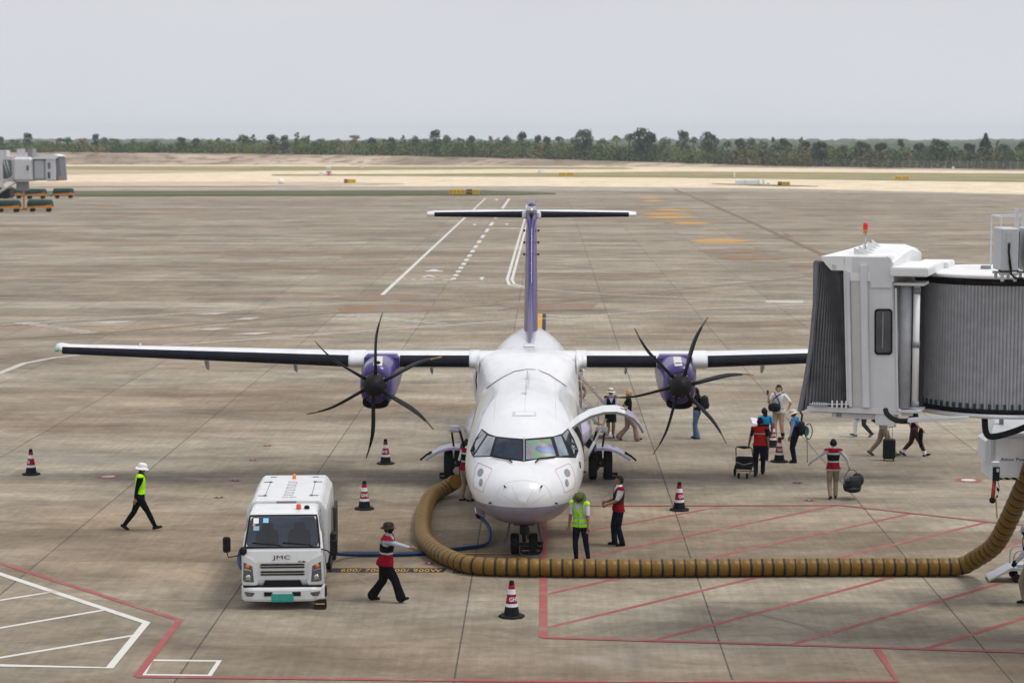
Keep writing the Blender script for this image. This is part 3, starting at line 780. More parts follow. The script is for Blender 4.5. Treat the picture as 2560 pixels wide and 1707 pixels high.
for sd in (-1, 1):
    boot(sd * 1.62, sd * 3.55, wing_par, 'deicing_boot', wing); boot(sd * 4.98, sd * (SPAN - .24), wing_par, 'deicing_boot', wing)
    for fx in (2.80, 6.72, 9.25):
        yl, z, ch = wing_par(fx); b = MB(); b.smooth = True
        b.loft([[V(sd * fx + .055 * k * math.cos(t), y, zz + h * k * math.sin(t)) for t in (2 * math.pi * j / 10 for j in range(10))] for y, zz, h, k in
                ((yl + ch * .72, z - .18, .12, .4), (yl + ch * .90, z - .34, .20, .9), (yl + ch * 1.05, z - .44, .19, .9), (yl + ch * 1.14, z - .45, .12, .6), (yl + ch * 1.17, z - .44, .04, .2))], True, True)
        b.build('flap_fairing', M_LGREY, wing)
    b = MB(); b.ell((sd * (SPAN - .06), YLE + .62, 3.73), (.07, .13, .05)); b.build('navigation_light', pm('green_lens', (.02, .35, .2), .15) if sd < 0 else pm('red_lens', (.5, .02, .02), .15), wing)
b = MB(); b.prism([V(-10.9, YLE + .6, 3.75), V(-10.9, YLE + .75, 3.75), V(-10.9, YLE + .75, 3.92), V(-10.9, YLE + .66, 3.92)], (.03, 0, 0)); b.build('wing_light', M_WPAINT, wing)
# nacelles and propellers -----------------------------------------------
YP = 8.75
hl, hr = ac_px(860 * K, 885 * K, YP), ac_px(1563 * K, 885 * K, YP)
EX, HZ = (hr.x - hl.x) / 2, hl.z; EC = (hr.x + hl.x) / 2
print('engine x', EX, EC, 'hub z', HZ)
def nac_ring(cx, y, w_, z0, z1_, p=2.6):
    zc, h = (z0 + z1_) / 2, (z1_ - z0) / 2; r = []
    for j in range(32):
        t = 2 * math.pi * j / 32; c_, s_ = math.cos(t), math.sin(t)
        r.append(V(cx + w_ * math.copysign(abs(c_) ** (2 / p), c_), y, zc + h * math.copysign(abs(s_) ** (2 / p), s_)))
    return r
M_TIP = pm('worn_tan_blade_tip', (0.20, 0.12, 0.045), .5, 0, .3, 8)
M_BLADE = pm('black_blade', (0.012, 0.012, 0.013), .45, 0, .3, 5)
M_HUB = pm('black_spinner', (0.010, 0.010, 0.013), .5, 0, .2, 4)
M_BRASS = pm('brass_bolt', (0.5, 0.32, 0.10), .35, .8)
def blade(parent, cx, ang):
    b = MB(); b.smooth = True; rings = []; NR = 16
    for i in range(NR + 1):
        u = i / NR; r = .30 + 1.66 * u
        bow = .10 * math.sin(math.pi * min(1, u * 1.02)) * (.35 + .65 * u) - .13 * max(0, u - .55) ** 1.35   # sweep of the sabre blade
        ch = (.10 + .22 * math.sin(math.pi * min(1, (u * 1.15 + .02)) ** .8) ** .9) if u < .98 else .10
        ch = max(ch, .085) if u < .95 else max(.05, ch * .6)
        tk = .085 * (1 - u) ** 1.3 + .016 if u > .06 else .105
        if u < .1: ch = .13
        pitch = R(84 - 18 * u)     # feathered: chord nearly along the flight line
        ring = []
        for j in range(12):
            t = 2 * math.pi * j / 12
            a, c_ = ch / 2 * math.cos(t), tk / 2 * math.sin(t)
            tx, ty = a * math.cos(pitch) - c_ * math.sin(pitch), a * math.sin(pitch) + c_ * math.cos(pitch)
            ring.append((r, bow + tx, ty))
        rings.append(ring)
    ca, sa = math.cos(ang), math.sin(ang); out = []
    for ring in rings:
        out.append([V(cx + r * ca - tx * sa, YP + ty, HZ + r * sa + tx * ca) for r, tx, ty in ring])
    o = len(b.f); b.loft(out, True, True)
    for k in range(o, len(b.f)):
        i = (k - o) // 12
        if i >= NR - 3 and i < NR and ((k - o) % 12 in (4, 5, 6, 7, 8) or i >= NR - 1): b.m[k] = 1
    return b.build('blade', [M_BLADE, M_TIP], parent)
for sd, a0 in ((-1, 84.5), (1, 70.0)):
    cx = EC + sd * EX
    b = MB(); b.smooth = True
    prof = [(.30, .30, -.36, .34), (.34, .37, -.58, .44), (.50, .425, -.66, .56), (.9, .46, -.70, .55), (1.5, .48, -.70, .57), (2.3, .49, -.66, .56), (3.2, .49, -.56, .50), (4.4, .47, -.34, .40), (5.5, .40, -.10, .30), (6.6, .24, .0, .22), (7.0, .08, .06, .16)]
    b.loft([nac_ring(cx, YP + y, w_, HZ + za, HZ + zb, 2.3 if y < 1 else 2.7) for y, w_, za, zb in prof], True, True)
    nac = b.build('engine_nacelle', M_PURPLE, AC)
    # saddle where the cowling meets the wing
    b = MB(); b.box((cx, YLE + .55, 3.46), (1.02 * .95, 1.5, .46), bev=.08); b.build('wing_saddle', M_PURPLE, nac)
    b = MB(); b.smooth = True
    yl, z, ch = wing_par(4.9); 
    rs = []
    for x in (cx + sd * .48, cx + sd * .90):
        full = asec(x, yl, z, ch); cen = V(x, yl + ch * .25, z); rs.append([p + (p - cen).normalized() * .03 for p in (full[j] for j in (17, 18, 19, 20, 21, 0, 1, 2, 3, 4, 5))])
    b.loft(rs, False, False); b.build('leading_edge_cap', M_WPAINT, nac)
    # chin intake
    b = MB(); b.smooth = True
    ring = lambda y, k, kz: [V(cx + .335 * k * math.copysign(abs(math.cos(t)) ** .8, math.cos(t)), YP + y, HZ - .49 + .155 * kz * math.copysign(abs(math.sin(t)) ** .8, math.sin(t))) for t in (2 * math.pi * j / 28 for j in range(28))]
    b.loft([ring(.52, 1.05, 1.12), ring(.36, 1.06, 1.15), ring(.30, 1.0, 1.05), ring(.33, .92, .93)], True, False)
    b.mat(1); b.loft([ring(.33, .92, .93), ring(.75, .75, .6)], True, True)
    b.build('air_intake', [M_BLACKP, pm('intake_dark', (.004, .004, .004), .9)], nac)
    NB = BVHTree.FromPolygons([Vector(v_.co) + V(AX, AY, 0) for v_ in nac.data.vertices], [tuple(p.vertices) for p in nac.data.polygons])
    def nhit(px, py):
        d = ray(px, py).normalized(); l, nn, q_, w__ = NB.ray_cast(CAM, d)
        if l is None: l, nn, q_, w__ = NB.find_nearest(CAM + d * (AY + YP + 1))
        return l - V(AX, AY, 0), nn if nn.dot(d) < 0 else -nn
    qd = [(933, 914), (955, 915), (957, 892), (937, 891)] if sd < 0 else [(1687, 916), (1706, 915), (1702, 893), (1683, 893)]
    b = MB(); g_ = []
    for i_ in range(5):
        for j_ in range(5):
            u, v_ = i_ / 4, j_ / 4; ax_ = qd[0][0] * (1 - u) * (1 - v_) + qd[1][0] * u * (1 - v_) + qd[2][0] * u * v_ + qd[3][0] * (1 - u) * v_; ay_ = qd[0][1] * (1 - u) * (1 - v_) + qd[1][1] * u * (1 - v_) + qd[2][1] * u * v_ + qd[3][1] * (1 - u) * v_
            l, nn = nhit(ax_, ay_); g_.append(l + nn * .012)
    b.add(g_, [(i_ * 5 + j_, i_ * 5 + j_ + 1, i_ * 5 + j_ + 6, i_ * 5 + j_ + 5) for i_ in range(4) for j_ in range(4)]); b.build('cowl_plate', pm('pale_plate', (.55, .54, .50), .5), nac)
    l, nn = nhit(*((947, 885) if sd < 0 else (1689, 888))); b = MB(); b.ell(tuple(l), (.07, .12, .045), 12, 8); b.build('cooling_scoop', M_BLACKP, nac)
    b = MB(); b.box((cx + sd * .62, YLE + 2.2, 2.96), (.16, 1.6, .5), bev=.05); b.build('flap_fairing', M_LGREY, nac)
    b = MB(); b.smooth = True
    b.lathe([(.01, -.40), (.07, -.39), (.16, -.34), (.24, -.24), (.295, -.10), (.325, .06), (.335, .20), (.325, .30)], (cx, YP, HZ), 32, 'Y')
    prop = b.build('propeller', M_HUB, AC)
    for k in range(6):
        an = R(a0 + 60 * k); blade(prop, cx, an)
        for q in (-.13, .13):
            p = V(cx + .315 * math.cos(an + q * 1.6), YP - .02, HZ + .315 * math.sin(an + q * 1.6)); b = MB(); b.ell(p, (.020, .024, .020), 8, 5); b.build('bolt', M_BRASS, prop)
# fin and tailplane --------------------------------------------------------
def fin_at(z):
    t = (z - 3.0) / (7.05 - 3.0); return 20.3 + 3.6 * t, 5.5 - 3.0 * t
b = MB(); b.smooth = True; rings = []
SYM = [(0, 0), (.01, .25), (.04, .48), (.1, .72), (.2, .92), (.32, 1.0), (.48, .93), (.65, .72), (.82, .42), (1, .05)]
for i in range(9):
    z = 3.0 + (7.1 - 3.0) * i / 8; y0, ch = fin_at(z); h = .235 - .065 * i / 8
    rings.append([V(h * k, y0 + u * ch, z) for u, k in SYM] + [V(-h * k, y0 + u * ch, z) for u, k in SYM[-2:0:-1]])
b.loft(rings, True, True); fin = b.build('tail_fin', M_PURPLE, AC)
b = MB(); b.smooth = True
rings = []
for y, z, h in ((15.8, 3.42, .015), (17.5, 3.62, .05), (19.3, 3.98, .075), (20.6, 4.4, .08), (21.8, 5.0, .06)):
    rings.append([V(-h * 1.6, y, 3.3), V(-h, y, (z + 3.3) / 2), V(-h * .4, y, z - .02), V(0, y, z), V(h * .4, y, z - .02), V(h, y, (z + 3.3) / 2), V(h * 1.6, y, 3.3)])
b.loft(rings, False, False); b.build('dorsal_fin', M_PURPLE, fin)
b = MB(); b.box((0, 16.0, 3.48), (.34, .5, .10), bev=.04); b.build('beacon_base', M_WPAINT, fus)
for sd in (-1, 1):
    for i in range(3):
        b = MB(); b.box((sd * .235, 24.2 - .35 * i, 6.55 - i * .38), (.07, .10, .07)); b.build('fin_hinge', M_BLACKP, fin)
TPY, TPZ = 24.7, 7.03
ht = (ac_px(1464 * K, 494 * K, TPY).x - ac_px(980 * K, 494 * K, TPY).x) / 2; tx0 = (ac_px(1464 * K, 494 * K, TPY).x + ac_px(980 * K, 494 * K, TPY).x) / 2
TPZ = ac_px(1222 * K, 495 * K, TPY).z
print('tail half span', ht, tx0, TPZ)
def tp_par(ax):
    t = ax / ht; return TPY + .30 * t, TPZ, 1.75 - .65 * t
b = MB(); b.smooth = True
rings = []
for x in (-ht, -ht + .07, -ht + .25, -1.5, 1.5, ht - .25, ht - .07, ht):
    yl, z, ch = tp_par(min(abs(x), ht)); k = {0: .55, 1: .85}.get(min(abs(abs(x) - ht) < .01 and 0 or 9, abs(abs(x) - ht) < .1 and 1 or 9), 1)
    rings.append(asec(x, yl + (1 - k) * .5, z, ch * k, 1.0, 0))
b.loft(rings, True, True); tp = b.build('tailplane', M_WPAINT, AC)
for sd in (-1, 1): boot(sd * .28, sd * (ht - .26), tp_par, 'deicing_boot', tp, 1.0, .010)
b = MB(); b.smooth = True
b.lathe([(.01, -.95), (.08, -.90), (.15, -.70), (.20, -.35), (.225, .1), (.225, 1.2), (.18, 2.0), (.06, 2.7)], (0, TPY - .25, TPZ + .18), 20, 'Y', .86, .80)
b.lathe([(.01, -.72), (.07, -.68), (.12, -.45), (.155, .1), (.14, 1.0), (.06, 1.8)], (0, TPY - .15, TPZ + .36), 16, 'Y', .85, .95)
bl = b.build('bullet_fairing', M_PURPLE, tp)
b = MB(); b.smooth = True; b.lathe([(.01, -.96), (.085, -.91), (.158, -.71), (.208, -.36), (.218, -.2)], (0, TPY - .26, TPZ + .20), 20, 'Y', .86, .82); b.build('fairing_nose', M_MET, bl)
for sd in (-1, 1):
    b = MB(); b.box((sd * .22, TPY + .15, TPZ + .02), (.2, .6, .26), bev=.06); b.build('root_fairing', M_WPAINT, tp)
# landing gear -------------------------------------------------------------
def wheel(parent, c, r, wd, hub=True, name='wheel'):
    b = MB(); b.smooth = True
    b.lathe([(r * .55, -wd * .46), (r * .80, -wd * .5), (r * .95, -wd * .40), (r, -wd * .2), (r, wd * .2), (r * .95, wd * .40), (r * .80, wd * .5), (r * .55, wd * .46)], c, 28, 'X')
    w_ = b.build(name, M_RUB, parent)
    b = MB(); b.smooth = True
    for s_ in (-1, 1): b.lathe([(r * .56, s_ * wd * .40), (r * .50, s_ * wd * .46), (r * .3, s_ * wd * .34), (r * .16, s_ * wd * .5), (.02, s_ * wd * .5)], c, 18, 'X', caps=False)
    b.build('rim', M_LGREY, w_); return w_
ng = MB(); ng.tube([(0, 1.75, .9), (0, 1.75, .28)], [.06, .045], 10); ng.box((0, 1.72, .76), (.50, .12, .14), bev=.02); ng.box((0, 1.78, .60), (.20, .16, .30), bev=.03); ng.box((.10, 1.70, .5), (.06, .08, .28)); ng.tube([(-.2, 1.75, .23), (.2, 1.75, .23)], .035, 8); ng.tube([(0, 1.66, .7), (.0, 1.60, .42), (0, 1.70, .26)], .018, 6)
for z in (.40, .47, .55, .62): ng.ell((0, 1.685, z), (.022, .022, .022), 8, 5)
ngo = ng.build('nose_gear', M_DKMET, AC)
for sd in (-1, 1):
    wheel(ngo, (sd * .215, 1.75, .245), .245, .20)
    b = MB(); b.smooth = True
    b.loft([[V(sd * (.34 + .12 * t ** 1.5), 1.35 + .9 * u, .80 - .46 * t) for u in (0, .25, .5, .75, 1)] for t in (0, .25, .5, .75, 1)], False, False)
    o = b.build('gear_door', pm('door_inside', (.09, .09, .085), .6), ngo); so = o.modifiers.new('thick', 'SOLIDIFY'); so.thickness = .03
for sd in (-1, 1):
    # sponson
    b = MB(); b.smooth = True; rs = []
    for y, k in ((9.6, .02), (10.1, .35), (10.9, .78), (11.7, 1.0), (13.4, 1.0), (14.6, .6), (15.6, .03)):
        rs.append([V(sd * (1.30 + (x - 1.30) * k), y, 1.55 + (z - 1.55) * (.35 + .65 * k)) for x, z in ((1.28, 2.10), (1.42, 2.02), (1.60, 1.86), (1.75, 1.66), (1.79, 1.52), (1.74, 1.34), (1.62, 1.14), (1.45, .98), (1.15, .80))])
    b.loft(rs, False, False); b.build('gear_sponson', M_LILAC, AC)
    my = NG.y and (gp(1500, 1197.5).y - AY)
    mg = MB(); cxm = sd * 2.05
    mg.tube([(sd * 1.55, my + .1, 1.25), (cxm - sd * .02, my, .75), (cxm, my, .42)], [.10, .085, .07], 10)
    mg.tube([(cxm - .3, my, .43), (cxm + .3, my, .43)], .07, 10); mg.box((cxm, my - .14, .50), (.20, .18, .26), bev=.04); mg.ell((cxm + .02, my - .24, .47), (.09, .08, .09)); mg.ell((cxm - .10, my - .2, .36), (.07, .07, .07))
    mg.tube([(sd * 1.62, my - .3, 1.05), (cxm, my - .22, .62)], .035, 8)
    mgo = mg.build('main_gear', M_DKMET, AC)
    for q in (-.215, .215): wheel(mgo, (cxm + q, my, .43), .43, .24)
    b = MB(); b.ell((cxm, my - .26, .49), (.055, .05, .055)); b.build('brake_unit', M_MET, mgo)
    # hinged door arching over the wheels
    b = MB(); b.smooth = True; rs = []
    for t in np.linspace(0, 1, 11):
        x = 1.86 + 1.02 * t; z = .92 + .24 * t - .52 * t * t
        rs.append([V(sd * x, my - .62 + u * .8, z + .05 * u) for u in (0, .33, .66, 1)])
    b.loft(rs, False, False); o = b.build('gear_door', M_LILAC, mgo); so = o.modifiers.new('thick', 'SOLIDIFY'); so.thickness = .035
    b = MB(); b.tube([(sd * 2.74, my - .15, .80), (sd * 2.90, my - .15, .70), (sd * 3.06, my - .15, .56)], .028, 8); b.build('door_seal', M_BLACKP, mgo)
    b = MB(); b.tube([(sd * 1.80, my - .35, .95), (sd * 1.93, my - .3, 1.42)], .035, 7); b.tube([(sd * 2.10, my - .35, .98), (sd * 2.16, my - .3, 1.40)], .03, 7); b.build('gear_strut', M_BLACKP, mgo)
    b = MB(); b.box((sd * 2.08, my - .28, 1.47), (.34, .3, .17), bev=.05); b.build('landing_light', M_WPAINT, mgo)
# open cargo door on the left side of the fuselage (right in the picture) ------
YC0, YC1 = 3.55, 4.80
hy = 4.2
b = MB(); b.smooth = True; rs = []
h0 = ac_px(1428, 1061, YC0); tip = ac_px(1606, 1065, YC0); top = ac_px(1520, 1010, YC0)
outer = [(1.16, 3.02), (1.32, 3.18), (1.55, 3.29), (1.82, 3.345), (2.08, 3.33), (2.34, 3.25), (2.58, 3.11), (2.78, 2.93), (2.92, 2.72)]
oo = []
for px, py in ((1424, 1054), (1447, 1037), (1474, 1022), (1507, 1013), (1537, 1012), (1560, 1018), (1580, 1029), (1594, 1044), (1605, 1063)):
    p = ac_px(px, py, YC1); oo.append((p.x, p.z))
outer = oo
def shell(off):
    r_ = []
    for i, (x, z) in enumerate(outer):
        a, c = outer[max(0, i - 1)], outer[min(len(outer) - 1, i + 1)]; d = V(c[0] - a[0], 0, c[1] - a[1]).normalized(); nn = V(d.z, 0, -d.x)
        r_.append((x + nn.x * off, z + nn.z * off))
    return r_
inn = shell(.06)
ring = lambda y: [V(x, y, z) for x, z in outer] + [V(x, y, z) for x, z in inn[::-1]]
cd = MB(); cd.loft([ring(YC0), ring(YC0 + .03), ring(YC1)], True, True, False)
ncol = len(outer) * 2
for k in range(len(cd.f)):
    if k >= 2 * ncol: cd.m[k] = 2
    else:
        j = k % ncol
        if j >= len(outer) - 1: cd.m[k] = 2
        elif j >= len(outer) - 4: cd.m[k] = 1
cdo = cd.build('cargo_door', [M_WPAINT, M_LILAC, pm('door_edge_grey', (.20, .20, .19), .55)], AC)
b = MB(); b.box((outer[5][0] - .02, 4.4, outer[5][1] + .01), (.17, .05, .02), Euler((0, R(14), 0))); b.build('door_handle', M_BLACKP, cdo)
p0, p1 = ac_px(1463, 1150, YC0), ac_px(1516, 1046, YC0 + .15); b = MB(); b.tube([p0, p1], .026, 8); b.tube([p0 + V(0, .02, 0), p0 + (p1 - p0) * .45], .042, 8); b.build('door_strut', M_LGREY, cdo)
# dark doorway
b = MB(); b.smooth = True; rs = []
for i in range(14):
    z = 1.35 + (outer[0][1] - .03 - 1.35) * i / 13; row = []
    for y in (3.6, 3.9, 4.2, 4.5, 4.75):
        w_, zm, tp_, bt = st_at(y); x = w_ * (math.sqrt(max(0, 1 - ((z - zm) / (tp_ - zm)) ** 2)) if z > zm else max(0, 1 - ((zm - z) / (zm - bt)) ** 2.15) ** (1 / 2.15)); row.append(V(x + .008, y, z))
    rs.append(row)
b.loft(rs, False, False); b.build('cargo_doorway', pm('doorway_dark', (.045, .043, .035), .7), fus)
# service door swung forward on the right side
b = MB(); b.smooth = True
b.loft([[V(-1.70 - .10 * math.sin(math.pi * t), 19.2 + u * .62, 1.36 + 1.32 * t) for u in (0, .5, 1)] for t in np.linspace(0, 1, 9)], False, False)
o = b.build('service_door', M_WPAINT, AC); so = o.modifiers.new('thick', 'SOLIDIFY'); so.thickness = .11
b = MB(); b.tube([(-1.60, 19.17, 1.36), (-1.66, 19.15, 1.7), (-1.70, 19.15, 2.05), (-1.66, 19.15, 2.4), (-1.60, 19.17, 2.66)], .022, 6); b.build('door_seal', M_BLACKP, o)
# folding passenger stairs at the rear left door
SY = 21.2
sd_ = MB()
for y in (SY - .38, SY + .38):
    sd_.tube([(1.28, y, 1.42), (2.52, y, .10)], .035, 8)
sto = sd_.build('passenger_stairs', M_LGREY, AC)
for i in range(5):
    t = (i + .5) / 5; b = MB(); b.box((1.36 + 1.14 * t, SY, 1.36 - 1.26 * t), (.24, .76, .035)); b.build('step', M_MGREY, sto)
M_ROPE = pm('red_white_rope', (.40, .27, .27), .6, 0, .5, 40)
for y in (SY - .40, SY + .40):
    b = MB(); b.tube([(1.36, y, 2.20), (1.62, y, 1.98), (2.45, y, 1.02)], .016, 8); b.build('handrail', M_ROPE, sto)
    b = MB(); b.tube([(1.64, y, 1.05), (1.64, y, 1.97)], .018, 6); b.tube([(2.2, y, .45), (2.2, y, 1.31)], .018, 6); b.tube([(1.64, y, 1.30), (2.2, y, .78)], .016, 6); b.tube([(1.40, y, 1.40), (2.1, y, 1.55)], .016, 6); b.build('rail_post', M_LGREY, sto)
b = MB(); b.box((2.50, SY, .06), (.30, .8, .10), bev=.02); b.build('stair_foot', M_LGREY, sto)
b = MB(); b.box((2.30, SY - .42, .42), (.18, .10, .22), bev=.02); b.build('foot_light', pm('amber_box', (.75, .36, .02), .4), sto)
# ------------------------------------------------------------------ service truck
M_TW = pm('truck_white', (0.63, 0.645, 0.66), .32, 0, .04, 3, coat=.4, dirt=.25)
M_TGLASS = glassy('truck_glass', (0.022, 0.034, 0.060), .08, .15, .4)
M_ORANGE_L = pm('amber_lens', (.80, .20, .02), .2)
M_REDB = pm('red_beacon_lens', (.65, .05, .02), .15)
M_CHROME = pm('chrome', (.6, .62, .65), .12, 1.0, .05)
TO = gp(707, 1501, .17)
TR = empty('service_truck', (TO.x, TO.y, 0), 'white service truck with JMC badge and green number plate', 'truck', rz=R(3.6))
HWP = [(.15, .82), (.45, .845), (.95, .845), (1.25, .83), (1.60, .775), (1.86, .72), (1.96, .68)]
def hw(z):
    return float(np.interp(z, [p[0] for p in HWP], [p[1] for p in HWP]))
prof = [(1.48, .48), (.45, .48), (.06, .48), (.0, .62), (.0, .98), (.03, 1.20), (.07, 1.27), (.30, 1.58), (.50, 1.84), (.58, 1.90), (.72, 1.935), (1.10, 1.955), (1.44, 1.95), (1.50, 1.90)]
def cab_ring(k):
    return [V(k * hw(z), y, z) for y, z in prof]
b = MB(); b.smooth = False
rings = []
for k in (-1, -.93, 0, .93, 1):
    rings.append([V(k * hw(z), y + (.10 if abs(k) == 1 and y < .4 else 0) + (.03 if abs(k) == 1 and .4 < y < .6 else 0), z - (.03 if abs(k) == 1 and z > 1.85 else 0)) for y, z in prof])
b.loft(rings, True, True); cab = b.build('cab', M_TW, TR, bevel=.018)
def face_y(z):
    return float(np.interp(z, [.48, .62, .98, 1.20, 1.27, 1.58, 1.84, 1.90], [.06, 0, 0, .03, .07, .30, .50, .58]))
# windscreen
b = MB(); b.smooth = True; rs = []
for i in range(9):
    z = 1.30 + (1.835 - 1.30) * i / 8; w_ = np.interp(z, [1.30, 1.835], [.745, .665]) - (.03 if i in (0, 8) else 0)
    rs.append([V(w_ * u, face_y(z) - .012, z) for u in np.linspace(-1, 1, 9)])
b.loft(rs, False, False); ws = b.build('windscreen', M_TGLASS, cab)
b = MB(); rs = []
lp = [(-.77, 1.275), (.77, 1.275), (.69, 1.855), (-.69, 1.855)]
pts = []
for (x0, za), (x1, zb) in zip(lp, lp[1:] + lp[:1]):
    for k in range(8):
        t = k / 8; z = za + (zb - za) * t; x = x0 + (x1 - x0) * t; pts.append(V(x, face_y(z) - .010, z))
b.tube(pts + [pts[0]], .022, 6); b.build('windscreen_seal', M_BLACKP, ws)
M_SEAT = glassy('seat_behind_glass', (.007, .010, .017), .08, .15, .4)
for x in (.34, -.32):
    b = MB(); out = [(-.23, 1.315), (.23, 1.315), (.235, 1.50), (.20, 1.585), (.12, 1.615), (.115, 1.69), (.08, 1.735), (-.08, 1.735), (-.115, 1.69), (-.12, 1.615), (-.20, 1.585), (-.235, 1.50)]
    b.add([V(x + p_[0], face_y(p_[1]) - .016, p_[1]) for p_ in out], [list(range(len(out)))]); b.build('seat_outline', M_SEAT, ws, fix=False)
for x, z, w_, h, mm in ((-.56, 1.765, .11, .10, pm('white_sticker', (.7, .7, .72), .5)), (-.36, 1.77, .11, .085, pm('blue_sticker', (.25, .5, .72), .5)), (-.60, 1.69, .05, .04, pm('red_sticker', (.6, .2, .2), .5)), (-.55, 1.625, .12, .08, pm('pale_blue_sticker', (.2, .35, .45), .5))):
    b = MB(); f0, f1 = face_y(z - h / 2), face_y(z + h / 2)
    b.add([(x - w_ / 2, f0 - .021, z - h / 2), (x + w_ / 2, f0 - .021, z - h / 2), (x + w_ / 2, f1 - .021, z + h / 2), (x - w_ / 2, f1 - .021, z + h / 2)], [(0, 1, 2, 3)]); b.build('sticker', mm, ws, fix=False)
for x0, x1, zz in ((-.02, -.62, 1.36), (.62, .0, 1.36)):
    b = MB(); b.tube([(x0, .045, 1.285), (x0 - .06, .09, 1.315), (x1, face_y(zz) - .02, zz)], .014, 6); b.build('wiper', M_BLACKP, cab)
# side windows
for sd in (-1, 1):
    b = MB(); pts = [V(sd * (hw(z) + .004), y, z) for y, z in ((.32, 1.32), (1.25, 1.32), (1.25, 1.80), (.66, 1.80), (.52, 1.70))]; b.add(pts, [list(range(5))]); b.build('side_window', M_TGLASS, cab, fix=False)
    b = MB(); b.tube([V(sd * (hw(z) + .002), y, z) for y, z in ((.30, .55), (.26, 1.25), (.48, 1.74), (.62, 1.85), (1.30, 1.85), (1.30, .55))], .006, 5); b.build('door_seam', M_DSEAM, cab)
# front mask: raised cheeks round the lamps, grille, bumper
for sd in (-1, 1):
    b = MB(); b.prism([V(sd * x, -.03, z) for x, z in ((.50, .54), (.53, .98), (.60, 1.05), (.83, 1.16), (.835, .56), (.80, .50), (.52, .50))], (0, .10, 0)); ch = b.build('front_cheek', M_TW, cab, bevel=.02)
    b = MB(); b.prism([V(sd * x, -.038, z) for x, z in ((.585, .57), (.615, .90), (.79, .99), (.805, .62), (.78, .58))], (0, .05, 0))
    b.mat(1); b.prism([V(sd * x, -.046, z) for x, z in ((.63, .79), (.64, .83), (.79, .87), (.79, .83))], (0, .02, 0)); b.ell((sd * .70, -.042, .67), (.055, .012, .055)); b.prism([V(sd * x, -.046, z) for x, z in ((.64, .60), (.66, .64), (.68, .60))], (0, .02, 0)); b.prism([V(sd * x, -.046, z) for x, z in ((.75, .60), (.76, .64), (.78, .60))], (0, .02, 0))
    b.mat(2); b.ell((sd * .715, -.042, .905), (.042, .012, .042))
    b.build('headlight', [pm('lamp_dark', (.13, .135, .145), .2, .3), M_CHROME, M_ORANGE_L], ch)
b = MB()
for z0, z1_ in ((.912, .945), (.855, .888), (.762, .795), (.705, .738)):
    b.prism([V(-.46, -.016, (z0 + z1_) / 2), V(-.43, -.016, z1_), V(.43, -.016, z1_), V(.46, -.016, (z0 + z1_) / 2), V(.43, -.016, z0), V(-.43, -.016, z0)], (0, .03, 0))
b.mat(1); b.box((0, -.018, .90), (.90, .02, .026)); b.box((0, -.018, .75), (.84, .02, .026))
b.build('grille', [M_BLACKP, M_CHROME], cab)
b = MB(); b.prism([V(x, -.012, z) for x, z in ((-.40, .50), (-.36, .60), (.36, .60), (.40, .50))], (0, .05, 0)); b.build('lower_intake', M_BLACKP, cab)
b = MB(); rs = []
for x, dy in ((-.855, .20), (-.80, .04), (-.60, -.03), (-.2, -.06), (.2, -.06), (.60, -.03), (.80, .04), (.855, .20)):
    rs.append([V(x, dy - .03, .17), V(x, dy - .05, .22), V(x, dy - .05, .42), V(x, dy - .02, .455), V(x, dy + .22, .455), V(x, dy + .22, .17)])
b.loft(rs, True, True); bp = b.build('bumper', M_TW, TR, bevel=.012)
for x, w_ in ((-.29, .17), (.29, .17)):
    b = MB(); b.box((x, -.108, .335), (w_, .02, .085)); b.build('bumper_slot', M_BLACKP, bp)
for sd in (-1, 1):
    b = MB(); b.prism([V(sd * x, -.075 - .02 * (x < .6), z) for x, z in ((.60, .28), (.57, .36), (.78, .375), (.74, .29))], (0, .05, 0)); b.build('fog_lamp', pm('lamp_dark', (.13, .135, .145)), bp)
vs, fs = text_mesh('2A-0271', .11); b = MB(); b.box((0, -.122, .255), (.45, .012, .165)); b.mat(1); b.add([(v.x, -.130, .25 + v.y) for v in vs], fs, False)
b.build('number_plate', [pm('green_plate', (.01, .30, .24), .45), pm('plate_letter', (.06, .36, .31), .5)], bp)
b = MB(); b.box((0, .02, .475), (1.62, .05, .03)); b.build('bumper_gap', M_BLACKP, bp)
vs, fs = text_mesh('JMC', .112, extrude=.004, bold=.0); b = MB(); b.add([(v.x * 1.75 - .01, -.008 - v.z, 1.075 + v.y) for v in vs], fs, False); b.build('badge', M_BLACKP, cab)
vs, fs = text_mesh('EV-86', .05, extrude=.004); b = MB(); b.add([(v.x * 1.2 + .40, -.006 - v.z, .985 + v.y) for v in vs], fs, False); b.build('badge', M_BLACKP, cab)
# mirrors
for sd in (-1, 1):
    b = MB(); pts = [(-.74, .10, 1.22), (-.92, -.02, 1.12), (-1.10, -.06, 1.10), (-1.13, -.05, 1.2)] if sd < 0 else [(.74, .10, 1.24), (.92, .05, 1.20), (1.02, .1, 1.10)]
    b.tube(pts, .014, 6); b.build('mirror_arm', M_BLACKP, cab)
    b = MB(); b.box(((-1.13, -.05, 1.36) if sd < 0 else (1.05, .12, 1.26)), (.16, .07, .32), bev=.03); b.build('mirror', M_BLACKP, cab)
b = MB(); b.ell((-.80, -.02, 1.22), (.08, .06, .09)); b.build('mirror', M_BLACKP, cab)
b = MB(); b.smooth = True; b.lathe([(.06, 1.955), (.06, 1.97), (.05, 1.98), (.047, 2.035), (.03, 2.045), (.01, 2.047)], (.30, .80, 0), 16); b.build('beacon', M_REDB, cab)
b = MB(); b.smooth = True; b.lathe([(.06, 1.95), (.055, 1.99), (.03, 2.01), (.005, 2.012)], (.47, .82, 0), 12); b.build('horn', M_BLACKP, cab)
for x in np.linspace(-.55, .6, 6):
    pass
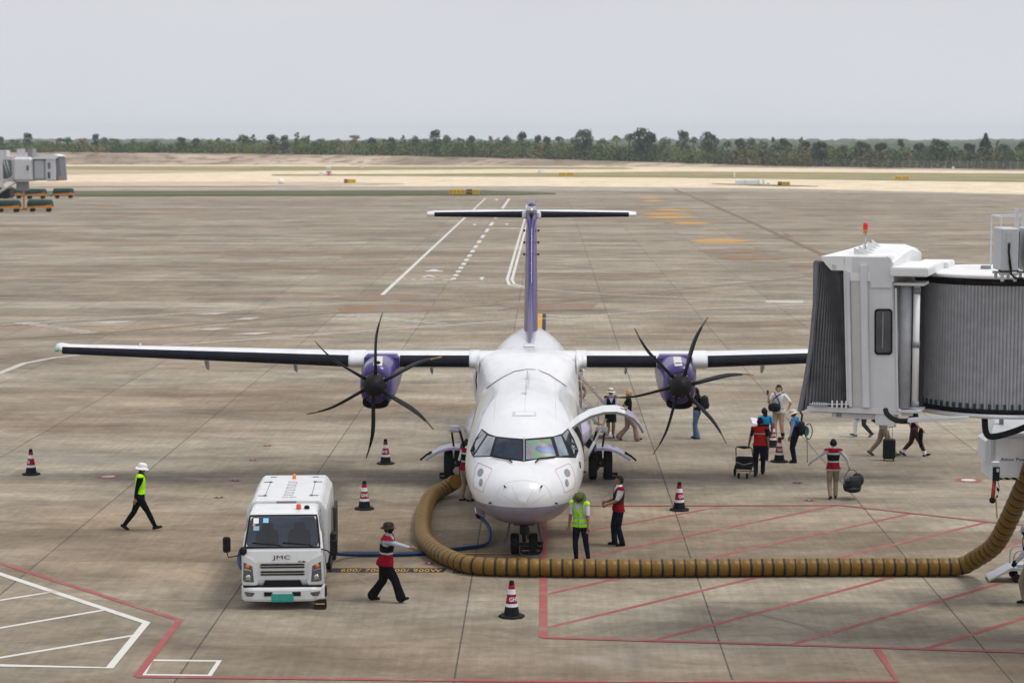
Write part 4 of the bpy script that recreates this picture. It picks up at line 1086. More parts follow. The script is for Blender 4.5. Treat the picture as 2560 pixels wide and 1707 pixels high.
# body
b = MB(); rs = []
L0, L1 = 1.58, 5.05
sec = [(-.86, .62), (-.86, 1.66), (-.84, 1.78), (-.72, 1.955), (-.66, 1.975), (.66, 1.975), (.72, 1.955), (.84, 1.78), (.86, 1.66), (.86, .62)]
b.loft([[V(x, y, z) for x, z in sec] for y in (L0, L1)], True, True); body = b.build('box_body', M_TW, TR, bevel=.02)
b = MB()
for x in (-.50, .50):
    b.tube([(x, 2.25, 1.977), (x, 4.05, 1.977)], .006, 5)
    for y in (2.25, 4.05): b.box((x + .05 * (1 if x > 0 else -1), y, 1.98), (.20, .03, .012)); b.box((x, y, 1.985), (.06, .06, .02))
    b.box((x * .95, 4.75, 1.98), (.14, .03, .012))
b.build('roof_lashing', M_DSEAM, body)
b = MB()
rl = random.Random(5)
for i in range(9):
    y = 2.30 + i * .22; 
    b.box((.0, y, 1.979), (.20, .03, .004)); b.box((-.09 + .18 * (i % 2), y + .07, 1.979), (.03, .13, .004))
b.mat(1); b.box((-.06, 2.06, 1.979), (.14, .07, .004)); b.mat(0); b.box((.10, 2.06, 1.979), (.14, .07, .004))
b.build('roof_lettering', [pm('grey_lettering', (.33, .35, .37), .6), pm('faded_orange', (.62, .36, .24), .6)], body)
b = MB(); b.smooth = True; b.lathe([(.045, 1.975), (.045, 2.02), (.04, 2.03), (.036, 2.07), (.01, 2.08)], (.0, 4.55, 0), 14); b.build('beacon', M_ORANGE_L, body)
b = MB(); b.box((0, L0 - .01, 1.93), (.42, .03, .09)); b.build('body_vent', M_MGREY, body)
b = MB(); b.box((0, 3.0, .55), (.78, 4.1, .14)); b.tube([(-.82, 3.3, .5), (.82, 3.3, .5)], .05, 6); b.build('chassis', M_BLACKP, TR)
b = MB(); b.box((.93, 3.05, .72), (.12, .32, .62), bev=.03); b.build('side_locker', M_BLACKP, TR)
b = MB(); b.box((.935, 4.2, .98), (.07, 1.0, .95), bev=.02); b.build('side_flap', pm('dark_panel', (.035, .035, .04), .6), TR)
b = MB(); b.box((.90, 2.3, .50), (.05, 1.1, .22), bev=.02); b.build('side_guard', M_BLACKP, TR)
b = MB(); b.box((-.90, 2.9, .50), (.05, 2.2, .22), bev=.02); b.build('side_guard', M_BLACKP, TR)
for x in (-.70, .70): wheel(TR, (x, .92, .35), .35, .20)
for x in (-.74, -.52, .52, .74): wheel(TR, (x, 4.15, .35), .35, .18)
for x, y in ((.865, .47),):
    b = MB(); b.box((x, .30, .30), (.06, .22, .20), bev=.02); b.build('mud_flap', M_BLACKP, TR)
# ------------------------------------------------------------------ chocks
M_CHOCK = pm('black_chock_rubber', (.012, .012, .013), .7, 0, .3, 10)
M_CHY = pm('chock_orange_stripe', (.42, .20, .04), .6)
def chock(px, py, w_, label, rz=0, rope=True):
    p = gp(px, py); t = empty('wheel_chock', p, label, 'chock', rz, 'rubber wheel chocks')
    b = MB(); b.prism([V(-w_ / 2, -.02, 0), V(-w_ / 2, .22, 0), V(-w_ / 2, .17, .19), V(-w_ / 2, .06, .20)], (w_, 0, 0)); b.build('block', M_CHOCK, t, bevel=.012)
    b = MB(); b.box((0, .012, .115), (w_ * .82, .012, .022), Euler((R(-24), 0, 0))); b.build('reflective_stripe', M_CHY, t)
    if rope:
        b = MB(); b.tube([(-w_ / 2, .0, .05), (-w_ * .4, -.07, .015), (0, -.11, .012), (w_ * .4, -.08, .015), (w_ / 2, .0, .05)], .010, 6); b.build('rope', pm('grey_rope', (.25, .27, .33), .8), t)
chock(1327, 1388, .50, 'rubber chock with orange stripe in front of the nose wheels')
chock(1346, 1376, .20, 'small rubber chock behind the nose wheels beside the red line', rope=False)
chock(1526, 1199, .42, 'rubber chock against the right hand main wheels of the aircraft')
chock(1117, 1199, .42, 'rubber chock against the main wheels near the man at the hull')
chock(800, 1523, .24, 'rubber chock in front of the front wheel of the truck', rope=False)
# ------------------------------------------------------------------ traffic cones
M_CR = pm('cone_red', (.26, .004, .012), .5, 0, .12, 8, spec=.25); M_CW = pm('cone_white_reflective', (.62, .66, .69), .45, 0, .06, 8); M_CK = pm('cone_black', (.010, .010, .012), .6, 0, .3, 8)
def cone_r(z): return .047 + (.162 - .047) * (.735 - z) / (.735 - .04)
def make_cone():
    t = empty('traffic_cone', (0, 0, 0), 'x', 'traffic cone', 0, 'red and white traffic cones on the apron')
    b = MB(); b.smooth = False; rs = [[V(.25 * math.cos(a) / math.cos(R(22.5)) * k, .25 * math.sin(a) / math.cos(R(22.5)) * k, z) for a in (R(22.5 + 45 * j) for j in range(8))] for k, z in ((1, 0), (1, .025), (.93, .045), (.70, .05))]
    b.loft(rs, True, True); b.build('base', M_CK, t)
    b = MB(); b.smooth = True; b.lathe([(cone_r(z), z) for z in (.045, .10, .22)], n=24, caps=False); b.build('lower_sleeve', M_CK, t)
    b = MB(); b.smooth = True
    for i, (z0, z1_) in enumerate(((.22, .285), (.285, .475), (.475, .575), (.575, .66), (.66, .735))):
        b.mat((1, 0, 1, 0, 2)[i]); b.lathe([(cone_r(z0) - .002, z0), (cone_r(z1_) - .002, z1_)], n=24, caps=False)
    b.mat(2); b.lathe([(cone_r(.735), .735), (.04, .745), (.01, .747)], n=24)
    vs, fs = text_mesh('GHS', .115, bold=.03); b.mat(1); out = []
    for v in vs:
        z = .375 + v.y; r = cone_r(z) + .003; a = -math.pi / 2 + v.x / .118; out.append(V(r * math.cos(a), r * math.sin(a), z))
    b.add(out, fs, True)
    b.build('striped_sleeve', [M_CR, M_CW, M_CK], t, fix=False); return t
cone0 = make_cone()
for i, (px, py, rz, lb) in enumerate(((78, 1188, -62, 'traffic cone at the far left, well away from the others'), (964, 1161, -20, 'traffic cone below the left propeller, nearest the main wheels'), (911, 1274, 10, 'traffic cone standing between the truck and the yellow duct'),
        (1279, 1543, 28, 'traffic cone nearest the camera, in front of the yellow duct'), (1698, 1277, 40, 'traffic cone standing alone inside the red hatching'), (1948, 1156, 15, 'traffic cone beside the worker with the teal ring'), (1931, 1118, 15, 'traffic cone half hidden behind the woman in the blue vest'))):
    c = cone0 if i == 0 else copy_tree(cone0)
    c.location = gp(px, py - 2); c.rotation_euler.z = R(rz); c['label'] = lb
# ------------------------------------------------------------------ ducts and hoses
def smooth_path(pts, step=.05, it=3):
    pts = [Vector(p) for p in pts]
    for _ in range(it):
        q = [pts[0]]
        for a, c in zip(pts, pts[1:]): q += [a * .75 + c * .25, a * .25 + c * .75]
        q.append(pts[-1]); pts = q
    out = [pts[0]]; acc = 0
    for a, c in zip(pts, pts[1:]):
        L_ = (c - a).length; s_ = step - acc
        while s_ <= L_: out.append(a + (c - a) * (s_ / L_)); s_ += step
        acc = (acc + L_) % step if L_ else acc
    return out
mdu, n, bs = nt_new('yellow_duct_cloth'); at = n.nodes.new('ShaderNodeAttribute'); at.attribute_name = 'rib'
g = n.nodes.new('ShaderNodeNewGeometry').outputs['Position']
f = noise(n, g, 5, 6, .7); f2 = noise(n, g, 1.1, 3); f3 = noise(n, g, 26, 3)
c = mixc(n, ramp(n, f, .35, .7), (.140, .070, .005), (.205, .112, .010)); c = mixc(n, mth(n, 'MULTIPLY', ramp(n, f2, .45, .7), .35), c, (.165, .11, .03))
c = mixc(n, mth(n, 'MULTIPLY', ramp(n, f3, .5, .8), .45), c, (.10, .07, .025))
c = mixc(n, at.outputs['Fac'], c, (.012, .011, .010)); n.links.new(c, bs.inputs['Base Color']); bs.inputs['Roughness'].default_value = .45; bs.inputs['Specular IOR Level'].default_value = .3
Z0 = .20
dp = [gp(1140, 1203, .45), gp(1126, 1212, .30), gp(1096, 1229, Z0), gp(1076, 1240, Z0), gp(1062, 1270, Z0), gp(1057, 1300, Z0), gp(1056, 1330, Z0), gp(1064, 1356, Z0), gp(1100, 1385, Z0), gp(1140, 1402, Z0), gp(1175, 1413, Z0), gp(1240, 1417, Z0), gp(1500, 1420, Z0), gp(1800, 1418, Z0), gp(2150, 1416, Z0), gp(2370, 1417, Z0), gp(2408, 1415, Z0 + .02)]
pz = [dp[-1] + V(0, 0, 0)]
dp += [atY(2440, 1396, 46.2), atY(2478, 1372, 45.5), atY(2500, 1345, 45.0), atY(2530, 1282, 44.3), atY(2562, 1210, 43.6), atY(2600, 1130, 43.0), atY(2640, 1090, 42.6)]
dpth = smooth_path(dp, .018, 3)
# rings are bunched together round the bend
tot = 0; b = MB(); b.smooth = True; rad = []; rib = []; ph = 0
for i, p in enumerate(dpth):
    px_ = p.x; y_ = p.y
    comp = 1.0
    ph += .018 / (.245 * comp); u = ph % 1.0; r_ = 1 if (u < (.20 if comp > .8 else .22 if comp > .5 else .42)) else 0
    rad.append(.188 + (.010 if r_ else .026 * math.sin(math.pi * min(1, max(0, (u - .13) / .87))) * (1 if comp > .5 else .8) - .006)); rib.append(float(r_))
b.tube(dpth, rad, 26, True)
duct = b.build('air_duct', mdu, None)
for i in range(10): rib[i] = 0.0
a_ = duct.data.attributes.new('rib', 'FLOAT', 'POINT'); vals = []
for r_ in rib: vals += [r_] * 26
vals += [0] * (len(duct.data.vertices) - len(vals)); a_.data.foreach_set('value', vals[:len(duct.data.vertices)])
tag(duct, 'fat ribbed yellow air duct lying across the apron', 'air duct')
M_BLUEH = pm('blue_hose_rubber', (.006, .032, .095), .45, 0, .2, 5)
hp = [gp(835, 1383, .25), gp(870, 1386, .06), gp(930, 1386, .05), gp(1000, 1386, .05), gp(1060, 1383, .05), gp(1120, 1374, .05), gp(1190, 1366, .05), gp(1216, 1362, .05), gp(1226, 1350, .10)]
q0 = hp[-1]; hp += [atY(1226, 1325, q0.y + .8), atY(1217, 1308, q0.y + 1.4), atY(1202, 1292, q0.y + 1.9)]
b = MB(); b.tube(smooth_path(hp, .08), .044, 12); hs = b.build('blue_hose', M_BLUEH, None); tag(hs, 'thick blue ground hose from the truck to the nose', 'hose')
e = hp[-1]; b = MB(); b.box(tuple(e + V(-.02, .05, .04)), (.22, .2, .16), Euler((.3, .4, .3)), bev=.03); b.build('coupling', M_BLACKP, hs)
b = MB(); b.box((ac_px(1200, 1283, 2.3).x, 2.45, ac_px(1200, 1283, 2.3).z), (.26, .35, .03), Euler((.2, R(28), .2))); b.build('service_flap', M_LILAC, AC)
hp = [gp(602, 1375, .75), gp(597, 1395, .62), gp(600, 1415, .55), gp(612, 1425, .5)]
b = MB(); b.tube(smooth_path(hp, .08), .045, 10); tag(b.build('blue_hose', M_BLUEH, None), 'short loop of blue hose hanging on the far side of the truck', 'hose')
# ------------------------------------------------------------------ boarding bridge
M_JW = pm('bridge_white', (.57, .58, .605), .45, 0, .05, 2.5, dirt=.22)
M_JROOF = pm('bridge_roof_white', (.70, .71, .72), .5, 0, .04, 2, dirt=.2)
M_BEL = pm('bellows_grey', (.23, .235, .25), .75, 0, .18, 5)
M_PAD = pm('bumper_pad_grey', (.17, .175, .20), .7, 0, .12, 5)
M_SLAT = pm('slat_grey', (.32, .33, .355), .5, 0, .12, 5)
PH = R(18)
YW = 39.2
cor = atY(2244, 1029, YW)
JB = empty('boarding_bridge', (cor.x, cor.y, 0), 'white boarding bridge cab with grey bellows and ribbed drum', 'boarding bridge', rz=-PH)
JM = Matrix.Translation((cor.x, cor.y, 0)) @ Matrix.Rotation(-PH, 4, 'Z'); JI = JM.inverted()
wn_ = V(-math.sin(-PH) * -1, 0, 0)
def Wp(px, py, off=0.0):
    """point of the side wall plane (local y = off) under a pixel"""
    d = JI.to_3x3() @ ray(px, py); o = JI @ CAM; t = (off - o.y) / d.y; p = o + d * t; return p
def wpoly(pl, y0, y1): return [Wp(x, y, y0) for x, y in pl], V(0, y1 - y0, 0)
DP = 3.5
pl, d = wpoly([(2112, 642), (2222, 641), (2231, 652), (2232, 692), (2236, 800), (2244, 1029), (2125, 1029), (2118, 760)], 0, DP)
b = MB(); b.prism(pl, d); jcab = b.build('cab', M_JW, JB, bevel=.02)
zt = Wp(2170, 642).z; zb = Wp(2244, 1029).z
# roof of the cab, raised towards the middle
x0, x1 = Wp(2051, 641).x, Wp(2232, 650).x
xm = Wp(2112, 641).x
b = MB(); rs = []
for y, dz in ((-.03, 0), (1.4, .10), (2.3, .13), (DP + .1, .0)):
    rs.append([V(xm, y, zt + dz), V(x1 - .12, y, zt + dz), V(x1 + .02, y, zt + dz - .10), V(x1 + .02, y, zt - .45), V(xm, y, zt - .45)])
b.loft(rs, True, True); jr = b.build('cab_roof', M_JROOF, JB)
for i in range(5):
    b = MB(); xx = xm + .15 + i * .02; yy = .1 + i * .38; b.prism([V(xx, yy, zt + .03), V(xx + .3, yy, zt + .03), V(xx, yy, zt + .16 + .02 * i)], (0, .03, 0)); b.build('roof_gusset', M_JROOF, jr)
# canopy over the bellows
b = MB(); pl = [Wp(*q) for q in ((2051.5, 641), (2109, 640.5), (2112, 676), (2079, 676), (2064, 660))]
rs = []
zc1 = pl[0].z; rs = [[V(p.x, -.02, p.z) for p in pl], [V(p.x + .35, .9, p.z + (.09 if p.z > zc1 - .1 else 0)) for p in pl], [V(p.x + .35, 2.5, p.z + (.10 if p.z > zc1 - .1 else 0)) for p in pl], [V(p.x, 3.4, p.z) for p in pl]]
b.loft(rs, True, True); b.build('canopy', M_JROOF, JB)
# bellows
tA, tB = Wp(2046, 652), Wp(2112, 668); bA, bB = Wp(2012, 1022), Wp(2122, 1014)
b = MB(); b.smooth = False; NF = 16; rows = []
for i in range(NF * 2 + 1):
    t = i / (NF * 2); tt = t ** 1.35; z = (i % 2)
    top = tB + (tA - tB) * tt; bot = bB + (bA - bB) * tt
    off = .09 if z else .0
    row = []
    for u in np.linspace(0, 1, 6):
        p = top + (bot - top) * u; row.append(V(p.x, off + .04 * math.sin(7 * u + t * 9), p.z))
    row += [V(bot.x, DP - .1 - off, bot.z), V(top.x, DP - .1 - off, top.z)]
    rows.append(row)
b.loft(rows, True, False, False); bel = b.build('bellows', M_BEL, JB)
b = MB(); rs = []
for px, py, w_ in ((2047, 652, 24), (2044, 760, 22), (2035, 860, 22), (2021, 950, 22), (2005, 1029, 22)):
    p, q = Wp(px, py), Wp(px - w_ * .55, py); rs.append([V(p.x, -.03, p.z), V(q.x, -.02, p.z), V(q.x - .02, .14, p.z), V(p.x, .16, p.z)])
b.loft(rs, True, True); b.build('bumper_pad', M_PAD, bel, bevel=.02)
rs = []
b = MB()
for px, py, w_ in ((2047, 652, 24), (2044, 760, 22), (2035, 860, 22), (2021, 950, 22), (2005, 1029, 22)):
    p, q = Wp(px, py), Wp(px - w_ * .55, py); rs.append([V(p.x, .16, p.z), V(q.x, .16, p.z), V(q.x, DP, p.z), V(p.x, DP, p.z)])
b.loft(rs, True, True); b.build('bumper_face', M_PAD, bel)
b = MB(); p, q = Wp(2025, 1009), Wp(2124, 1009); b.tube([V(p.x, -.06, p.z), V(q.x, -.06, q.z)], .012, 6)
for i in range(9): x = p.x + (.30 * i / 9); b.lathe([(.045, 0), (.045, .012)], (x + .06, -.06, p.z), 10, 'X')
for u in (.58, .7, .82, .93): b.box((p.x + (q.x - p.x) * u, -.06, p.z + .02), (.03, .03, .14))
b.build('bellows_rail', M_WPAINT, bel)
# floor edge beam
b = MB(); p, q = Wp(2018, 1017), Wp(2250, 1030); b.box(((p.x + q.x) / 2, .08, zb - .01), (q.x - p.x, .22, .10)); b.box((p.x * .4 + q.x * .6, .35, zb - .12), ((q.x - p.x) * .6, .5, .12)); b.box((q.x - .28, .25, zb - .12), (.36, .5, .30)); b.box((p.x + .55, .2, zb - .12), (.20, .2, .10)); b.build('floor_beam', M_JW, JB, bevel=.01)
b = MB(); b.box(((p.x + q.x) / 2, DP / 2, zb - .03), (q.x - p.x - .1, DP - .1, .10)); b.build('floor', M_MGREY, JB)
# trims on the wall
for (xa, ya), (xb, yb), w_, pr in (((2114, 676), (2122, 1013), .07, .05), ((2160, 662), (2167, 1018), .13, .09), ((2121, 680), (2128, 1016), .06, .08), ((2240, 720), (2244, 1031), .04, .03)):
    p, q = Wp(xa, ya), Wp(xb, yb); b = MB(); b.prism([V(p.x - w_ / 2, -pr, p.z), V(p.x + w_ / 2, -pr, p.z), V(q.x + w_ / 2, -pr, q.z), V(q.x - w_ / 2, -pr, q.z)], (0, pr - .002, 0)); b.build('wall_trim', M_JW, jcab, bevel=.01)
pl, d = wpoly([(2130, 643), (2222, 643), (2229, 652), (2230, 720), (2176, 720), (2175, 681), (2130, 681)], -.035, -.003)
b = MB(); b.prism(pl, d); b.build('upper_panel', M_JW, jcab, bevel=.006)
pl, d = wpoly([(2127, 681), (2158, 681), (2164, 1016), (2132, 1016)], -.016, -.002); b = MB(); b.prism(pl, d); b.build('cream_panel', pm('cream_panel', (.50, .505, .49), .5, 0, .06, 3), jcab)
def rrect(x0, y0, x1, y1, r, n=5):
    o = []
    for cx, cy, a in ((x1 - r, y0 + r, -90), (x1 - r, y1 - r, 0), (x0 + r, y1 - r, 90), (x0 + r, y0 + r, 180)):
        for k in range(n + 1): t = R(a + 90 * k / n); o.append((cx + r * math.cos(t), cy + r * math.sin(t)))
    return o
pl, d = wpoly(rrect(2186, 772, 2230.5, 887, 9), -.03, .0); b = MB(); b.prism(pl, d); jw = b.build('window_frame', M_BLACKP, jcab)
pl, d = wpoly(rrect(2190.5, 777, 2226.5, 881, 6), -.036, -.028); b = MB(); b.prism(pl, d); b.build('window_pane', M_GLASS, jw)
b = MB(); p, q = Wp(2207, 780), Wp(2209, 870); b.box(((p.x + q.x) / 2, -.04, (p.z + q.z) / 2), (.02, .01, p.z - q.z)); b.build('window_bar', M_MGREY, jw)
# beacon on its rod
b = MB(); p = Wp(2163, 640, .5); b.tube([V(p.x, .5, zt), V(p.x, .5, zt + .42)], .016, 7); bc = b.build('beacon_rod', M_LGREY, JB)
b = MB(); b.smooth = True; b.lathe([(.05, .42), (.035, .46), (.05, .49)], (p.x, .5, zt), 14); b.mat(1); b.lathe([(.048, .48), (.048, .60), (.04, .61), (.005, .612)], (p.x, .5, zt), 14)
b.build('beacon', [pm('orange_socket', (.6, .25, .03), .4), pm('red_lens_bright', (.75, .02, .04), .2)], bc)
# head box and ledge between cab and drum
xe = Wp(2244, 700).x
b = MB(); pl = [Wp(2232, 668), Wp(2300, 668), Wp(2300, 692), Wp(2232, 692)]
zl0, zl1 = Wp(2240, 690).z, Wp(2240, 668).z
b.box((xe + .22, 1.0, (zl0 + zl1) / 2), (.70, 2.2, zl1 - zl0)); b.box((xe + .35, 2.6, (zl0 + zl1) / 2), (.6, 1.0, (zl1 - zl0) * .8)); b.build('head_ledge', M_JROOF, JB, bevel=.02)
# drum
DC = atY(2500, 850, 40.95); DCl = JI @ V(DC.x, DC.y, 0); RD = 1.62
zd0, zd1 = zb + .02, Wp(2244, 700).z - .10
b = MB(); b.smooth = False; NS = 600; rr = []
for z in (zd0, zd1):
    ring = []
    for j in range(NS):
        t = 2 * math.pi * j / NS; k = RD + (.010, .016, .010, -.012)[j % 4]; ring.append(V(DCl.x + k * math.cos(t), DCl.y + k * math.sin(t), z))
    rr.append(ring)
b.loft(rr, True, False); b.mat(1)
for j in range(74):
    t = 2 * math.pi * (j + .5) / 74; b.box((DCl.x + (RD + .025) * math.cos(t), DCl.y + (RD + .025) * math.sin(t), zd0 + .05), (.03, .045, .10), Euler((0, 0, t)))
drum = b.build('slat_drum', [M_SLAT, pm('guide_teal_black', (.03, .06, .065), .5)], JB)
b = MB(); b.smooth = True; b.lathe([(RD + .02, zd1 - .02), (RD + .035, zd1 + .02), (RD + .035, zd1 + .11), (RD - .1, zd1 + .12)], (DCl.x, DCl.y, 0), 64); b.build('drum_seal', M_BLACKP, drum)
b = MB(); b.smooth = False; b.lathe([(RD + .10, zd1 + .11), (RD + .12, zd1 + .13), (RD + .12, zd1 + .17), (RD + .05, zd1 + .19), (.02, zd1 + .24)], (DCl.x, DCl.y, 0), 64); b.build('drum_roof', M_JROOF, JB)
b = MB(); b.smooth = True; b.lathe([(RD + .03, zd0), (RD + .05, zd0 - .06), (RD - .15, zd0 - .10)], (DCl.x, DCl.y, 0), 64); b.mat(1); b.lathe([(RD + .02, zd0 - .09), (RD + .09, zd0 - .10), (RD + .09, zd0 - .165), (RD - .3, zd0 - .18)], (DCl.x, DCl.y, 0), 64)
b.build('drum_floor_ring', [M_BLACKP, M_JW], JB)
# rollers
for px, r_, mm in ((2263, .115, M_SLAT), (2290, .062, M_JROOF)):
    p = Wp(px, 850, .25); b = MB(); b.smooth = True; b.lathe([(r_, zd0 + .02), (r_, zd1 - .02)], (p.x, .25, 0), 16); ro = b.build('curtain_roller', mm, JB)
    if r_ < .1:
        for u in (.02, .50, .93):
            b = MB(); b.smooth = True; b.lathe([(r_ + .012, zd0 + (zd1 - zd0) * u), (r_ + .012, zd0 + (zd1 - zd0) * u + .11)], (p.x, .25, 0), 16); b.build('roller_band', M_MGREY, ro)
p = Wp(2270, 1015, .25); b = MB(); b.box((p.x, .4, zb), (.5, .7, .04)); b.box((p.x, .2, zb - .06), (.20, .12, .06)); b.box((p.x + .0, .4, zd1 + .02), (.55, .7, .05)); b.build('roller_bracket', M_JW, JB)
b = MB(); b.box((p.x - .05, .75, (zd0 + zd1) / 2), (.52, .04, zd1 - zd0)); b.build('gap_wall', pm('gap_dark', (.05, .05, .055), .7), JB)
# tunnel leading away out of the picture, and its lift column
b = MB(); b.box((DCl.x + 5.6, DCl.y - .4, (zd0 + zd1) / 2 + .05), (8.0, 2.6, zd1 - zd0 - .1)); tun = b.build('tunnel', M_SLAT, JB)
b = MB()
for x in (2.4, 3.6, 4.8): b.box((DCl.x + x, DCl.y - 1.72, (zd0 + zd1) / 2), (.10, .05, zd1 - zd0)); 
b.build('tunnel_rib', M_JW, tun)
b = MB(); b.prism([Wp(*q_, -.9) for q_ in ((2268, 1047), (2310, 1044), (2420, 1042), (2420, 1046), (2310, 1054), (2268, 1057))], (0, .18, 0)); b.box((DCl.x + 3.6, DCl.y - 1.0, zd0 - .22), (6.0, .20, .20)); b.build('under_beam', M_JW, JB, bevel=.01)
b = MB(); b.box((DCl.x + 5.5, DCl.y, zd0 / 2), (.6, .6, zd0)); b.box((DCl.x + 5.5, DCl.y, .25), (1.4, 2.2, .5), bev=.1); b.build('lift_column', M_ORANGE_L if False else pm('column_white', (.55, .56, .57), .5), JB)
c0 = V(DCl.x - .1, DCl.y - 1.45, zd0 - .2); b = MB(); b.tube(smooth_path([Wp(2214, 1024, -.4), Wp(2216, 1034, -.5), Wp(2232, 1048, -.7), Wp(2252, 1053, -.85), Wp(2275, 1052, -.85)], .05), .05, 10); b.build('cable_conduit', M_BLACKP, JB); b = MB(); b.tube(smooth_path([c0, c0 + V(.02, 0, -.28), c0 + V(.12, 0, -.36), c0 + V(.5, 0, -.24), c0 + V(.8, 0, -.10)], .05), .06, 10)
b.build('cable_conduit', M_BLACKP, JB); b = MB(); c1 = c0 + V(1.05, 0, 0); b.tube(smooth_path([c1, c1 + V(.15, .1, -.2), c1 + V(.35, .2, -.4)], .05), .06, 10)
b.build('cable_conduit', M_BLACKP, JB)
b = MB(); b.smooth = True; t0 = atY(2464, 686, 40.6); tl = JI @ t0; b.lathe([(.10, 0), (.10, .07), (.08, .09)], (tl.x, tl.y, zd1 + .20), 12); b.build('roof_vent', M_MGREY, JB)
# air conditioners on the drum roof
zr = zd1 + .24
def aircon(px, Y, label, dx=0):
    p = gp(px, 690, zr); t = empty('air_conditioner', (p.x, p.y, zr), label, 'air conditioner', 0, 'outdoor air conditioners on the bridge roof')
    t.scale = (.86, .86, .88)
    b = MB(); b.box((0, 0, .56), (.36, .82, .86), bev=.02); b.build('casing', pm('aircon_grey', (.43, .45, .48), .45, 0, .05, 4), t)
    b = MB()
    for i in range(12): b.box((.19, -.36 + i * .066, .56), (.02, .02, .74))
    b.build('grille', M_BLACKP, t)
    b = MB(); b.box((-.03, -.415, .80), (.09, .02, .22)); b.box((-.03, -.425, .875), (.07, .01, .015)); b.build('handle_plate', M_LGREY, t)
    b = MB(); b.tube([(-.02, -.43, .70), (-.03, -.44, .5), (.02, -.43, .2), (.03, -.43, .06), (.12, -.42, -.02), (.3, -.4, -.03)], .022, 7); b.tube([(-.04, -.43, .66), (-.02, -.44, .3), (.02, -.43, .1)], .012, 6); b.build('pipe', M_BLACKP, t)
    b = MB()
    for y in (-.32, .32): b.box((0, y, .06), (.40, .05, .05)); b.box((-.13, y, -.02), (.06, .06, .14)); b.box((.13, y, -.02), (.06, .06, .14))
    b.mat(1); b.box((0, -.3, .12), (.40, .1, .04)); b.build('stand', [M_LGREY, M_BLACKP], t)
aircon(2513, 40.4, 'grey outdoor air conditioner on the bridge roof, seen from its end')
aircon(2575, 40.4, 'second grey air conditioner at the right edge of the picture')
rr_ = atY(2486, 580, 41.0); b = MB(); xL, xR = atY(2484, 580, 41.2).x, atY(2640, 580, 41.2).x
for y in (40.5, 41.4):
    b.tube([(xL, y, zr), (xL, y, zr + .98), (xR, y, zr + 1.0)], .018, 6)
b.tube([(xL, 40.5, zr + .98), (xL, 41.4, zr + .98)], .018, 6)
for px in (2541, 2556):
    x = atY(px, 600, 40.1).x; b.box((x, 40.1, zr + .55), (.07, .06, 1.2))
x0_, x1_ = atY(2520, 650, 39.95).x, atY(2565, 625, 39.95).x; b.tube([(x0_, 39.95, zr + .35), (x1_, 39.95, zr + .62)], .035, 6); b.box((x1_, 40.0, zr + .1), (.42, .2, .25))
tag(b.build('roof_railing', M_JW, None), 'white pipe railing round the air conditioners on the bridge roof', 'railing')
# power unit hanging under the bridge
P0 = atY(2478, 1200, 43.4); PU = empty('power_unit', (P0.x, P0.y, 0), 'white ground power cabinet lettered Ainuc Power under the bridge', 'power unit')
def PP(px, py, off=0): p = atY(px, py, 43.4 + off); return V(p.x - P0.x, off, p.z)
z0_, z1_ = PP(2500, 1199).z, PP(2500, 1093).z
M_PU = pm('power_unit_white', (.68, .70, .74), .45, 0, .05, 3, dirt=.2)
xl = PP(2478, 1150).x
b = MB(); b.box((xl + 1.1, .5, (z0_ + z1_) / 2), (2.2, 1.0, z1_ - z0_)); pu = b.build('cabinet', M_PU, PU, bevel=.015)
b = MB(); b.prism([V(xl - .02, -.03, z1_), V(xl - .02, -.03, z1_ + .09), V(xl + .22, .75, z1_ + .26), V(xl + .22, 1.0, z1_ + .26), V(xl - .02, 1.03, z1_)], (2.2, 0, 0)); b.build('cabinet_roof', M_LGREY, pu, bevel=.01)
b = MB(); b.prism([V(xl - .003, .02, z0_ + .3), V(xl - .10, .1, z0_ + .35), V(xl - .10, .1, z1_ - .1), V(xl - .003, .02, z1_)], (0, .8, 0)); b.build('side_door', M_PU, pu)
b = MB()
for i in range(14): b.prism([V(xl + .17 + i * .15, -.012, z0_ - .0), V(xl + .26 + i * .15, -.012, z0_ - .0), V(xl + .20 + i * .15, -.012, z0_ + .05), V(xl + .11 + i * .15, -.012, z0_ + .05)], (0, .01, 0))
b.mat(1); b.box((xl + 1.2, -.004, z0_ + .025), (2.1, .006, .05)); b.build('hazard_edge', [M_BLACKP, pm('hazard_cream', (.45, .40, .24), .5)], pu)
b = MB(); p = PP(2485, 1140); b.box((p.x, -.02, (z0_ + z1_) / 2 + .1), (.05, .03, z1_ - z0_ - .1)); b.build('post_strip', M_LGREY, pu)
vs, fs = text_mesh('Ainuc Power', .088, 'LEFT'); p, q = PP(2501, 1148), PP(2565, 1148); x0t = min(v.x for v in vs); b = MB()
k = (q.x - p.x) / (max(v.x for v in vs) * .83); b.add([(p.x + (v.x - x0t) * k, -.008, p.z + v.y * 1.0) for v in vs], fs, False); b.build('lettering', pm('navy_letter', (.015, .045, .16), .5), pu)
p, q = PP(2479, 1153, -.08), PP(2497, 1200, -.08); b = MB(); b.box(((p.x + q.x) / 2, -.09, (p.z + q.z) / 2), (q.x - p.x, .16, p.z - q.z), bev=.01); hb = b.build('control_box', M_PU, PU)
b = MB(); b.box(((p.x + q.x) / 2 + .0, -.175, (p.z + q.z) / 2 - .05), ((q.x - p.x) * .92, .02, (p.z - q.z) * .74)); b.mat(1); b.box(((p.x + q.x) / 2 + .03, -.19, (p.z + q.z) / 2 + .03), (.05, .01, .07)); b.build('control_face', [pm('control_dark', (.012, .02, .022), .4), M_WPAINT], hb)
a0, a1 = PP(2486, 1201, -.1), PP(2482, 1243, -.1); b = MB(); b.tube([a0, a1], .042, 10); hb2 = b.build('red_handle', pm('handle_red', (.42, .06, .035), .5), PU)
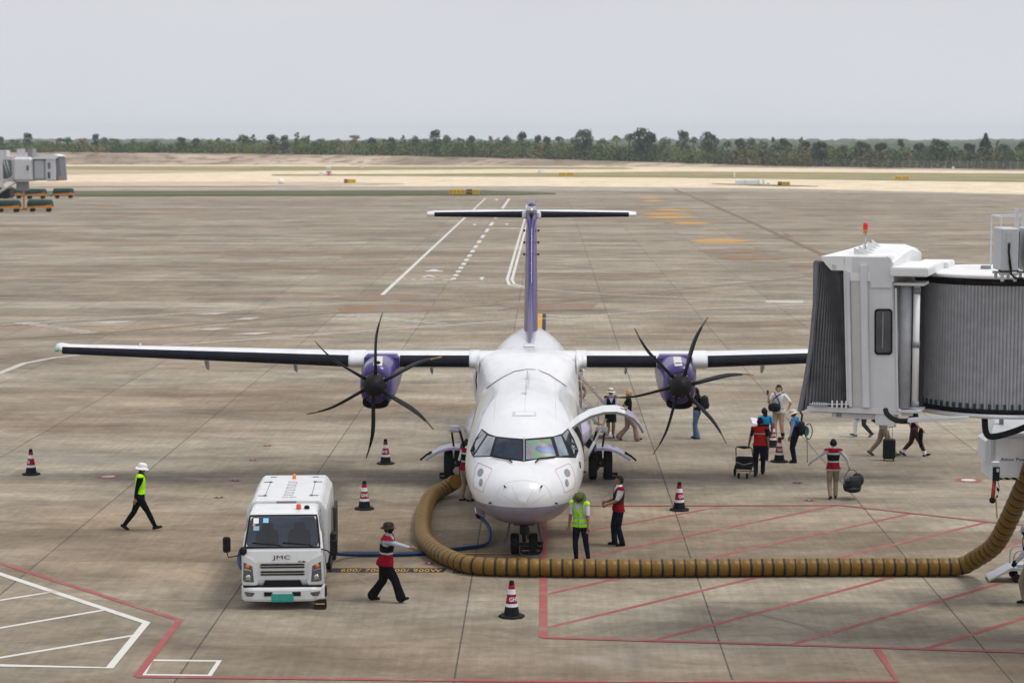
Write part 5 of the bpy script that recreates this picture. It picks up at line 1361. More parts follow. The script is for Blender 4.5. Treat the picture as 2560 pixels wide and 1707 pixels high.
b = MB(); b.smooth = True; w0 = PP(2481, 1250, -.1); b.lathe([(.03, -.035), (.062, -.03), (.066, 0), (.062, .03), (.03, .035)], tuple(w0), 16, 'Y'); b.build('handle_wheel', M_BLACKP, hb2)
b = MB(); b.tube([PP(2494, 1202, -.1), PP(2498, 1215, -.1), PP(2495, 1232, -.1)], .008, 5); b.prism([PP(2492, 1216, -.1), PP(2501, 1226, -.1), PP(2493, 1227, -.1)], (0, .04, 0)); b.ell(tuple(PP(2493, 1240, -.1)), (.02, .02, .03)); cc = b.build('pendant', M_BLACKP, PU)
b = MB(); b.prism([PP(2488, 1243, -.1), PP(2491, 1241, -.1), PP(2495, 1295, -.1), PP(2491, 1295, -.1)], (0, .012, 0)); b.build('strap', pm('yellow_strap', (.50, .36, .10), .6), cc)
for x in (.3, 1.8):
    b = MB(); b.box((xl + x, .5, (z1_ + zd0) / 2 + .03), (.08, .08, zd0 - z1_ - .1)); b.build('hanger', M_MGREY, PU)
# ------------------------------------------------------------------ far boarding bridge on the left
YF = 279.0
def FP(px, py, off=0): return atY(px, py, YF + off)
f0 = FP(53, 530); FB_ = empty('boarding_bridge', (f0.x, YF, 0), 'distant boarding bridge on an orange column at the left edge', 'boarding bridge')
def fbox(name, px0, py0, px1, py1, mat, parent, y0=0, y1=3.4, bev=0.0):
    a, c = FP(px0, py0), FP(px1, py1); b = MB(); b.box(((a.x + c.x) / 2 - f0.x, (y0 + y1) / 2, (a.z + c.z) / 2), (abs(c.x - a.x), y1 - y0, abs(a.z - c.z)), bev=bev); return b.build(name, mat, parent)
t_ = fbox('tunnel', -60, 392, 32, 455, M_JW, FB_, .2, 3.2); fbox('tunnel_window', 7, 400, 29, 447, M_GLASS, t_, .12, .19)
b = MB()
for q in ((9, 402, 22, 446), (16, 402, 27, 440)):
    a, c = FP(q[0], q[1]), FP(q[2], q[3]); b.tube([V(a.x - f0.x, .05, a.z), V(c.x - f0.x, .05, c.z)], .06, 6)
b.build('tunnel_brace', M_LGREY, t_)
fbox('frame_post', 0, 378, 8, 470, M_JW, FB_, -.1, .2); fbox('roof_unit', -20, 376, 14, 392, M_JW, FB_, .4, 2.4); fbox('roof_unit', 38, 373, 53, 393, M_JW, FB_, .8, 2.2)
rt = fbox('rotunda', 32, 393, 82, 454, M_JW, FB_, -.2, 3.6, .3); fbox('rotunda_window', 67, 414, 73, 426, M_GLASS, rt, -.28, -.19)
fbox('roof_unit', 66, 372, 79, 396, M_MGREY, FB_, .6, 2.6)
dr = fbox('drum', 82, 397, 114, 452, pm('far_drum_grey', (.40, .42, .45), .5), FB_, 0, 3.4, .3); fbox('drum_top_band', 82, 395, 114, 399, M_MGREY, dr, -.06, 3.5)  # mid grey band along the top of the far drum
cb = fbox('cab', 113, 392, 141, 453, M_JW, FB_, -.1, 3.6, .15); fbox('cab_window', 120, 406.5, 126, 422, M_GLASS, cb, -.19, -.08); fbox('cab_window', 120, 430, 126, 446, M_GLASS, cb, -.19, -.08)
a = [FP(x, y) for x, y in ((82, 394), (110, 388), (135, 386), (150, 391), (139, 398), (82, 398))]; b = MB(); b.prism([V(p.x - f0.x, -.2, p.z) for p in a], (0, 3.9, 0)); b.build('cab_roof', M_JROOF, FB_)
a = [FP(x, y) for x, y in ((140, 397), (148, 395), (153, 452), (140, 451))]; b = MB(); b.prism([V(p.x - f0.x, 0, p.z) for p in a], (0, 3.5, 0)); bl_ = b.build('bellows', M_PAD, FB_)
fbox('bumper', 147, 440, 154, 452, pm('bumper_yellow', (.35, .24, .08), .6), bl_, -.1, .1)
fbox('lift_column', 50, 455, 55, 530, pm('column_orange', (.50, .20, .02), .5, 0, .1, 1), FB_, 1.2, 1.7); fbox('column_head', 36, 455, 63, 477, M_MGREY, FB_, .9, 2.2); fbox('column_foot', 45, 522, 57, 531, pm('column_orange', (.5, .2, .02)), FB_, .5, 2.4)
b = MB()
for dy in (0, .9):
    p, q = FP(-40, 503), FP(38, 455); b.tube([V(p.x - f0.x, dy, p.z), V(q.x - f0.x, dy, q.z)], .14, 6)
    b.tube([V(p.x - f0.x, dy, p.z + .9), V(q.x - f0.x, dy, q.z + .9)], .06, 6)
b.build('stair', M_JW, FB_)
fbox('ground_equipment', -30, 470, 9, 498, M_BLACKP, FB_, 3, 6, .2)
# ------------------------------------------------------------------ baggage dollies
M_TARP = pm('dark_green_tarpaulin', (.018, .050, .036), .7, 0, .25, 1.2); M_DOR = pm('dolly_orange', (.62, .22, .02), .5, 0, .12, 2)
def make_dolly():
    t = empty('baggage_dolly', (0, 0, 0), 'x', 'baggage dolly', 0, 'covered baggage dollies by the far bridge')
    b = MB(); b.smooth = True
    b.loft([[V(x * k, y * k2, z) for x, y, z in ((-1.62, -.75, .74), (-1.55, -.72, 1.25), (-1.45, -.55, 1.52), (-1.42, 0, 1.60), (-1.45, .55, 1.52), (-1.55, .72, 1.25), (-1.62, .75, .74))] for k, k2 in ((1, 1), (.5, 1.01), (0, .99), (-.5, 1.01), (-1, 1))], True, True)
    b.build('tarpaulin', M_TARP, t)
    b = MB(); b.box((0, 0, .63), (3.2, 1.5, .22)); b.box((1.5, 0, .80), (.10, 1.5, .25)); b.prism([V(-1.6, -.77, .72), V(1.6, -.77, .72), V(1.6, -.77, .98), V(.6, -.77, .84)], (0, .02, 0)); b.build('deck', M_DOR, t)
    b = MB(); b.tube([(-1.6, 0, .55), (-2.25, 0, .32)], .05, 6); b.build('tow_bar', M_DKMET, t)
    for x in (-1.0, 1.1):
        for y in (-.6, .6):
            b = MB(); b.smooth = True; b.lathe([(.06, -.1), (.25, -.1), (.27, 0), (.25, .1), (.06, .1)], (x, y, .27), 14, 'Y'); b.build('wheel', M_RUB, t)
    return t
d0 = make_dolly()
for i, (px, py, rz, lb) in enumerate(((159, 496, 3, 'covered baggage dolly standing farthest right in the back row'), (90, 497.5, 0, 'covered baggage dolly in the middle of the back row'), (30, 497, 0, 'covered baggage dolly of the back row behind the orange column'), (101, 530, 2, 'nearest covered baggage dolly, right of the orange column'), (20, 531, 0, 'nearest covered baggage dolly, left of the orange column'))):
    c = d0 if i == 0 else copy_tree(d0); p = gp(px, py); c.location = (p.x, p.y, 0); c.rotation_euler.z = R(rz); c['label'] = lb
# ------------------------------------------------------------------ airfield signs and small far objects
M_SY = pm('sign_yellow', (.75, .46, .01), .5, 0, .06, 2); M_SK = pm('sign_black', (.03, .028, .015), .5); M_SW = pm('white_cabinet', (.88, .88, .88), .5, 0, .05, 1)
def sign(px0, px1, pyb, pyt, parts, label):
    a = gp((px0 + px1) / 2, pyb); s_ = (pyb - 344) / 9.66; W_ = (px1 - px0) / s_; H = (pyb - pyt) / s_ * .98
    t = empty('taxiway_sign', (a.x, a.y, 0), label, 'sign', 0, 'yellow taxiway signs on the airfield')
    x = -W_ / 2
    for k, fr in parts:
        w_ = W_ * fr
        if k != '-':
            b = MB(); b.box((x + w_ / 2, 0, H * .56), (w_ - .04, .3, H * .86), bev=.03); p = b.build('panel', M_SK if k == 'k' else M_SY, t)
            b = MB(); nn = max(2, int(w_ / .55)); 
            for i in range(nn): b.box((x + w_ * (i + .6) / (nn + .2), -.16, H * .56), (w_ / nn * .38, .02, H * .34))
            b.build('lettering', M_SY if k == 'k' else pm('sign_lettering', (.28, .17, .01), .5), p)
        x += w_
    b = MB()
    for u in (-.35, .35): b.box((W_ * u, 0, H * .07), (.1, .1, H * .14))
    b.build('legs', M_LGREY, t)
sign(1122, 1198, 487.5, 473, (('y', .53), ('-', .05), ('k', .19), ('y', .23)), 'long yellow taxiway sign with a black panel, nearest, left of the tail')
sign(860, 890, 459, 448, (('k', .33), ('y', .67)), 'small taxiway sign, black left end, on the brown verge at left')
sign(1397, 1434, 441, 431, (('y', .48), ('-', .04), ('y', .48)), 'pair of plain yellow sign panels right of the tail on the grass')
sign(1944, 1975, 464.5, 454, (('k', .34), ('y', .66)), 'small taxiway sign, black left end, beside the long white cabinet')
sign(2237, 2272, 450, 440, (('y', .48), ('-', .04), ('y', .48)), 'pair of plain yellow sign panels farthest right')
sign(592, 600, 411, 404, (('y', 1.0),), 'tiny orange yellow marker board below the bank at left')
def wbox(name, px0, px1, pyb, pyt, label, cat, mat=M_SW, dep=.8, bev=.05, extra=None):
    a = gp((px0 + px1) / 2, pyb); s_ = (pyb - 344) / 9.66; W_ = (px1 - px0) / s_; H = (pyb - pyt) / s_
    b = MB(); b.box((0, dep / 2, H / 2), (W_, dep, H), bev=bev)
    o = b.build(name, mat, None); o.location = (a.x, a.y, 0); return tag(o, label, cat)
o = wbox('equipment_cabinet', 1839, 1900, 463, 450, 'long white equipment cabinet on the far runway edge', 'cabinet', dep=1.2)
b = MB(); b.box((-.5, -.02, .9), (.06, .03, 1.6)); b.box((2.2, -.02, .9), (.06, .03, 1.6)); b.build('panel_joint', M_LGREY, o)
wbox('equipment_box', 1906, 1912, 463, 449, 'narrow white box at the end of the long cabinet', 'cabinet')
wbox('equipment_box', 1918, 1925, 464, 456, 'low white box right of the long cabinet', 'cabinet')
wbox('marker_post', 1834, 1838, 444, 432, 'short white post on the grass island at right', 'post', dep=.3)
o = wbox('wind_shelter', 694, 711, 461, 447, 'white rounded marker at the edge of the brown verge', 'marker', bev=.5)
o = wbox('runway_sign', 816, 828, 440, 428.5, 'red mandatory sign with white marks between runway strips', 'sign', pm('sign_red', (.55, .08, .08), .5), .3)
for x in (-.4, .35):
    b = MB(); b.box((x, -.02, .55), (.3, .03, .5)); b.build('lettering', M_SW, o)
wbox('equipment_box', 815, 826, 425, 417, 'white equipment box above the red sign', 'cabinet', pm('pale_blue_white', (.62, .70, .74), .5))
wbox('marker_post', 798, 807, 440, 430, 'white marker to the left of the red sign', 'marker')
wbox('marker_post', 900, 907, 420, 412, 'tiny white marker at the foot of the bank', 'marker')
wbox('equipment_box', 1345, 1352, 433, 425, 'pale grey box right of the tail on the runway edge', 'cabinet', pm('pale_blue_white', (.6, .7, .7)))
wbox('marker_post', 1355, 1361, 433, 424, 'white post beside the pale grey box right of the tail', 'marker')
wbox('equipment_box', 1820, 1842, 414.5, 408, 'pale flat box by the start of the fence', 'cabinet')
wbox('equipment_box', 2381, 2386, 423.5, 417, 'small white box right of the striped mast', 'cabinet')
wbox('marker_post', 2427, 2430.5, 418, 405, 'short white mast far right before the trees', 'mast', dep=.3)
a = gp(2353, 421.5); s_ = (421.5 - 344) / 9.66; b = MB(); H = 62 / s_
for i in range(7):
    b.mat(i % 2); b.lathe([(.20 - .012 * i, H * i / 7), (.20 - .012 * (i + 1), H * (i + 1) / 7)], n=10, caps=(i == 6))
o = b.build('striped_mast', [pm('mast_red', (.45, .06, .04), .5), M_SW], None, fix=False); o.location = (a.x, a.y, 0); tag(o, 'tall red and white striped mast before the trees at right', 'mast')
# perimeter fence
fp = [(1770, 414.5), (2000, 419), (2560, 425.5), (2760, 428)]
FE = empty('perimeter_fence', gp(1770, 414.5), 'long grey wire perimeter fence in front of the trees at right', 'fence')
M_FEN = pm('galvanised_fence', (.30, .31, .32), .5, .3, .1, 1); o0 = FE.location.copy()
posts = []
for i in range(56):
    x = 1770 + (2760 - 1770) * i / 55; y = float(np.interp(x, [q[0] for q in fp], [q[1] for q in fp])); posts.append(gp(x, y) - o0)
pm0 = None
for p in posts:
    if pm0 is None:
        b = MB(); b.box((0, 0, 1.25), (.14, .14, 2.5)); b.box((.12, 0, 2.6), (.10, .08, .3), Euler((0, R(30), 0))); pm0 = b.build('fence_post', M_FEN, FE); pm0.location = p
    else:
        c = pm0.copy(); COL.objects.link(c); c.parent = FE; c.location = p
b = MB()
for z in np.linspace(.15, 2.45, 9): b.tube([p + V(0, 0, z) for p in posts], .012, 3, False, False)
for a_, c_ in zip(posts, posts[1:]):
    for k in range(1, 14): q = a_ + (c_ - a_) * k / 14; b.tube([q + V(0, 0, .1), q + V(0, 0, 2.45)], .010, 3, False, False)
b.build('wire_mesh', M_FEN, FE, fix=False)
# ------------------------------------------------------------------ people
def flat(name, col, var=.15, sc_=9): return pm('cloth_' + name, col, .9, 0, var, sc_, spec=.05)
SK1 = pm('skin_brown', (.26, .135, .080), .55, 0, .08, 10, spec=.35); SK2 = pm('skin_fair', (.50, .30, .21), .55, 0, .08, 10, spec=.35)
BLACKC = flat('black', (.006, .0065, .008)); NAVY = flat('navy', (.008, .010, .022)); WHITEC = flat('white', (.66, .67, .70), .05); KHAKI = flat('khaki', (.24, .19, .14)); BEIGE = flat('beige', (.36, .29, .20))
GREYSH = flat('grey_shirt', (.36, .39, .45)); REDV = flat('vest_red', (.19, .004, .013)); ORRED = flat('orange_red', (.42, .016, .012)); HIVIS = flat('hi_vis_yellow', (.36, .85, .010), .1); SILV = flat('silver_tape', (.36, .40, .42), .1)
BROWNV = flat('vest_dark_brown', (.050, .018, .017)); BLUEV = flat('vest_blue', (.02, .20, .44)); PALEB = flat('pale_blue', (.42, .52, .72)); LILACS = flat('lilac_grey', (.33, .33, .44)); JEANS = flat('jeans', (.085, .15, .25), .2); MAUVE = flat('mauve', (.27, .19, .18)); MAROON = flat('maroon', (.055, .022, .026))
GREENS = flat('sage_green', (.22, .30, .21)); SHOE = pm('black_shoe', (.010, .010, .011), .5); HAIRB = pm('black_hair', (.010, .009, .009), .5, 0, .3, 30); HAIRF = pm('blond_hair', (.42, .26, .11), .55, 0, .3, 30); OLIVE = flat('olive_hat', (.085, .095, .038)); HATW = flat('white_hat', (.68, .68, .70), .05); CREAMH = flat('cream_hat', (.60, .57, .48), .06); CAMO = flat('dark_pattern_hat', (.035, .028, .024), .7, 25)
EYE = pm('eye_dark', (.012, .008, .006), .3); LIP = pm('lip', (.26, .09, .075), .5)

def tubez(pts, rs, n=12):
    b = MB()
    ext = []; er = []
    P = [Vector(p) for p in pts]
    d0, d1 = (P[0] - P[1]).normalized(), (P[-1] - P[-2]).normalized()
    for k, f in ((1.0, .15), (.86, .55), (.5, .87)): ext.append(P[0] + d0 * rs[0] * k); er.append(rs[0] * f)
    ext += P; er += list(rs)
    for k, f in ((.5, .87), (.86, .55), (1.0, .15)): ext.append(P[-1] + d1 * rs[-1] * k); er.append(rs[-1] * f)
    b.tube(ext, er, n); return b.v, b.f
def voxel(parts, size):
    b = MB()
    for v, f in parts: b.add(v, f)
    me = bpy.data.meshes.new('tmp'); me.from_pydata(b.v, [], b.f)
    bm = bmesh.new(); bm.from_mesh(me); bmesh.ops.recalc_face_normals(bm, faces=bm.faces); bm.to_mesh(me); bm.free()
    o = bpy.data.objects.new('tmp', me); COL.objects.link(o)
    m = o.modifiers.new('r', 'REMESH'); m.mode = 'VOXEL'; m.voxel_size = size
    dg = bpy.context.evaluated_depsgraph_get(); r = bpy.data.meshes.new_from_object(o.evaluated_get(dg))
    bpy.data.objects.remove(o); bpy.data.meshes.remove(me); return r
def ik(a, c, l1, l2, hint):
    a, c = Vector(a), Vector(c); d = c - a; L_ = min(d.length, (l1 + l2) * .999); d.normalize()
    x = (l1 * l1 - l2 * l2 + L_ * L_) / (2 * L_); h = math.sqrt(max(0, l1 * l1 - x * x))
    n_ = Vector(hint) - d * d.dot(Vector(hint)); n_.normalize(); return a + d * x + n_ * h, a + d * L_

def person(loc, yaw, H, label, pose, fit):
    """yaw 0 faces away from the terminal; local +y is forward, +x the person's right"""
    k = H / 1.70
    root = empty('person', loc, label, 'person', yaw)
    g = lambda q, d: pose.get(q, d)
    skin = fit.get('skin', SK1); fem = fit.get('fem', False)
    hipz = g('hipz', .90); lean = Vector((*g('lean', (0, 0)), 0)); hipo = Vector((*g('hipo', (0, 0)), 0))
    tw = g('twist', 0.0)          # shoulders turned about the spine
    ct, stn = math.cos(tw), math.sin(tw)
    def tor(x, y, z):             # torso point: z measured on an upright 1.7 m figure
        t = (z - .90) / .52; tt = max(0, min(1.3, t)); p = V(x, y, z - .90 + hipz)
        c_, s_ = math.cos(tw * max(0, min(1, t))), math.sin(tw * max(0, min(1, t)))
        p = V(p.x * c_ - p.y * s_, p.x * s_ + p.y * c_, p.z); drop = (lean.length ** 2) * .5 * tt
        return p + lean * tt + hipo * (1 - min(1, max(0, t))) - V(0, 0, drop)
    parts = []; segs = []
    bulk = fit.get('bulk', 1.0); sw = .90 if fem else 1.0
    rings = []
    tor_def = [(.79, .085, .075), (.83, .145, .105), (.92, .165 * (1.03 if fem else 1), .118), (1.02, .150 * (.93 if fem else 1), .108), (1.10, .143 * (.88 if fem else 1), .104), (1.22, .162 * sw, .115), (1.32, .178 * sw, .112), (1.40, .172 * sw, .095), (1.445, .125 * sw, .075), (1.475, .065, .060)]
    for z, a, c in tor_def:
        rings.append([tor(a * bulk * math.cos(t), c * bulk * math.sin(t) + .01, z) for t in (2 * math.pi * j / 20 for j in range(20))])
    b = MB(); b.loft(rings, True, True); parts.append((b.v, b.f))
    tseg = [(tor(0, 0, .86), tor(0, 0, 1.40), .135)]
    def limb(pts, rs, lab):
        parts.append(tubez(pts, rs)); 
        for i in range(len(pts) - 1): segs.append((Vector(pts[i]), Vector(pts[i + 1]), rs[i], rs[i + 1], lab))
    # head
    nb = tor(0, -.005, 1.45); hd = g('head', (0, 0)); hy_, hp_ = hd
    HM = Matrix.Rotation(hy_ + tw, 3, 'Z') @ Matrix.Rotation(hp_, 3, 'X')
    hc = nb + HM @ V(0, .028, .155)
    limb([nb, nb + (hc - nb) * .6], [.055, .052], 'neck')
    b = MB(); b.ell(tuple(hc), (.077, .096, .112), 18, 12, HM); parts.append((b.v, b.f))
    b = MB(); b.ell(tuple(hc + HM @ V(0, .035, -.072)), (.050, .050, .046), 12, 8, HM); parts.append((b.v, b.f))
    parts.append(tubez([hc + HM @ V(0, .088, .012), hc + HM @ V(0, .104, -.026)], [.011, .016], 8))
    for s_ in (-1, 1):
        b = MB(); b.ell(tuple(hc + HM @ V(s_ * .078, -.004, -.010)), (.013, .022, .032), 8, 6, HM); parts.append((b.v, b.f))
    segs.append((hc + HM @ V(0, 0, -.05), hc + HM @ V(0, 0, .03), .09, .09, 'head'))
    # legs
    lr = fit.get('leg', 1.0) * 1.08
    for s_, nm in ((1, 'r'), (-1, 'l')):
        hip = V(s_ * .088, 0, hipz - .03) + hipo
        ank = Vector(g(nm + 'f', (s_ * .10, -.02, .085))); kh = g(nm + 'kn', (s_ * .12, 1, .1))
        kn, ank = ik(hip, ank, .405, .395, kh)
        limb([hip, hip + (kn - hip) * .5, kn], [.092 * lr, .078 * lr, .060 * lr], 'thigh'); limb([kn, kn + (ank - kn) * .35, ank], [.060 * lr, .058 * lr, .046 * lr * fit.get('hem', 1)], 'shin')
        fd, fp = g(nm + 'd', s_ * -.12), g(nm + 'p', 0.0)
        FM = Matrix.Rotation(fd, 3, 'Z') @ Matrix.Rotation(fp, 3, 'X')
        limb([ank + FM @ V(0, -.045, -.045), ank + FM @ V(0, .06, -.045), ank + FM @ V(0, .145, -.055)], [.040, .042, .030], 'foot')
        limb([ank, ank + FM @ V(0, .0, -.04)], [.043, .042], 'foot')
    # arms and hands
    for s_, nm in ((1, 'r'), (-1, 'l')):
        sh = tor(s_ * (.185 * sw * bulk), 0, 1.385)
        hnd = g(nm + 'h', None)
        hnd = tor(s_ * .27, .04, .86) if hnd is None else Vector(hnd)
        el, wr = ik(sh, hnd, .285, .25, g(nm + 'e', (s_ * .35, -1, -.2)))
        ar = fit.get('arm', 1.0)
        limb([sh, sh + (el - sh) * .5, el], [.062 * ar, .053 * ar, .043 * ar], 'uarm'); limb([el, el + (wr - el) * .4, wr], [.042 * ar, .039 * ar, .027], 'farm')
        d = (wr - el).normalized(); pn = Vector(g(nm + 'palm', (-s_, 0, 0))); pn = (pn - d * d.dot(pn)).normalized(); lat = d.cross(pn) * (s_)
        curl = g(nm + 'curl', .35)
        pc = wr + d * .045
        b = MB(); PM = Matrix((lat, d, pn)).transposed(); b.ell(tuple(pc), (.040, .055, .019), 10, 8, PM); parts.append((b.v, b.f)); segs.append((wr, wr + d * .09, .03, .03, 'hand'))
        for i, (off, ln) in enumerate(((.030, .070), (.010, .080), (-.011, .074), (-.031, .058))):
            b0 = wr + d * (.085 - .006 * abs(i - 1)) + lat * off
            a1, a2 = curl, curl * 2.2
            d1 = d * math.cos(a1) + pn * math.sin(a1); d2 = d * math.cos(a2) + pn * math.sin(a2)
            m_ = b0 + d1 * ln * .52 + lat * off * .10; e_ = m_ + d2 * ln * .48
            parts.append(tubez([b0 - d * .02, b0, m_, e_], [.0105, .0105, .0095, .008], 8)); segs.append((b0, e_, .012, .012, 'hand'))
        t0 = wr + d * .025 + lat * .030; t1 = t0 + (d * .75 + lat * .55 + pn * .25) * .036; t2 = t1 + (d * .9 + pn * .35 + lat * .1) * .030
        parts.append(tubez([t0, t1, t2], [.014, .0115, .0095], 8)); segs.append((t0, t2, .014, .012, 'hand'))
    if fit.get('hem_flare'): pass
    me = voxel(parts, .0105)
    nv = len(me.vertices); co_ = np.empty(nv * 3); me.vertices.foreach_get('co', co_); co_ = co_.reshape(-1, 3)
    nf = len(me.polygons); cen = np.empty(nf * 3); me.polygons.foreach_get('center', cen); cen = cen.reshape(-1, 3)
    nrm = np.empty(nv * 3); me.vertices.foreach_get('normal', nrm); nrm = nrm.reshape(-1, 3)
    labs = []; D_ = []; T_ = []
    for p0, p1, r0, r1, lab in segs + [(a, c, r, r, 'torso') for a, c, r in tseg]:
        a = np.array(p0); d = np.array(p1) - a; t = np.clip(((cen - a) @ d) / max(1e-9, d @ d), 0, 1)
        q = cen - (a + t[:, None] * d); D_.append(np.linalg.norm(q, axis=1) - (r0 + (r1 - r0) * t)); T_.append(t); labs.append(lab)
    D_ = np.array(D_); best = D_.argmin(0); lab = np.array(labs)[best]
    # heights along the upright torso and head-local coordinates
    th = (cen[:, 2] - (hipz - .90)); HI = np.array(HM.transposed()); hl_ = (cen - np.array(hc)) @ HI.T
    ishead = (np.linalg.norm(hl_ / np.array([.095, .125, .135]), axis=1) < 1.12) & (lab != 'torso') & (lab != 'uarm') & (lab != 'farm') & (lab != 'hand')
    lab[ishead] = 'head'
    mats = []; 
    def mi(m):
        if m not in mats: mats.append(m)
        return mats.index(m)
    top, bot = fit['top'], fit['bot']; col = np.zeros(nf, int)
    col[:] = mi(skin)
    for L_, m in (('torso', top), ('uarm', top), ('thigh', bot), ('shin', bot), ('foot', fit.get('shoe', SHOE)), ('farm', top if fit.get('long') else skin)):
        col[lab == L_] = mi(m)
    hip_line = .93
    col[(lab == 'torso') & (th < hip_line)] = mi(bot); col[(lab == 'thigh') & (th > .98)] = mi(top)
    farm_t = np.zeros(nf); 
    ua = [i for i, L_ in enumerate(labs) if L_ == 'uarm']
    if not fit.get('long'):
        for i in ua[1::2]:
            col[(best == i) & (T_[i] > fit.get('sleeve', .55))] = mi(skin)
        if fit.get('sleeve', .55) < 0.1:
            for i in ua[0::2]: col[(best == i) & (T_[i] > .35)] = mi(skin)
    if fit.get('shorts'):
        zk = fit['shorts']; col[((lab == 'shin') | (lab == 'thigh')) & (th < zk)] = mi(skin)
        col[(lab == 'shin') & (cen[:, 2] < .20) & (cen[:, 2] > .09)] = mi(fit.get('sock', skin))
    if fit.get('skirt'):
        col[((lab == 'shin') | (lab == 'thigh'))] = mi(skin)
    if fit.get('ankle'): col[(lab == 'shin') & (cen[:, 2] < .19)] = mi(fit['ankle'])
    if fit.get('glove'): col[lab == 'hand'] = mi(fit['glove'])
    if fit.get('sleeve_lower'): col[lab == 'farm'] = mi(fit['sleeve_lower'])
    if fit.get('leftleg'):
        lx = [i for i, L_ in enumerate(labs) if L_ in ('thigh', 'shin')][4:]
        for i in lx: col[best == i] = mi(fit['leftleg'])
    # face
    hm = lab == 'head'
    for s_ in (-1, 1): col[hm & (np.linalg.norm((hl_ - np.array([s_ * .031, .088, .012])) / np.array([.014, .03, .009]), axis=1) < 1)] = mi(EYE)
    col[hm & (np.linalg.norm((hl_ - np.array([0, .088, -.062])) / np.array([.024, .03, .008]), axis=1) < 1)] = mi(LIP)
    if fit.get('mask'): col[hm & (hl_[:, 2] < .0) & (hl_[:, 1] > .0)] = mi(BLACKC); col[(lab == 'neck')] = mi(BLACKC)
    for m in mats: me.materials.append(m)
    me.polygons.foreach_set('material_index', col); me.polygons.foreach_set('use_smooth', np.ones(nf, bool)); me.name = 'body'
    body = bpy.data.objects.new('body', me); COL.objects.link(body); body.parent = root
    fv = [tuple(p.vertices) for p in me.polygons]
    def shell(name, sel, off, matfn, flare=None):
        idx = np.nonzero(sel)[0]; used = sorted({v for i in idx for v in fv[i]})
        mp = {v: j for j, v in enumerate(used)}; u = np.array(used)
        pos = co_[u] + nrm[u] * (off if np.isscalar(off) else off[u][:, None])
        if flare is not None: pos = flare(pos)
        b = MB(); b.smooth = True; ml = []; 
        fl = [[mp[v] for v in fv[i]] for i in idx]; b.add([tuple(p) for p in pos], fl)
        ms = []
        for j, i in enumerate(idx):
            m = matfn(i)
            if m not in ms: ms.append(m)
            b.m[j] = ms.index(m)
        return b.build(name, ms, root, fix=False)
    tl = np.array(tor(0, 0, 1.42)) - np.array(tor(0, 0, .9))
    # torso height fraction measured along the leaning spine
    spine0 = np.array(tor(0, 0, .90)); sd_ = np.array(tor(0, 0, 1.42)) - spine0; sh_ = .90 + .52 * ((cen - spine0) @ sd_) / (sd_ @ sd_)
    if fit.get('vest'):
        kind = fit['vest']; lo = fit.get('vest_lo', .86)
        arms = (lab == 'uarm')
        sel = ((lab == 'torso') & (sh_ > lo) & (sh_ < 1.455)) | ((lab == 'thigh') & (sh_ > lo)) | ((lab == 'uarm') & (sh_ > 1.395))
        loc_x = np.abs((cen - spine0) @ np.array([ct, stn, 0])); loc_y = (cen - spine0) @ np.array([-stn, ct, 0]) - ((cen - spine0)[:, 2] / max(1e-6, sd_[2])) * float(np.array([-stn, ct, 0]) @ np.array([lean.x, lean.y, 0]))
        neck_v = (loc_y > .0) & (loc_x < np.clip((sh_ - 1.20) * .42, 0, .1))
        sel &= ~neck_v
        def vm(i):
            z = sh_[i]; fx = abs(loc_x[i])
            if kind == 'red':
                return REDV if z > 1.33 else SILV if z > 1.29 else BLACKC if z > 1.115 else SILV if z > 1.075 else REDV
            if kind == 'brown': return REDV if z > 1.37 else SILV if z > 1.34 and False else BROWNV if z > 1.04 else REDV
            if kind == 'hivis':
                if .93 < z < .975 or 1.06 < z < 1.105: return SILV
                if 1.105 <= z and .085 < fx < .125: return SILV
                return BLACKC if (fx < .008 and loc_y[i] > 0) else HIVIS
            if kind == 'hivis2': return HIVIS
            if kind == 'blue': return BLUEV if z > 1.20 else NAVY
            if kind == 'orange': return SILV if 1.235 < z < 1.265 else ORRED
            if kind == 'redlow': return REDV if (z > 1.34 or z < 1.05) else BLACKC
            return REDV
        def fl(p):
            t = np.clip((1.05 - (.90 + .52 * ((p - spine0) @ sd_) / (sd_ @ sd_))) / .2, 0, 1); c_ = spine0 * 1
            p = p.copy(); p[:, 0] += (p[:, 0] - spine0[0]) * .06 * t; p[:, 1] += (p[:, 1] - spine0[1]) * .06 * t; return p
        shell('vest', sel, .017, vm, fl)
        if fit.get('collar'):
            shell('collar', (lab == 'neck') | ((lab == 'torso') & (sh_ > 1.45)), .008, lambda i: fit['collar'])
    if fit.get('shirt_tail'):
        shell('shirt_hem', (sh_ > .84) & (sh_ < .95) & ((lab == 'torso') | (lab == 'thigh')), .013, lambda i: top)
    if fit.get('hair'):
        m = fit['hair']; zc_ = fit.get('hairline', .045)
        sel = hm & ((hl_[:, 2] > zc_) | ((hl_[:, 1] < -.005) & (hl_[:, 2] > -.075)) | ((hl_[:, 1] < .02) & (hl_[:, 2] > .0)))
        sel &= ~((hl_[:, 1] > .072) & (hl_[:, 2] < .06))
        shell('hair', sel, fit.get('hair_vol', .014), lambda i: m)
        if fit.get('long_hair'):
            b = MB(); b.smooth = True; P_ = lambda x, y, z: hc + HM @ V(x, y, z)
            L_ = fit['long_hair']; rs = []
            for u in np.linspace(0, 1, 8):
                z = .04 - L_ * u; w_ = .085 * (1 - .35 * u * u); rs.append([P_(w_ * math.cos(t), -.055 - .02 * u + .055 * (1 - .4 * u) * math.sin(t), z) for t in (2 * math.pi * j / 14 for j in range(14))])
            b.loft(rs, True, True); b.build('long_hair', m, root)
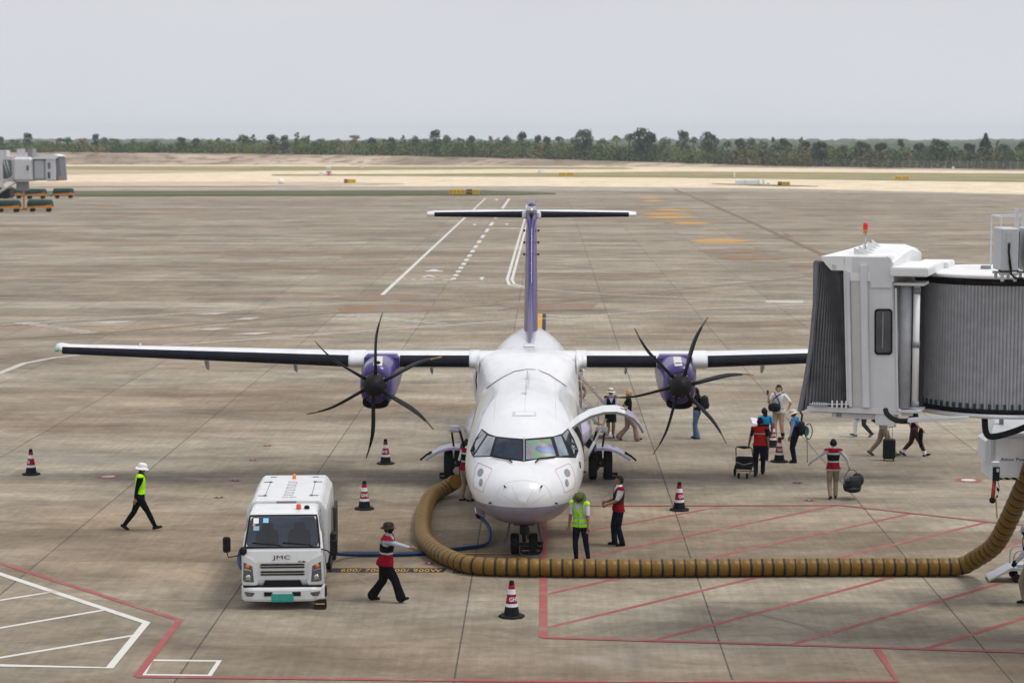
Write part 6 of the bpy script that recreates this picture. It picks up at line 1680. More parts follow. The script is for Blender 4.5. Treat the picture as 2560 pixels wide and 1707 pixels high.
    if fit.get('hat'):
        m, st_ = fit['hat']; b = MB(); b.smooth = True; rs = []
        br = {'bucket': .165, 'wide': .172, 'cap': .10}[st_]
        pr = [(.104, .020), (.106, .05), (.099, .09), (.078, .118), (.04, .128), (.004, .130)]
        for rr_, z in pr: rs.append([hc + HM @ V(rr_ * .92 * math.cos(t), rr_ * 1.10 * math.sin(t) - .004, z) for t in (2 * math.pi * j / 24 for j in range(24))])
        if st_ != 'cap':
            ed = [[hc + HM @ V(rr_ * .95 * math.cos(t), rr_ * 1.05 * math.sin(t), z + .012 * math.sin(2 * t)) for t in (2 * math.pi * j / 24 for j in range(24))] for rr_, z in ((br, -.022 if st_ == 'bucket' else .004), ((br + .105) / 2, .006), (.105, .020))]
            rs = ed + rs[1:]
        b.loft(rs, True, False)
        if fit.get('band'): 
            b.mat(1); b.loft([[hc + HM @ V(rr_ * .94 * math.cos(t), rr_ * 1.12 * math.sin(t) - .004, z) for t in (2 * math.pi * j / 24 for j in range(24))] for rr_, z in ((.109, .024), (.1105, .055))], True, False)
        if st_ == 'cap':
            b.loft([[hc + HM @ V(.075 * u, .10 + .075 * (1 - u * u) * f, .03 - .012 * f) for u in np.linspace(-1, 1, 9)] for f in (0, .5, 1)], False, False)
        b.build('hat', [m, fit.get('band', m)], root, fix=False)
    if fit.get('skirt'):
        m, zh = fit['skirt']; b = MB(); b.smooth = True
        b.loft([[tor(a * math.cos(t), c * math.sin(t) + .01, z) for t in (2 * math.pi * j / 28 for j in range(28))] for z, a, c in ((1.02, .160, .122), (.93, .178, .135), (.80, .195, .15), (zh + .06, .205, .165), (zh, .21 , .172))], True, False)
        b.build('skirt', m, root)
    if fit.get('badge'): pass
    root.scale = (k, k, k)
    root['_dbg'] = 0; del root['_dbg']
    return root, hc * k, lambda p: Matrix.Translation(loc) @ Matrix.Rotation(yaw, 4, 'Z') @ (Vector(p) * k)
RIGHT, LEFT, AWAY, TOWARD = R(-90), R(90), 0.0, R(180)
def walk(st=.40, sw_=.05):
    """front foot right, rear foot left, mid-stride"""
    return dict(rf=(.09, st, .10), lf=(-.09, -st, .13), lp=R(-32), rp=R(14), hipz=.855)
# 1 walker in hi-vis at the left
p = walk(.38); p.update(rh=(.20, -.10, .80), lh=(-.24, .05, .84), head=(0, R(-12)), lean=(0, .03))
person(gp(350, 1325), RIGHT + R(8), 1.70, 'person in white bucket hat, black clothes and yellow vest walking right', p,
       dict(top=BLACKC, bot=BLACKC, long=True, vest='hivis2', vest_lo=.97, hat=(HATW, 'bucket'), hair=HAIRB, leg=1.05, arm=1.12))
# 2 pointing worker by the truck
p = dict(rf=(.09, .36, .115), rp=R(18), lf=(-.09, -.30, .10), lp=R(-8), hipz=.85, rh=(.10, .78, 1.12), rcurl=.3, re=(.3, -.2, -1), lh=(-.22, .06, .90), head=(0, 0), lean=(0, .06), lpalm=(0, -1, 0))
person(gp(963, 1502), RIGHT + R(-10), 1.70, 'person in red and black vest and black mask striding right, arm stretched out', p,
       dict(top=GREYSH, bot=BLACKC, long=True, vest='red', hat=(CAMO, 'wide'), hair=HAIRB, mask=True, leg=1.42, hem=1.5, bulk=1.18, arm=1.15, vest_lo=.84))
# 3 worker at the hull
p = dict(rf=(.12, .05, .085), lf=(-.10, -.05, .085), rh=(.26, .10, .86), lh=(-.22, .22, 1.0), head=(R(-10), R(-20)), lean=(0, .06))
person(gp(1163, 1252), RIGHT + R(38), 1.66, 'person in red vest and khaki trousers at the hull beside the duct end', p,
       dict(top=WHITEC, bot=KHAKI, long=True, sleeve_lower=BLACKC, vest='red', hair=HAIRB, leg=1.1, hem=1.2))
# 4 hi-vis man in front of the nose, head bowed
p = dict(rf=(.08, .06, .085), lf=(-.15, -.12, .085), rh=(.25, .10, .84), lh=(-.24, .13, .82), head=(R(18), R(-42)), lean=(.0, .07), lpalm=(.2, .9, 0), rpalm=(-.5, .8, 0))
person(gp(1451, 1404), TOWARD + R(-22), 1.66, 'person in olive hat and yellow vest looking down behind the duct', p,
       dict(top=WHITEC, bot=NAVY, sleeve=.75, vest='hivis', hat=(OLIVE, 'wide'), band=flat('hat_band', (.02, .022, .015)), hair=HAIRB, collar=WHITEC, leg=1.02))
# 5 man in red vest beside him
p = dict(rf=(.10, .07, .085), lf=(-.10, -.07, .085), rd=-.4, rh=(.13, .30, 1.06), lh=(-.10, .32, 1.03), rpalm=(-1, 0, -.3), lpalm=(1, 0, -.3), head=(0, R(6)), lean=(0, -.02), rcurl=.7, lcurl=.7)
person(gp(1546, 1363), LEFT + R(12), 1.66, 'bareheaded person in red and brown vest standing with hands joined, facing left', p,
       dict(top=WHITEC, bot=NAVY, sleeve=.8, vest='brown', hair=HAIRB, collar=WHITEC, leg=1.14, hem=1.25, bulk=1.06))
# 6 woman with white hat and skirt
p = dict(rf=(.085, 0, .085), lf=(-.085, 0, .085), rh=(.12, .22, 1.05), lh=(-.12, .22, 1.03), head=(R(12), 0))
person(gp(1526, 1094), TOWARD + R(10), 1.60, 'person in white hat, red vest and black skirt standing under the cargo door', p,
       dict(top=PALEB, bot=BLACKC, long=True, vest='redlow', hat=(CREAMH, 'bucket'), band=flat('hat_band', (.02, .022, .015)), hair=HAIRB, skirt=(BLACKC, .56), fem=True, collar=PALEB, vest_lo=.95))
# 7 blond woman
p = walk(.30); p.update(rh=(.20, .12, .90), lh=(-.22, -.12, .88), head=(0, R(-4)))
person(gp(1570, 1101), RIGHT + R(-5), 1.66, 'person with long blond hair, black top and wide mauve trousers', p,
       dict(skin=SK2, top=BLACKC, bot=MAUVE, sleeve=.3, hair=HAIRF, long_hair=.30, fem=True, leg=1.22, hem=1.75))
# 8 backpacker behind the right propeller
p = dict(rf=(.07, .06, .085), lf=(-.11, -.06, .085), rh=(.17, .05, .98), lh=(-.17, .22, 1.2), head=(0, R(-8)))
r8, h8, w8 = person(gp(1742, 1096), LEFT + R(-18), 1.64, 'person in black top and blue jeans behind the right propeller', p,
       dict(skin=SK2, top=BLACKC, bot=JEANS, sleeve=.5, hair=HAIRB, long_hair=.2, fem=True, leg=1.15, hem=1.5, bulk=1.05))
def pack(name, fn, c, size, mat, label, cat, yaw, straps=True, tilt=0):
    b = MB(); b.smooth = True; rs = []
    for u in np.linspace(0, 1, 9):
        k_ = (1 - abs(2 * u - 1) ** 3.2) ** .5 * .95 + .05
        z = c[2] + size[2] * (u - .5); rs.append([V(c[0] + size[0] / 2 * k_ * math.copysign(abs(math.cos(t)) ** .6, math.cos(t)), c[1] + size[1] / 2 * k_ * math.copysign(abs(math.sin(t)) ** .7, math.sin(t)), z) for t in (2 * math.pi * j / 20 for j in range(20))])
    b.loft([[fn(p_) for p_ in r_] for r_ in rs], True, True)
    o = b.build(name, mat, None); tag(o, label, cat)
    b = MB(); b.box((0, 0, 0), (.01, .01, .01)); 
    pk = MB(); cc = V(c[0], c[1] - size[1] * .48, c[2] - size[2] * .15); pk.ell((0, 0, 0), (size[0] * .33, size[1] * .15, size[2] * .24), 12, 8); pk.v = [tuple(fn(cc + Vector(v))) for v in pk.v]; pk.build('pocket', mat, o)
    if straps:
        for s_ in (-1, 1):
            b = MB(); b.tube([fn(q) for q in ((s_ * .11, c[1] + size[1] * .4, c[2] + size[2] * .3), (s_ * .13, -.02, 1.47), (s_ * .12, .13, 1.30), (s_ * .15, .06, 1.08), (s_ * .13, c[1] + size[1] * .45, c[2] - size[2] * .35))], .014, 6); b.build('strap', mat, o)
    return o
PACKB = pm('black_backpack', (.014, .015, .018), .7, 0, .3, 12)
pack('backpack', w8, (.0, -.25, 1.22), (.34, .26, .52), PACKB, 'round black backpack on the person in blue jeans', 'backpack', 0)
# 9 tourist in white T-shirt with phone
p = dict(rf=(.10, .05, .085), lf=(-.12, -.08, .085), rh=(.30, -.14, 1.0), re=(.6, -.8, 0), lh=(-.26, .33, 1.36), le=(-.5, -.2, -1), lcurl=.8, head=(R(14), R(-6)), lpalm=(.8, 0, 0))
p['rh'], p['re'], p['lh'] = (.24, .26, 1.36), (.3, .1, -1), (-.28, -.12, .98)
r9, h9, w9 = person(gp(1946, 1097), TOWARD + R(-28), 1.74, 'person in white T shirt and beige shorts holding up a phone', p,
       dict(skin=SK2, top=WHITEC, bot=BEIGE, sleeve=.8, hair=HAIRB, hair_vol=.022, shorts=.56, sock=BLACKC, leg=1.15, bulk=1.08, shirt_tail=True))
b = MB(); q = w9((.25, .31, 1.49)); b.box((0, 0, 0), (.075, .012, .155), bev=.008); ph_ = b.build('phone', BLACKC, None); ph_.location = q; ph_.rotation_euler = (R(-10), 0, R(150)); tag(ph_, 'dark phone held up by the person in white T shirt', 'phone')
b = MB(); b.box((0, .008, 0), (.066, .004, .14)); b.build('screen', pm('phone_screen', (.05, .06, .07), .2), ph_)
sb = pack('shoulder_bag', w9, (.06, .22, 1.02), (.40, .20, .30), PACKB, 'black bag slung across the chest of the white T shirt', 'bag', 0, False)
b = MB(); b.tube([w9(q_) for q_ in ((.20, .17, 1.08), (.10, .155, 1.30), (-.10, .10, 1.46), (-.13, -.04, 1.45))], .016, 6); b.build('strap', PACKB, sb)
b = MB(); b.tube([w9(q_) for q_ in ((-.12, .17, 1.08), (-.02, .155, 1.30), (.12, .09, 1.46), (.13, -.04, 1.45))], .016, 6); b.build('strap', PACKB, sb)
b = MB()
for u in range(3): b.ell((0, 0, 0), (.03, .01, .02))
# 10 woman in blue vest seen from behind
p = dict(rf=(.10, .03, .085), lf=(-.10, -.02, .085), rh=(.28, .10, .90), lh=(-.12, .30, 1.15), head=(0, R(-10)))
r10, h10, w10 = person(gp(1911, 1151), AWAY + R(15), 1.58, 'person in blue and navy vest with long black hair, back turned', p,
       dict(top=BLUEV, bot=NAVY, sleeve=.8, vest='blue', hair=HAIRB, long_hair=.28, fem=True, leg=1.05))
b = MB(); b.box((0, 0, 0), (.21, .012, .29)); cl_ = b.build('paper_sheet', pm('paper_lilac', (.62, .60, .74), .6), None); cl_.location = w10((-.19, .42, 1.24)); cl_.rotation_euler = (R(-55), R(10), R(20)); tag(cl_, 'white paper sheet held by the person in the blue vest', 'paper')
# 11 man in orange-red vest with stroller
p = walk(.16); p.update(rf=(.09, .15, .09), lf=(-.09, -.14, .10), hipz=.885, lh=(-.34, .10, .80), rh=(.26, .05, .84), head=(R(-10), R(-8)), lcurl=.9)
r11, h11, w11 = person(gp(1898, 1187), AWAY + R(-10), 1.66, 'person in bright orange red vest walking away, pushing the stroller', p,
       dict(top=NAVY, bot=NAVY, sleeve=.55, vest='orange', hair=HAIRB, leg=1.12, hem=1.2, vest_lo=.90, bulk=1.05))
# 12 cleaner with white hat and backpack
p = dict(rf=(.11, .03, .085), lf=(-.11, -.03, .085), rh=(.26, .05, .84), lh=(-.26, .08, .84), head=(R(0), R(-18)))
r12, h12, w12 = person(gp(1986, 1156), LEFT + R(-25), 1.58, 'person in cream hat and blue vest, carrying a teal ring on the back', p,
       dict(top=LILACS, bot=NAVY, long=True, vest='blue', hat=(CREAMH, 'bucket'), hair=HAIRB, leg=1.1, hem=1.2))
bp_ = pack('backpack', w12, (0, -.22, 1.12), (.32, .20, .50), PACKB, 'black backpack on the person with the cream hat', 'backpack', 0)
b = MB(); b.tube([w12(q_) for q_ in ((.05, -.2, 1.35), (.06, -.22, 1.55), (.03, -.16, 1.66))], .03, 8); b.build('tube', PACKB, bp_)
b = MB(); b.smooth = True; cpt = w12((.05, -.44, 1.03)); b.tube([cpt + V(.12 * math.cos(t), .05 * math.cos(t), .23 * math.sin(t)) for t in np.linspace(0, 2 * math.pi, 33)], .014, 7, False)
hp_ = b.build('hoop_net', BLACKC, None); tag(hp_, 'dark rimmed ring with teal centre behind the cream hat person', 'ring')
b = MB(); b.add([cpt + V(.075 * math.cos(t) - .05, .03 * math.cos(t) + .02, .15 * math.sin(t)) for t in np.linspace(0, 2 * math.pi, 25)[:-1]], [list(range(24))]); b.tube([cpt + V(-.04, 0, -.16), V(cpt.x - .02, cpt.y, .02)], .012, 6); so = b.build('centre', pm('teal_cloth', (.02, .16, .17), .7), hp_, fix=False)
# 13 man with infant carrier
p = dict(rf=(.08, .06, .10), lf=(-.08, -.12, .11), lp=R(-15), hipz=.885, lh=(-.62, .10, 1.02), rh=(.44, -.02, .92), le=(-.2, -.3, 1), re=(.6, -.3, 0), head=(0, R(-6)), rcurl=1.0)
r13, h13, w13 = person(gp(2082, 1247), AWAY + R(0), 1.62, 'person in red and black vest walking away, carrying an infant carrier', p,
       dict(top=GREYSH, bot=KHAKI, long=True, vest='red', hair=HAIRB, leg=1.05, hem=1.15, shirt_tail=True, vest_lo=.88))
hq = w13((.46, -.02, .82))
IC = empty('infant_carrier', (hq.x, hq.y, 0), 'black infant car seat hanging from the hand of a worker', 'infant carrier', R(20))
b = MB(); b.smooth = True; rs = []
for u in np.linspace(0, 1, 9):
    z = hq.z - .56 + .34 * u; k_ = .55 + .45 * math.sin(math.pi * (.25 + .6 * u)); rs.append([V(.24 * k_ * math.copysign(abs(math.cos(t)) ** .8, math.cos(t)) + .08, .24 * k_ * math.sin(t), z + .05 * math.cos(t) * u) for t in (2 * math.pi * j / 20 for j in range(20))])
b.loft(rs, True, True); b.build('shell', pm('carrier_black', (.012, .012, .014), .45, 0, .3, 10), IC)
b = MB(); b.smooth = True; b.ell((.27, .05, hq.z - .28), (.16, .20, .19)); b.build('canopy', pm('carrier_canopy', (.022, .022, .025), .7), IC)
b = MB(); b.ell((.02, -.20, hq.z - .50), (.22, .10, .08)); b.build('foot_cover', pm('carrier_black', (.012, .012, .014)), IC)
b = MB(); b.smooth = True; b.tube([V(.06 + .22 * math.cos(t), 0, hq.z - .30 + .32 * math.sin(t)) for t in np.linspace(-.3, math.pi + .3, 24)], .018, 8); b.build('handle', pm('carrier_grey', (.14, .15, .17), .5), IC)
b = MB(); b.box((.06, -.14, hq.z - .20), (.26, .05, .12), bev=.02); b.build('harness', pm('carrier_harness', (.05, .05, .058), .5), IC)
# stroller
sp = gp(1860, 1193); ST_ = empty('stroller', sp, 'folded black stroller on wheels, pushed by a worker in orange', 'stroller', R(-14))
M_STR = pm('stroller_black', (.012, .012, .014), .6, 0, .3, 10)
b = MB(); b.smooth = True
b.loft([[V(x, y, z) for x in np.linspace(-.24, .24, 7)] for y, z in ((.20, .55), (.10, .42), (-.02, .33), (-.16, .30), (-.20, .38))], False, False); so = b.build('seat', M_STR, ST_); q = so.modifiers.new('s', 'SOLIDIFY'); q.thickness = .05
b = MB(); b.box((0, .12, .45), (.50, .16, .28), bev=.05); b.build('basket', M_STR, ST_)
b = MB()
for s_ in (-1, 1): b.tube([(s_ * .27, .18, .14), (s_ * .25, .12, .45), (s_ * .24, .05, .62), (s_ * .23, -.08, .85), (s_ * .18, -.10, .89)], .016, 7); b.tube([(s_ * .26, .16, .40), (s_ * .20, -.22, .16)], .014, 6)
b.tube([(-.18, -.10, .89), (.18, -.10, .89)], .022, 8); b.tube([(-.27, .18, .16), (.27, .18, .16)], .012, 6); b.build('frame', M_STR, ST_)
b = MB(); b.tube([(-.24, -.05, .44), (0, -.10, .38), (.24, -.05, .44)], .012, 6); b.build('piping', pm('stroller_piping', (.30, .31, .33), .5), ST_)
b = MB(); b.ell((.0, -.10, .88), (.14, .05, .045)); b.build('parcel_strap', M_STR, ST_)
for x, y, r_ in ((-.29, .18, .13), (.29, .18, .13), (-.12, -.22, .085), (.12, -.22, .085)):
    b = MB(); b.smooth = True; b.lathe([(.02, -.025), (r_ * .9, -.025), (r_, 0), (r_ * .9, .025), (.02, .025)], (x, y, r_), 16, 'X'); b.build('wheel', M_RUB, ST_)
# 14-16 passengers beyond the bridge
p = walk(.24); p.update(rh=(.22, .1, .88), lh=(-.22, -.1, .88))
person(gp(2158, 1092), LEFT + R(10), 1.70, 'person in white and dark patterned trousers, half hidden above by the bridge', p,
       dict(top=flat('navy_top', (.03, .04, .10)), bot=WHITEC, hair=HAIRB, leg=1.1, leftleg=flat('patterned_dark', (.035, .038, .045), .7, 30), shoe=pm('white_shoe_dark', (.10, .10, .11), .6)))
b = MB(); b.smooth = True; bq = gp(2138, 1092); b.lathe([(.02, 0), (.10, .02), (.12, .12), (.10, .26), (.02, .30)], (0, 0, 0), 14, 'Z', 1, .5); o = b.build('blue_bag', pm('blue_bag_cloth', (.03, .10, .36), .7), None); o.location = (bq.x, bq.y, .58); o.rotation_euler = (0, R(20), 0); tag(o, 'small bright blue bag hanging below the bridge cab', 'bag')
p = walk(.36); p.update(rh=(.12, .28, .95), rcurl=1.0, lh=(-.2, -.1, .9), head=(0, R(-4)))
r15, h15, w15 = person(gp(2207, 1140), RIGHT + R(-8), 1.76, 'person in sage green T shirt and khaki trousers pulling a suitcase', p,
       dict(skin=SK2, top=GREENS, bot=KHAKI, sleeve=.75, hair=HAIRB, leg=1.1, bulk=1.05, shoe=pm('grey_shoe', (.07, .08, .10), .7)))
pack('backpack', w15, (0, -.22, 1.20), (.30, .22, .48), PACKB, 'black backpack on the person in sage green', 'backpack', 0)
scp = gp(2222, 1151); SC_ = empty('suitcase', scp, 'black upright suitcase on wheels with its handle raised', 'suitcase', R(-12))
b = MB(); b.box((0, 0, .36), (.36, .25, .60), bev=.035); b.build('shell', pm('suitcase_black', (.014, .015, .018), .5, 0, .3, 8), SC_)
b = MB()
for x in (-.12, -.06, 0, .06, .12): b.box((x, -.128, .36), (.012, .012, .52))
b.box((.183, 0, .36), (.012, .22, .54)); b.build('rib', pm('suitcase_rib', (.03, .031, .034), .5), SC_)
b = MB()
for x in (-.01, .09): b.tube([(x, .02, .64), (x, .02, 1.02)], .008, 6)
b.tube([(-.03, .02, 1.02), (.11, .02, 1.02)], .014, 7); b.build('pull_handle', M_DKMET, SC_)
for x, y in ((-.14, -.08), (.14, -.08), (-.14, .08), (.14, .08)):
    b = MB(); b.smooth = True; b.lathe([(.01, -.014), (.03, -.014), (.03, .014), (.01, .014)], (x, y, .03), 10, 'X'); b.build('wheel', M_RUB, SC_)
p = walk(.34); p.update(rh=(.24, .22, .88), lh=(-.2, -.1, .9))
r16, h16, w16 = person(gp(2284, 1140), RIGHT + R(-8), 1.66, 'person in black top and maroon leggings walking right under the bridge', p,
       dict(skin=SK2, top=BLACKC, bot=MAROON, sleeve=.4, hair=HAIRB, long_hair=.2, fem=True, leg=1.12, ankle=WHITEC, bulk=1.05))
b = MB(); b.smooth = True; cq = w16((.26, .20, .62)); b.loft([[cq + V(.07 * math.cos(t) * k_, .05 * math.sin(t) * k_, z) for t in (2 * math.pi * j / 12 for j in range(12))] for z, k_ in ((-.30, .5), (-.1, .8), (.1, 1), (.26, .9), (.30, .5))], True, True); o = b.build('jacket', BLACKC, None); tag(o, 'black jacket draped over the arm of the person in maroon leggings', 'jacket')
# 17 worker at the right edge with a trolley
p = dict(rf=(.10, .10, .10), lf=(-.10, -.12, .11), lp=R(-18), hipz=.88, lh=(-.10, .42, .86), rh=(.24, .25, .90), head=(0, R(-10)), lean=(0, .08), lcurl=.9)
person(gp(2577, 1512), LEFT + R(6), 1.68, 'person in red vest at the right edge pushing a silver trolley', p,
       dict(top=GREYSH, bot=KHAKI, long=True, vest='redlow', hat=(LILACS, 'cap'), hair=HAIRB, glove=BLACKC, mask=True, leg=1.08, hem=1.15))
tp_ = gp(2540, 1450); TRL = empty('hand_trolley', tp_, 'silver hand trolley with sloping ramp and pipe hoop at right', 'trolley', R(-4))
M_ALU = pm('trolley_aluminium', (.42, .43, .46), .4, .3, .08, 5)
b = MB(); b.box((.30, 0, .30), (.90, .60, .06)); b.prism([V(-.15, -.30, .33), V(-.62, -.30, .06), V(-.62, -.30, .02), V(-.15, -.30, .27)], (0, .60, 0)); b.box((.30, 0, .36), (.6, .4, .05)); b.build('platform', M_ALU, TRL)
for y in (-.28, .28):
    b = MB(); b.tube(smooth_path([(-.10, y, .32), (-.10, y, .62), (-.02, y, .72), (.30, y, .74), (.60, y, .74)], .05), .018, 7); b.build('hoop', M_ALU, TRL)
    for x in (-.02, .6):
        b = MB(); b.smooth = True; b.lathe([(.02, -.02), (.09, -.025), (.10, 0), (.09, .025), (.02, .02)], (x, y, .10), 16, 'Y'); b.build('wheel', M_RUB, TRL)
# 18 child coming down the stairs
cpos = V(AX + 1.60, AY + SY, 1.14)
p = dict(rf=(.09, .03, .085), lf=(-.09, .14, .17), hipz=.885, rh=(.24, .16, .98), lh=(-.26, .14, .92), head=(0, R(-18)))
person(cpos, RIGHT + R(-25), 1.14, 'child in white cap and khaki shorts coming down the passenger stairs', p,
       dict(skin=SK2, top=flat('grey_tee', (.33, .35, .38)), bot=flat('olive_shorts', (.20, .19, .13)), hair=HAIRB, hat=(HATW, 'cap'), shorts=.60, sock=WHITEC, shoe=pm('pink_white_shoe', (.5, .42, .42), .6), leg=1.12, arm=1.1))
# ------------------------------------------------------------------ trees and scrub beyond the bank
def leaf_mat(name, c1, c2):
    m, n, b = nt_new(name); oi = n.nodes.new('ShaderNodeObjectInfo'); co = objco(n)
    f = noise(n, co, .55, 4, .6)
    c = mixc(n, ramp(n, f, .35, .68), c1, c2)
    c = mixc(n, 1.0, c, mixc(n, oi.outputs['Random'], (.75, .78, .8), (1.2, 1.15, 1.05)), 'MULTIPLY')
    n.links.new(c, b.inputs['Base Color']); b.inputs['Roughness'].default_value = .8; b.inputs['Specular IOR Level'].default_value = .15
    return m
LF = [leaf_mat('leaf_dark', (.034, .062, .034), (.068, .105, .050)), leaf_mat('leaf_mid', (.075, .125, .030), (.135, .185, .050)), leaf_mat('leaf_dry', (.15, .14, .07), (.25, .21, .11)), leaf_mat('leaf_pale', (.10, .14, .065), (.18, .21, .10))]
M_TRUNK = pm('bark', (.055, .045, .038), .9, 0, .3, 2)
RT = random.Random(11)
def leafcloud(b, c, r, n_, ls, rt):
    for _ in range(n_):
        while True:
            p = V(rt.uniform(-1, 1), rt.uniform(-1, 1), rt.uniform(-1, 1))
            if .25 < p.length < 1: break
        p = p * (p.length ** -.35)
        q = V(c[0] + p.x * r[0], c[1] + p.y * r[1], c[2] + p.z * r[2]); s_ = ls * rt.uniform(.6, 1.3)
        a = V(rt.uniform(-1, 1), rt.uniform(-1, 1), rt.uniform(-1, 1)).normalized(); e = a.cross(V(rt.uniform(-1, 1), rt.uniform(-1, 1), rt.uniform(-1, 1))).normalized()
        b.add([q - a * s_, q + e * s_ * .6, q + a * s_, q - e * s_ * .6], [(0, 1, 2, 3)], False)
def proto(kind, seed):
    """crown and trunk for a tree 10 m high"""
    rt = random.Random(seed); c, t = MB(), MB()
    if kind == 'palm':
        t.tube([(0, 0, 0), (.15, 0, 4), (.1, .1, 7.6)], [.28, .2, .16], 8)
        for i in range(26):
            a = 2 * math.pi * i / 26 + rt.uniform(-.2, .2); el = rt.uniform(-.5, 1.2); L_ = rt.uniform(1.5, 2.1); pr = V(.1, .1, 7.8)
            for k in range(5):
                u = (k + .5) / 5; q = pr + V(math.cos(a) * math.cos(el), math.sin(a) * math.cos(el), math.sin(el) - .5 * u) * L_ * u; d = V(-math.sin(a), math.cos(a), 0) * .38
                w_ = V(math.cos(a), math.sin(a), -.6) * L_ * .14; c.add([q - d - w_, q + d - w_, q + d + w_ * 1.4, q - d + w_ * 1.4], [(0, 1, 2, 3)], False)
    elif kind == 'cone':
        t.tube([(0, 0, 0), (0, 0, 8.5)], [.3, .06], 8)
        for i in range(12):
            u = i / 11; z = 1.4 + 8.2 * u; r_ = 2.5 * (1 - u) ** .8 + .35
            for j in range(5):
                a = rt.uniform(0, 6.3); leafcloud(c, (math.cos(a) * r_ * .6, math.sin(a) * r_ * .6, z), (r_ * .55, r_ * .55, .55), 26, .36, rt)
                t.tube([(0, 0, z - .3), (math.cos(a) * r_ * .7, math.sin(a) * r_ * .7, z)], [.07, .03], 4)
    else:
        tall = {'round': 1.9, 'spread': 2.6, 'bush': .5, 'thin': 3.0}[kind]; wd = {'round': 2.9, 'spread': 4.2, 'bush': 4.6, 'thin': 2.0}[kind]
        t.tube([(0, 0, 0), (.1, 0, tall * .7), (.05, .1, tall + 2)], [.34, .26, .14], 8)
        nb_ = {'round': 15, 'spread': 18, 'bush': 15, 'thin': 10}[kind]
        for i in range(nb_):
            a = 2.4 * i + rt.uniform(-.4, .4); u = (i + .5) / nb_; zz = tall + (9.2 - tall) * u; prof_ = math.sin(math.pi * (.12 + .80 * u) ** .9) ** .75
            rr_ = wd * prof_ * rt.uniform(.45, .85); q = V(math.cos(a) * rr_, math.sin(a) * rr_, zz + rt.uniform(-.6, .6)); br = rt.uniform(.85, 1.45) * (1.15 if kind != 'thin' else .7)
            t.tube([(.05, .05, tall * .8 + u), (q.x * .6, q.y * .6, q.z - .6), tuple(q)], [.13, .08, .03], 5)
            leafcloud(c, q, (br * 1.15, br * 1.15, br * .8), 95 if kind != 'thin' else 60, .34, rt)
    return c, t
PROT = {}
_seed = [40]
def get_proto(key):
    if key not in PROT:
        _seed[0] += 1; PROT[key] = proto(key[0], _seed[0])
    return PROT[key]
_first = {}
def tree(px, topy, wpx, kind, mt, label, back=18.0, group='trees beyond the runway bank'):
    p = bank_at(px, back); dist = (p - CAM).length
    top = atY(px, topy, p.y); H = max(2.0, top.z - p.z)
    key = (kind, mt); c, t = get_proto(key)
    r = empty('palm_tree' if kind == 'palm' else 'bush' if kind == 'bush' else 'tree', p, label, 'bush' if kind == 'bush' else 'tree', RT.uniform(0, 6.3), group)
    sz = H / 10.0; base_w = {'round': 7.4, 'spread': 9.6, 'bush': 10.5, 'thin': 4.8, 'cone': 5.6, 'palm': 4.2}[kind]
    sxy = max(.4 * sz, 1.22 * (wpx * dist / F_PX) / base_w) if wpx else sz
    r.scale = (sxy, sxy, sz)
    if key not in _first:
        a = t.build('trunk', M_TRUNK, r); e = c.build('crown', LF[mt], r, fix=False); _first[key] = (a, e)
    else:
        for q in _first[key]:
            d = q.copy(); COL.objects.link(d); d.parent = r
    return r
def cy(v): return 280 + v / 3.675
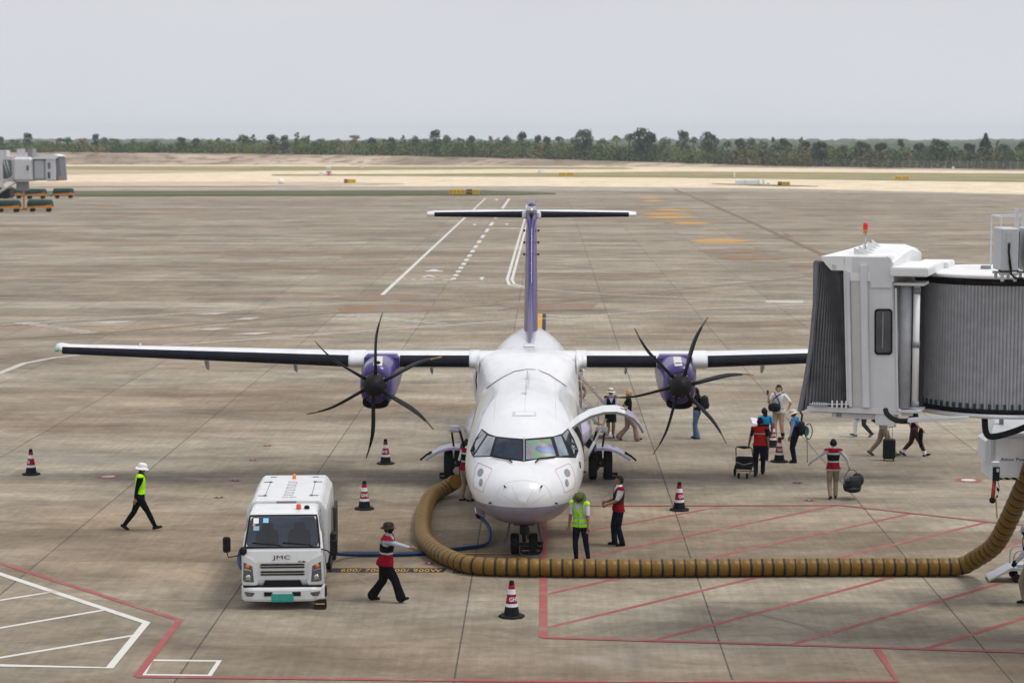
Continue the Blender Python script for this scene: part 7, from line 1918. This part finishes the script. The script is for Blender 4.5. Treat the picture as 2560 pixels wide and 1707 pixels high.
T = [ # column px, top (crop px), width (source px), kind, material, label
 (5, 220, 16, 'round', 0, 'dark round tree at the far left edge of the tree line'),
 (35, 250, 40, 'bush', 1, 'mid green bush behind the far left boarding bridge'),
 (72, 186, 26, 'round', 0, 'pointed tall tree above the far left boarding bridge'),
 (115, 262, 36, 'bush', 3, 'pale bush right of the pointed tree at left'),
 (150, 228, 30, 'thin', 2, 'dry brownish thin tree at the left of the tree line'),
 (172, 236, 26, 'round', 1, 'green round tree between dry trees at left'),
 (205, 240, 50, 'bush', 2, 'dry brown bush with bare gaps at left'),
 (240, 195, 20, 'round', 0, 'slim dark tree standing above dry scrub at left'),
 (262, 232, 22, 'round', 3, 'pale green tree just right of the slim dark tree'),
 (286, 240, 44, 'bush', 1, 'broad fresh green bush at left with a sandy gap to its left'),
 (333, 238, 16, 'thin', 3, 'small pale thin tree above the low scrub at left'),
 (352, 275, 30, 'bush', 3, 'low pale bush left of a broad green one'),
 (390, 258, 52, 'bush', 1, 'broad rounded green bush left of the second sandy gap'),
 (455, 226, 24, 'round', 0, 'dark round tree right of the second sandy gap'),
 (490, 235, 24, 'round', 0, 'dark round tree in a pair above scrub'),
 (525, 250, 20, 'round', 3, 'small hazy tree between two pairs of trees'),
 (545, 238, 22, 'thin', 1, 'thin green tree beside a column reflection at left'),
 (572, 245, 30, 'bush', 1, 'round green bush before the tall pair at left centre'),
 (610, 204, 36, 'spread', 1, 'tall spreading green tree at left centre'),
 (633, 200, 18, 'thin', 0, 'thin dark tree touching the spreading green tree'),
 (680, 202, 34, 'round', 0, 'dark flat topped tree, left one of a hazy pair'),
 (711, 208, 24, 'round', 0, 'dark round tree, right one of a hazy pair'),
 (743, 186, 18, 'thin', 1, 'slender fresh green tree taller than its neighbours'),
 (762, 228, 26, 'round', 1, 'green round tree leaning on the slender one'),
 (772, 205, 10, 'thin', 3, 'faint thin sapling far off above the line'),
 (803, 240, 40, 'bush', 1, 'green bush in the middle of the left half'),
 (842, 252, 44, 'bush', 0, 'dark wide bush left of the bare crowned tree'),
 (888, 196, 30, 'thin', 2, 'bare greyish crowned tree left of centre'),
 (932, 230, 26, 'round', 0, 'dark compact tree right of the bare crowned tree'),
 (960, 242, 30, 'bush', 3, 'pale bush between two dark compact trees'),
 (980, 226, 24, 'round', 0, 'dark compact tree, second after the bare one'),
 (1008, 206, 14, 'thin', 0, 'thin upright tree left of the tall pointed one'),
 (1040, 220, 26, 'round', 3, 'hazy grey green tree just before the tall pointed one'),
 (1087, 155, 32, 'round', 0, 'tall pointed dark tree left of the aircraft tail'),
 (1118, 206, 32, 'spread', 3, 'spreading tree right of the tall pointed dark one'),
 (1150, 232, 28, 'bush', 1, 'green bush below two trees near the tail'),
 (1178, 212, 26, 'round', 0, 'dark round tree left of the tail top'),
 (1226, 203, 14, 'thin', 2, 'thin spiky tree directly left of the tail top'),
 (1245, 240, 22, 'bush', 0, 'small dark bush left of the tail top'),
 (1266, 214, 30, 'spread', 1, 'green spreading tree above the bullet of the tail'),
 (1304, 174, 30, 'round', 0, 'tall dark oval tree right above the tail top'),
 (1344, 205, 22, 'round', 0, 'small round tree right of the tall oval one'),
 (1368, 216, 24, 'round', 0, 'small dark tree, second right of the tall oval one'),
 (1398, 214, 34, 'thin', 3, 'hazy thin crowned tree right of the tail'),
 (1460, 150, 56, 'spread', 0, 'big broad dark tree right of the tail, standing alone'),
 (1505, 235, 34, 'bush', 3, 'pale green bush between the broad tree and the palm group'),
 (1543, 180, 26, 'palm', 3, 'sugar palm left of the large tree group'),
 (1572, 156, 28, 'palm', 3, 'taller sugar palm touching the large tree group'),
 (1602, 136, 54, 'spread', 0, 'largest dark tree of the group right of the palms'),
 (1628, 176, 34, 'round', 0, 'dark shoulder tree right of the largest one'),
 (1662, 232, 36, 'round', 3, 'hazy low tree between two large groups'),
 (1708, 158, 34, 'round', 0, 'pointed dark tree at the left of the second group'),
 (1732, 190, 22, 'palm', 3, 'dark palm between the pointed tree and the round one'),
 (1772, 172, 46, 'spread', 0, 'big dome shaped dark tree of the second group'),
 (1816, 224, 22, 'palm', 3, 'low sugar palm right of the dome shaped tree'),
 (1850, 236, 36, 'round', 0, 'dark round tree right of the low sugar palm'),
 (1878, 236, 26, 'round', 3, 'hazy tree before the fence begins'),
 (1906, 268, 34, 'bush', 0, 'dark wide bush where the fence begins'),
 (1932, 215, 14, 'thin', 3, 'far hazy tree rising above dark bush at right'),
 (1958, 233, 40, 'spread', 0, 'broad dark tree behind the first fence posts'),
 (2001, 215, 10, 'thin', 3, 'second far hazy tree rising above the line at right'),
 (2012, 258, 34, 'round', 0, 'rounded dark tree behind the fence, left part'),
 (2046, 264, 48, 'round', 0, 'wide dark tree with yellow tips behind the fence'),
 (2078, 275, 24, 'palm', 3, 'small hazy palm behind the fence, left part'),
 (2105, 286, 36, 'thin', 2, 'reddish dry crown behind the fence'),
 (2155, 262, 46, 'spread', 0, 'wide spreading dark tree in the middle of the fence'),
 (2200, 276, 40, 'round', 0, 'dark tree left of the lone tall palm'),
 (2252, 207, 20, 'palm', 0, 'lone tall palm rising behind the middle of the fence'),
 (2300, 282, 44, 'round', 0, 'dark tree between the lone palm and the striped mast'),
 (2346, 236, 50, 'spread', 0, 'flat topped dark tree behind the striped mast'),
 (2384, 288, 30, 'palm', 3, 'palm right of the striped mast'),
 (2424, 280, 36, 'round', 0, 'dark round tree left of the tall spiky tree at right'),
 (2462, 204, 42, 'cone', 0, 'tall spiky dark conifer near the right edge'),
 (2492, 244, 12, 'thin', 3, 'faint hazy thin tree right of the tall conifer'),
 (2508, 290, 40, 'round', 0, 'round dark tree right of the tall conifer'),
 (2553, 262, 30, 'spread', 0, 'dark tree at the right edge of the picture'),
]
for i, (px, ty, wp, kd, mt, lb) in enumerate(T):
    tree(px, cy(ty), wp, kd, mt, lb, 22 + RT.uniform(-6, 14))
# low scrub along the foot of the trees: one uncountable mass
bs_ = [MB() for _ in range(4)]; rt = random.Random(21)
sb_ = MB()
x = -120
while x < 2720:
    p = bank_at(x, rt.uniform(12, 40)); hpx = float(np.interp(x, [0, 300, 700, 1100, 1500, 1800, 2100, 2560], [359, 358, 355, 353, 358, 367, 368, 373])) + rt.uniform(-7, 10)
    top = atY(x, hpx, p.y).z - p.z; 
    gap = any(abs(x - g_) < 9 for g_ in (162, 245, 428, 722)) and rt.random() < .7
    if top > .8 and not gap:
        if x < 700 and rt.random() < .12: x += 5; continue
        w_ = rt.uniform(2.2, 4.5); mt = rt.choices((0, 1, 2, 3), (4 if x > 900 else 1.3, 4.5 if x < 1900 else 1, 1.0, 1.4))[0]; sb_.mat(mt)
        n0 = len(sb_.f); leafcloud(sb_, (p.x, p.y, p.z + top * .45), (w_, w_, top * .55), 90, .40, rt)
    x += rt.uniform(2.0, 5.0)
o = sb_.build('scrub', LF, None, fix=False); tag(o, 'dense low green scrub along the foot of the tree line', 'scrub', kind='stuff')
# far woods fading in the haze
fw = MB(); rt = random.Random(31); fw.smooth = False
for dpt, h0, h1 in ((1700, 4.5, 6.6), (2600, 6.0, 8.4)):
    rr_ = []; x = -300; hh = h0
    while x < 2860:
        p = atY(x, 344, dpt); hh += rt.uniform(-1.0, 1.0); hh = max(h0, min(h1, hh))
        rr_.append([V(p.x, p.y, 0), V(p.x, p.y + 6, hh * .7), V(p.x, p.y + 22, hh), V(p.x, p.y + 60, hh * .8), V(p.x, p.y + 90, 0)]); x += 5 * 1700 / dpt
    fw.loft(rr_, False, False, False)
tag(fw.build('far_woods', LF[0], None, fix=False), 'faint far belt of woods on the horizon', 'woods', kind='stuff')
# a few pale sheds glimpsed through the trees
for px, wd_, lb in ((152, 24, 'pale pink shed between the trees at the far left'), (1120, 60, 'long pale roof glimpsed behind bushes left of the tail'), (1745, 26, 'pale shed below the dark palm right of the tail'), (1942, 24, 'small pale house behind the start of the fence')):
    p = bank_at(px, 75); k = (p - CAM).length / F_PX; b = MB(); W_ = wd_ * k; hz = 2.4
    b.box((0, 0, hz / 2), (W_, 5, hz)); r_ = MB(); r_.prism([V(-W_ / 2 - .3, -2.9, hz + .005), V(-W_ / 2 - .3, 2.9, hz + .005), V(-W_ / 2 - .3, 0, hz + 1.3)], (W_ + .6, 0, 0))
    o = b.build('shed', pm('shed_wall', (.52, .44, .38), .8), None); o.location = p; tag(o, lb, 'shed'); r_.build('roof', pm('shed_roof', (.50, .46, .43), .7), o)
# ------------------------------------------------------------------ the air between
b = MB(); b.box((0, 1950, 14.5), (3600, 4400, 31)); hz_ = b.build('haze', [], None, fix=True); 
mh = bpy.data.materials.new('haze'); mh.use_nodes = True; n = mh.node_tree; n.nodes.clear(); oo_ = n.nodes.new('ShaderNodeOutputMaterial'); pv = n.nodes.new('ShaderNodeVolumePrincipled')
pv.inputs['Color'].default_value = (.86, .92, 1.0, 1); pv.inputs['Density'].default_value = .00016; pv.inputs['Anisotropy'].default_value = 0.0
n.links.new(pv.outputs[0], oo_.inputs['Volume']); hz_.data.materials.append(mh); tag(hz_, 'thin pale haze over the airfield', 'haze', kind='stuff')
hz_.data.flip_normals() if False else None
